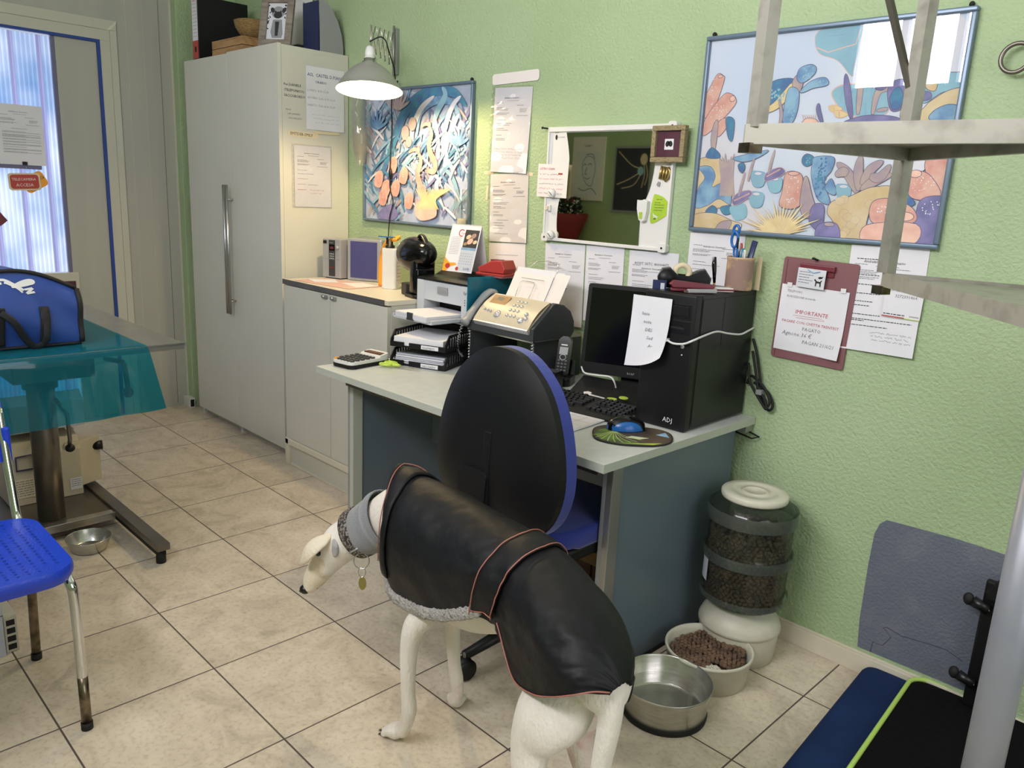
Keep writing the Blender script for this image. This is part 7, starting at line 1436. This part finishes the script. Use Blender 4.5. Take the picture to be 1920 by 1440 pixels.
# ------------------------------------------------------------------ welded shelf frame hung in the right foreground
t = thing('metal_shelf_frame', 'worn grey-white square-tube metal shelf frame hanging in the right foreground', 'shelf', (4.1, -1.1, 1.27))
ZU = 1.498; A_ = at(1400, 252, 2, ZU); B_ = at(1706, 286, 2, ZU); A2 = at(1990, 245, 2, ZU); B2 = at(1990, 262, 2, ZU)
def bar(g, a, b, w_=.013, m='worn_grey_steel'): g.tube([a, b], [(w_, w_), (w_, w_)], m, 4, up=(0, 0, 1), smooth=False)
def sq(g, a, b, s_=.024, m='worn_grey_steel'):
    a, b = Vector(a), Vector(b); d = (b-a).normalized(); u = Vector((0, 0, 1)) if abs(d.z) < .9 else Vector((.35, .94, 0)); u = (u-d*u.dot(d)).normalized(); l = d.cross(u); h = s_/2; V = []
    for p in (a, b): V += [p+l*h+u*h, p-l*h+u*h, p-l*h-u*h, p+l*h-u*h]
    g.raw(V, [(3, 2, 1, 0), (4, 5, 6, 7), (0, 1, 5, 4), (1, 2, 6, 5), (2, 3, 7, 6), (3, 0, 4, 7)], m)
def flat_strip(g, a, b, h_, th, m='worn_grey_steel'):
    a, b = Vector(a), Vector(b); d = (b-a).normalized(); l = Vector((-d.y, d.x, 0)).normalized()*th/2; u = Vector((0, 0, h_/2)); V = []
    for p in (a, b): V += [p+l+u, p-l+u, p-l-u, p+l-u]
    g.raw(V, [(3, 2, 1, 0), (4, 5, 6, 7), (0, 1, 5, 4), (1, 2, 6, 5), (2, 3, 7, 6), (3, 0, 4, 7)], m)
for a, b in ((A_, A2), (A_, B_), (B_, B2)): g = G(); flat_strip(g, a, b, .028, .012); g.obj('upper_rim_bar', t)
g = G(); V = [Vector((p.x, p.y, ZU+.006)) for p in (A_, B_, B2, A2)]; g.raw(V+[v+Vector((0, 0, .003)) for v in V], [(0, 1, 2, 3), (7, 6, 5, 4), (0, 4, 5, 1), (1, 5, 6, 2), (2, 6, 7, 3), (3, 7, 4, 0)], 'worn_grey_steel'); g.obj('upper_shelf_plate', t)
g = G(); sq(g, A_+Vector((.006, .004, -.026)), A_+Vector((.006, .004, -.012)), .024, 'chrome_old'); g.obj('corner_foot', t)
g = G(); sq(g, A_+Vector((.012, .004, .010)), A_+Vector((.012, .004, ZC-ZU-.001)), .021); g.obj('post', t)
ZL = 1.283; C_ = at(1663, 527, 2, ZL); PB = Vector((B_.x, B_.y, 0)); CX2 = at(1990, 612, 2, ZL); CX3 = at(1990, 556, 2, ZL)
C_ = Vector((B_.x-.008, B_.y+.0, ZL))
g = G(); sq(g, C_+Vector((0, 0, .012)), Vector((C_.x, C_.y, ZC-.001)), .022); g.obj('post', t)
for a, b in ((C_, CX2), (C_, CX3)): g = G(); flat_strip(g, a, b, .024, .012); g.obj('lower_rim_bar', t)
g = G(); V = [Vector((p.x, p.y, ZL+.004)) for p in (C_, CX3, CX2)]; g.raw(V+[v+Vector((0, 0, .003)) for v in V], [(0, 2, 1), (3, 4, 5), (0, 1, 4, 3), (1, 2, 5, 4), (2, 0, 3, 5)], 'worn_grey_steel'); g.obj('lower_shelf_plate', t)
g = G(); sq(g, C_+Vector((-.004, 0, -.026)), C_+Vector((-.004, 0, -.011)), .022, 'chrome_old'); g.obj('corner_foot', t)
q1 = Vector((C_.x+.003, C_.y-.003, 1.575)); dd = at(1668, 0, 1, C_.y-.01); g = G(); sq(g, q1, q1+(dd-q1)*1.25, .0095, 'steel_dark'); g.obj('diagonal_brace', t)

# ------------------------------------------------------------------ the greyhound
dog = thing('greyhound', 'white greyhound in a black winter coat, head lowered, standing on the tiles', 'dog', (3.4, -1.24, 0))
def smooth_chain(P, n=5): return cr(P, n)
g = G()
def limb(P, seg=16, n=5, up=(0, 0, 1)):
    C = cr(P, n); g.tube([c[:3] for c in C], [(c[3], c[4]) for c in C], 'fur_white', seg, up=up)
    g.ell(C[0][:3], (C[0][3]*.98,)*2+(C[0][4]*.98,), 'fur_white', u=14, v=8); g.ell(C[-1][:3], (C[-1][3]*.98, C[-1][3]*.98, C[-1][4]*.98), 'fur_white', u=14, v=8)
limb([(2.975, -1.184, .575, .058, .080), (3.02, -1.182, .545, .075, .120), (3.10, -1.182, .525, .086, .150), (3.22, -1.187, .522, .088, .152), (3.36, -1.202, .550, .080, .120), (3.50, -1.228, .582, .068, .086), (3.59, -1.252, .580, .072, .078), (3.67, -1.280, .558, .074, .080), (3.73, -1.306, .530, .054, .060)], 28)
limb([(3.01, -1.182, .590, .060, .080), (2.95, -1.184, .572, .056, .076), (2.90, -1.189, .545, .051, .068), (2.84, -1.198, .503, .047, .058), (2.79, -1.210, .468, .045, .052), (2.75, -1.222, .436, .046, .050)], 22)
# skull, stop, long tapering muzzle
limb([(2.775, -1.216, .458, .048, .052), (2.745, -1.226, .434, .054, .057), (2.722, -1.240, .402, .049, .052), (2.706, -1.256, .370, .039, .043), (2.696, -1.273, .342, .032, .037), (2.688, -1.288, .315, .029, .032), (2.683, -1.297, .296, .022, .025)], 20)
g.ell((2.726, -1.278, .352), (.012, .020, .020), 'fur_white')
# fore legs
limb([(3.06, -1.212, .52, .038, .050), (3.105, -1.230, .445, .034, .046), (3.135, -1.248, .392, .029, .036), (3.112, -1.264, .345, .027, .030), (3.100, -1.268, .27, .0225, .024), (3.102, -1.270, .17, .0185, .020), (3.108, -1.270, .115, .020, .021), (3.098, -1.270, .070, .0165, .018), (3.080, -1.270, .035, .018, .019)], 16, up=(1, 0, 0))
limb([(3.05, -1.135, .50, .042, .055), (3.085, -1.108, .42, .036, .044), (3.075, -1.096, .35, .027, .030), (3.060, -1.090, .27, .021, .023), (3.066, -1.086, .16, .0175, .019), (3.075, -1.083, .105, .019, .020), (3.078, -1.080, .065, .0165, .018), (3.070, -1.080, .035, .018, .019)], 16, up=(1, 0, 0))
# hind legs: thigh, knee forward, hock back, upright shank
limb([(3.650, -1.295, .500, .045, .068), (3.638, -1.322, .445, .044, .080), (3.618, -1.345, .400, .041, .068), (3.605, -1.358, .340, .034, .046), (3.640, -1.388, .260, .026, .030), (3.700, -1.394, .180, .019, .022), (3.732, -1.398, .140, .018, .022), (3.722, -1.398, .080, .0155, .017), (3.705, -1.398, .035, .018, .018)], 18, up=(1, 0, 0))
limb([(3.660, -1.265, .520, .046, .075), (3.655, -1.245, .460, .042, .070), (3.640, -1.240, .400, .038, .054), (3.625, -1.238, .335, .030, .036), (3.655, -1.236, .250, .022, .026), (3.715, -1.234, .170, .018, .021), (3.745, -1.232, .130, .017, .020), (3.735, -1.232, .075, .015, .016), (3.720, -1.232, .035, .017, .018)], 18, up=(1, 0, 0))
# tail hanging behind
limb([(3.735, -1.312, .555, .026, .026), (3.762, -1.322, .525, .024, .024), (3.765, -1.328, .46, .022, .022), (3.757, -1.330, .38, .019, .019), (3.752, -1.332, .30, .014, .014), (3.765, -1.335, .22, .009, .009)], 14, up=(1, 0, 0))
def paw(cx, cy, dx, dy):
    a = math.atan2(dy, dx); f = Vector((dx, dy, 0)).normalized(); s_ = Vector((-f.y, f.x, 0)); c = Vector((cx, cy, 0))
    g.ell(c+f*.012+Vector((0, 0, .022)), (.024, .024, .020), 'fur_white', u=16, v=10)
    for k, (o_, l_) in enumerate(((-.019, .034), (-.007, .044), (.007, .044), (.019, .034))):
        P = c+s_*o_; g.tube([P+f*.006+Vector((0, 0, .030)), P+f*(l_*.55)+Vector((0, 0, .029)), P+f*l_+Vector((0, 0, .014)), P+f*(l_+.008)+Vector((0, 0, .009))], [(.0085, .010), (.0090, .0105), (.0090, .0095), (.006, .007)], 'fur_white', 10)
    return [(c+s_*o_+f*(l_+.010)+Vector((0, 0, .010)), f) for o_, l_ in ((-.019, .034), (-.007, .044), (.007, .044), (.019, .034))]
claws = []
for q in ((3.066, -1.270, -1, -.16), (3.066, -1.076, -.5, .62), (3.692, -1.398, -1, -.1), (3.708, -1.232, -1, -.05)): claws.append(paw(*q))
body = g.obj('body_raw')
rm = body.modifiers.new('r', 'REMESH'); rm.mode = 'VOXEL'; rm.voxel_size = .0045; rm.use_smooth_shade = True
sm = body.modifiers.new('s', 'SMOOTH'); sm.factor = .6; sm.iterations = 7
dg = bpy.context.evaluated_depsgraph_get(); me = bpy.data.meshes.new_from_object(body.evaluated_get(dg)); bpy.data.objects.remove(body)
me.materials.clear(); me.materials.append(MATS['fur_white']); me.materials.append(MATS['fur_cream']); me.materials.append(MATS['fur_grey']); me.materials.append(MATS['fur_pink'] if 'fur_pink' in MATS else mat('fur_pink', 'dcc0b6', 0.75, col2='ebe0d8', nscale=26, bump=.3, bscale=150))
for p in me.polygons:
    c = p.center; p.use_smooth = True; p.material_index = 0; n_ = noise.noise(c*30)*.012
    if c.x < 2.735 and c.z < .39+n_: p.material_index = 1
    if (c-Vector((3.10, -1.08, .075))).length < .03+n_*1.6: p.material_index = 3
    if c.x > 3.60 and c.y > -1.30 and c.z < .42 and c.x < 3.72 and c.y > -1.262+n_*2: p.material_index = 3
body = bpy.data.objects.new('body', me); COL.objects.link(body); body.parent = dog; body.matrix_parent_inverse = parent_world(dog).inverted()
# claws, nose, mouth, eyes, ears
for k, cl in enumerate(claws):
    for p, f in cl: g = G(); g.tube([p-f*.004, p+f*.006+Vector((0, 0, -.004)), p+f*.011+Vector((0, 0, -.008))], [.0034, .0028, .0008], 'claw', 7); g.obj('claw', dog)
HD = Vector((-.40, -.52, -.75)).normalized()
g = G(); g.ell((2.674, -1.310, .284), (.0165, .0145, .0135), 'nose_black', u=14, v=10); g.ell((2.668, -1.319, .279), (.006, .005, .004), 'black_rubber', u=8, v=6); g.obj('nose', dog)
g = G(); g.tube([(2.697, -1.297, .287), (2.708, -1.292, .296), (2.716, -1.283, .311), (2.722, -1.274, .327)], [.002, .003, .003, .001], 'claw', 6); g.obj('mouth', dog)
for s_, c in ((1, (2.716, -1.292, .404)), (-1, (2.683, -1.232, .392))): g = G(); g.ell(c, (.008, .008, .008), 'nose_black', u=12, v=8); g.obj('eye', dog)
def ear(P, name='ear'):
    g = G(); C = cr(P, 5); g.tube([c[:3] for c in C], [(c[3], c[4]) for c in C], 'fur_cream', 14, up=(0, -1, .3)); return g.obj(name, dog)
ear([(2.742, -1.268, .462, .010, .006), (2.738, -1.290, .450, .022, .009), (2.722, -1.310, .430, .029, .010), (2.704, -1.322, .404, .028, .009), (2.690, -1.326, .378, .012, .006)])
ear([(2.712, -1.200, .448, .010, .006), (2.690, -1.205, .436, .018, .007), (2.672, -1.225, .412, .022, .007), (2.662, -1.248, .384, .018, .006), (2.660, -1.262, .364, .007, .004)])
g = G(); g.ell((2.762, -1.270, .432), (.022, .007, .028), 'fur_grey', u=12, v=8); g.obj('ear_fur', dog, label='grey hairs behind the ear')
# coat
CS = [ # x, yc, zc, rx, ry, hem near, hem far, slant
 (2.945, -1.185, .592, .074, .096, .425, .45, .034), (2.985, -1.184, .570, .094, .120, .412, .44, .022), (3.05, -1.184, .558, .104, .134, .410, .44, .010), (3.14, -1.186, .552, .107, .142, .424, .44, .004),
 (3.25, -1.190, .556, .106, .134, .462, .46, 0), (3.34, -1.200, .572, .100, .115, .510, .48, 0), (3.41, -1.208, .582, .093, .104, .548, .47, 0), (3.455, -1.215, .586, .092, .100, .530, .45, 0), (3.495, -1.226, .588, .094, .096, .486, .43, 0),
 (3.55, -1.244, .583, .098, .094, .455, .42, 0), (3.62, -1.266, .572, .102, .094, .478, .42, 0), (3.685, -1.288, .556, .098, .090, .515, .43, 0), (3.735, -1.306, .540, .084, .080, .545, .45, -.006), (3.768, -1.318, .530, .062, .062, .562, .52, -.010), (3.788, -1.326, .536, .034, .030, .560, .545, -.012)]
CC = cr([tuple(c) for c in CS], 6); CXS = [c[0] for c in CC]
def cs(u):
    f = u*(len(CC)-1); i = min(int(f), len(CC)-2); f -= i; return [a*(1-f)+b*f for a, b in zip(CC[i], CC[i+1])]
def u_of(x):
    for i in range(len(CXS)-1):
        if CXS[i] <= x <= CXS[i+1]: return (i+(x-CXS[i])/(CXS[i+1]-CXS[i]))/(len(CXS)-1)
    return 0 if x < CXS[0] else 1
def coat(u, t, off=0.0, wr=1.0):
    "t = -1 near hem, 0 spine, +1 far hem"
    x, yc, zc, rx, ry, hn, hf, sl = cs(u); s_ = 1 if t > 0 else -1; a = abs(t); hem = hn if t < 0 else hf
    drop = max(.0, zc-hem); La = (rx+ry)*.80; L_ = La+drop if hem < zc else La*(1-(hem-zc)/max(ry, .01)*.6); d = a*L_
    rx += off; ry += off
    if t < 0: rx *= 1.10
    if d < La: th = d/La*PI/2; y = rx*math.sin(th); z = ry*math.cos(th)
    else: e = d-La; y = rx*(1-(.9*(e/.16)**2*.35 if x < 3.44 else 0)); z = -e
    w_ = wr*(.0035*noise.noise(Vector((x*14+t*3, t*5, 1.3)))+.0022*noise.noise(Vector((x*34-t*9, t*7, 4.1))))*min(1, a*3+.3)
    y += w_+.004*max(0, a-.8)*5*math.sin(x*40)*.3
    fw = max(0, 1-(x-2.945)/.11); return (x+sl*a*.5+fw*(.050*math.sin(PI*min(1, a*1.15))**1.3-.012*(1-a)), yc+s_*y, zc+z+w_*.5+fw*.012*max(0, 1-a*3))
g = G(); g.grid(lambda u, v: coat(u, -1+2*v), 150, 84, 'coat_black')
co = g.obj('winter_coat', dog, label='black quilted winter coat with coral piping'); sd = co.modifiers.new('thick', 'SOLIDIFY'); sd.thickness = .006; sd.offset = -1; co.data.materials.append(MATS['fleece_grey']); sd.material_offset = 1
g = G(); g.grid(lambda u, v: (lambda q: (q[0]+.002*noise.noise(Vector((q[0]*120, v*6, 2))), q[1]-.004-.004*math.sin(PI*v)+.003*noise.noise(Vector((q[0]*110, v*7, 0))), q[2]+.002-.026*v+.003*noise.noise(Vector((q[0]*90, 0, v*3)))))(coat(u_of(2.95)+(u_of(3.395)-u_of(2.95))*u, -1, -.006)), 200, 8, 'fleece_grey'); fl = g.obj('fleece_lining', co); sd = fl.modifiers.new('thick', 'SOLIDIFY'); sd.thickness = .012; sd.offset = 0
g = G(); N_ = 60; g.tube([coat(u_of(3.455)+(1-u_of(3.455))*k/N_, -.985, .002) for k in range(N_+1)], .0015, 'coat_piping', 6); g.obj('hem_piping', co)
g = G(); g.tube([coat(.018, -1+2*k/60, .003) for k in range(61)], .0065, 'coat_black', 8); g.tube([coat(u_of(2.966), -.80+1.4*k/40, .0135) for k in range(41)], .0014, 'coat_piping', 6); g.obj('neck_piping', co)
def band(x0, x1, tn, tf, sl, off, m='coat_black'): return lambda u, v: coat(u_of(x0+(x1-x0)*u+sl*abs(tn+(tf-tn)*v)), tn+(tf-tn)*v, off+.003*math.sin(PI*u))
g = G(); g.grid(band(2.962, 3.02, -.88, .9, -.0, .007), 6, 50, 'coat_black'); cb = g.obj('collar_flap', co); sd = cb.modifiers.new('thick', 'SOLIDIFY'); sd.thickness = .005
g = G(); g.grid(band(3.425, 3.495, -1.06, .9, -.055, .007), 8, 56, 'coat_black'); bb = g.obj('belly_strap', co); sd = bb.modifiers.new('thick', 'SOLIDIFY'); sd.thickness = .005
for x_ in (3.425, 3.495):
    f_ = band(x_, x_, -1.06, .9, -.055, .0095); g = G(); g.tube([f_(0, k/56) for k in range(57)], .0014, 'coat_piping', 6); g.obj('strap_piping', bb)
g = G(); g.tube([coat(u_of(3.37), -1.03, .008), coat(u_of(3.41), -1.06, .009), coat(u_of(3.44), -1.02, .008)], .0014, 'coat_piping', 6); g.obj('strap_piping', bb)
g = G(); g.grid(lambda u, v: (lambda q: (q[0], q[1]+.004, q[2]))(coat(u_of(3.38+.09*u), -.80-.42*v*(1-.5*abs(u-.4)), .001)), 10, 8, 'coat_black'); g.obj('gusset', co)
# snood, collar, ring and tag
NP = [(2.945, -1.184, .570, .060, .082), (2.915, -1.187, .553, .067, .084), (2.895, -1.189, .542, .060, .077), (2.880, -1.191, .532, .064, .078), (2.862, -1.194, .518, .057, .071), (2.848, -1.197, .508, .060, .071), (2.825, -1.202, .492, .057, .067), (2.80, -1.207, .474, .054, .063), (2.79, -1.210, .468, .050, .058)]
g = G(); C = cr(NP[2:], 5); g.tube([c[:3] for c in C], [(c[3]+.0, c[4]+.0) for c in C], 'scarf_grey', 36, caps=False, up=(0, 0, 1)); sc_ = g.obj('neck_warmer', dog); sd = sc_.modifiers.new('thick', 'SOLIDIFY'); sd.thickness = .004; sd.offset = -1
ax = (Vector((2.76, -1.219, .444))-Vector((2.84, -1.198, .503))).normalized(); cc = Vector((2.797, -1.208, .474))
side_ = ax.cross(Vector((0, 0, 1))).normalized(); upv = side_.cross(ax).normalized()
def cpt(a, o, r): return cc+ax*o+side_*(math.cos(a)*(.055+r))+upv*(math.sin(a)*(.066+r))
g = G(); g.grid(lambda u, v: cpt(2*PI*u, -.018+.036*v, .001+.0015*math.sin(PI*v)), 48, 4, 'collar_pattern'); cl = g.obj('collar', dog, label='wide dark patterned collar'); sd = cl.modifiers.new('thick', 'SOLIDIFY'); sd.thickness = .004
# find near-low side of collar: upv negative and toward camera
sgn = 1 if side_.dot(Vector((0, -1, 0))) > 0 else -1
cdv = (CAM-cc).normalized()*.75+Vector((0, 0, -1)); ab = math.atan2(cdv.dot(upv), cdv.dot(side_))
g = G(); g.grid(lambda u, v: cpt(ab-.42+.84*u, -.0185+.037*v, .005), 14, 4, 'collar_brown'); g.obj('buckle_panel', cl); g = G(); e_ = ab+(.46 if sgn > 0 else -.46)
g.tube([cpt(e_, -.019, .005), cpt(e_, .019, .005)], .003, 'silver_plastic', 6); g.obj('slider', cl)
rc = cpt(ab-.1, -.004, .005); rd = Vector((.25, -.12, -1)).normalized(); vd = Vector((.72, -.69, 0)).normalized(); hs_ = rd.cross(vd).normalized()
g = G(); c0 = rc+rd*.018; g.tube([c0+hs_*.021*math.cos(2*PI*k/20)+rd*.021*math.sin(2*PI*k/20) for k in range(20)], .0016, 'chrome', 7, closed=True); g.obj('ring', cl)
g = G(); c1 = rc+rd*.048; g.tube([c1+hs_*.010*math.cos(2*PI*k/16)+rd*.013*math.sin(2*PI*k/16) for k in range(16)], .0013, 'chrome', 6, closed=True); g.obj('split_ring', cl)
g = G(); c2_ = rc+rd*.078+hs_*.0; g.prism(ellipse(.0105, .018, 20), .0016, 'gold_metal', M=frame(c2_, hs_, -rd)); g.obj('name_tag', cl)
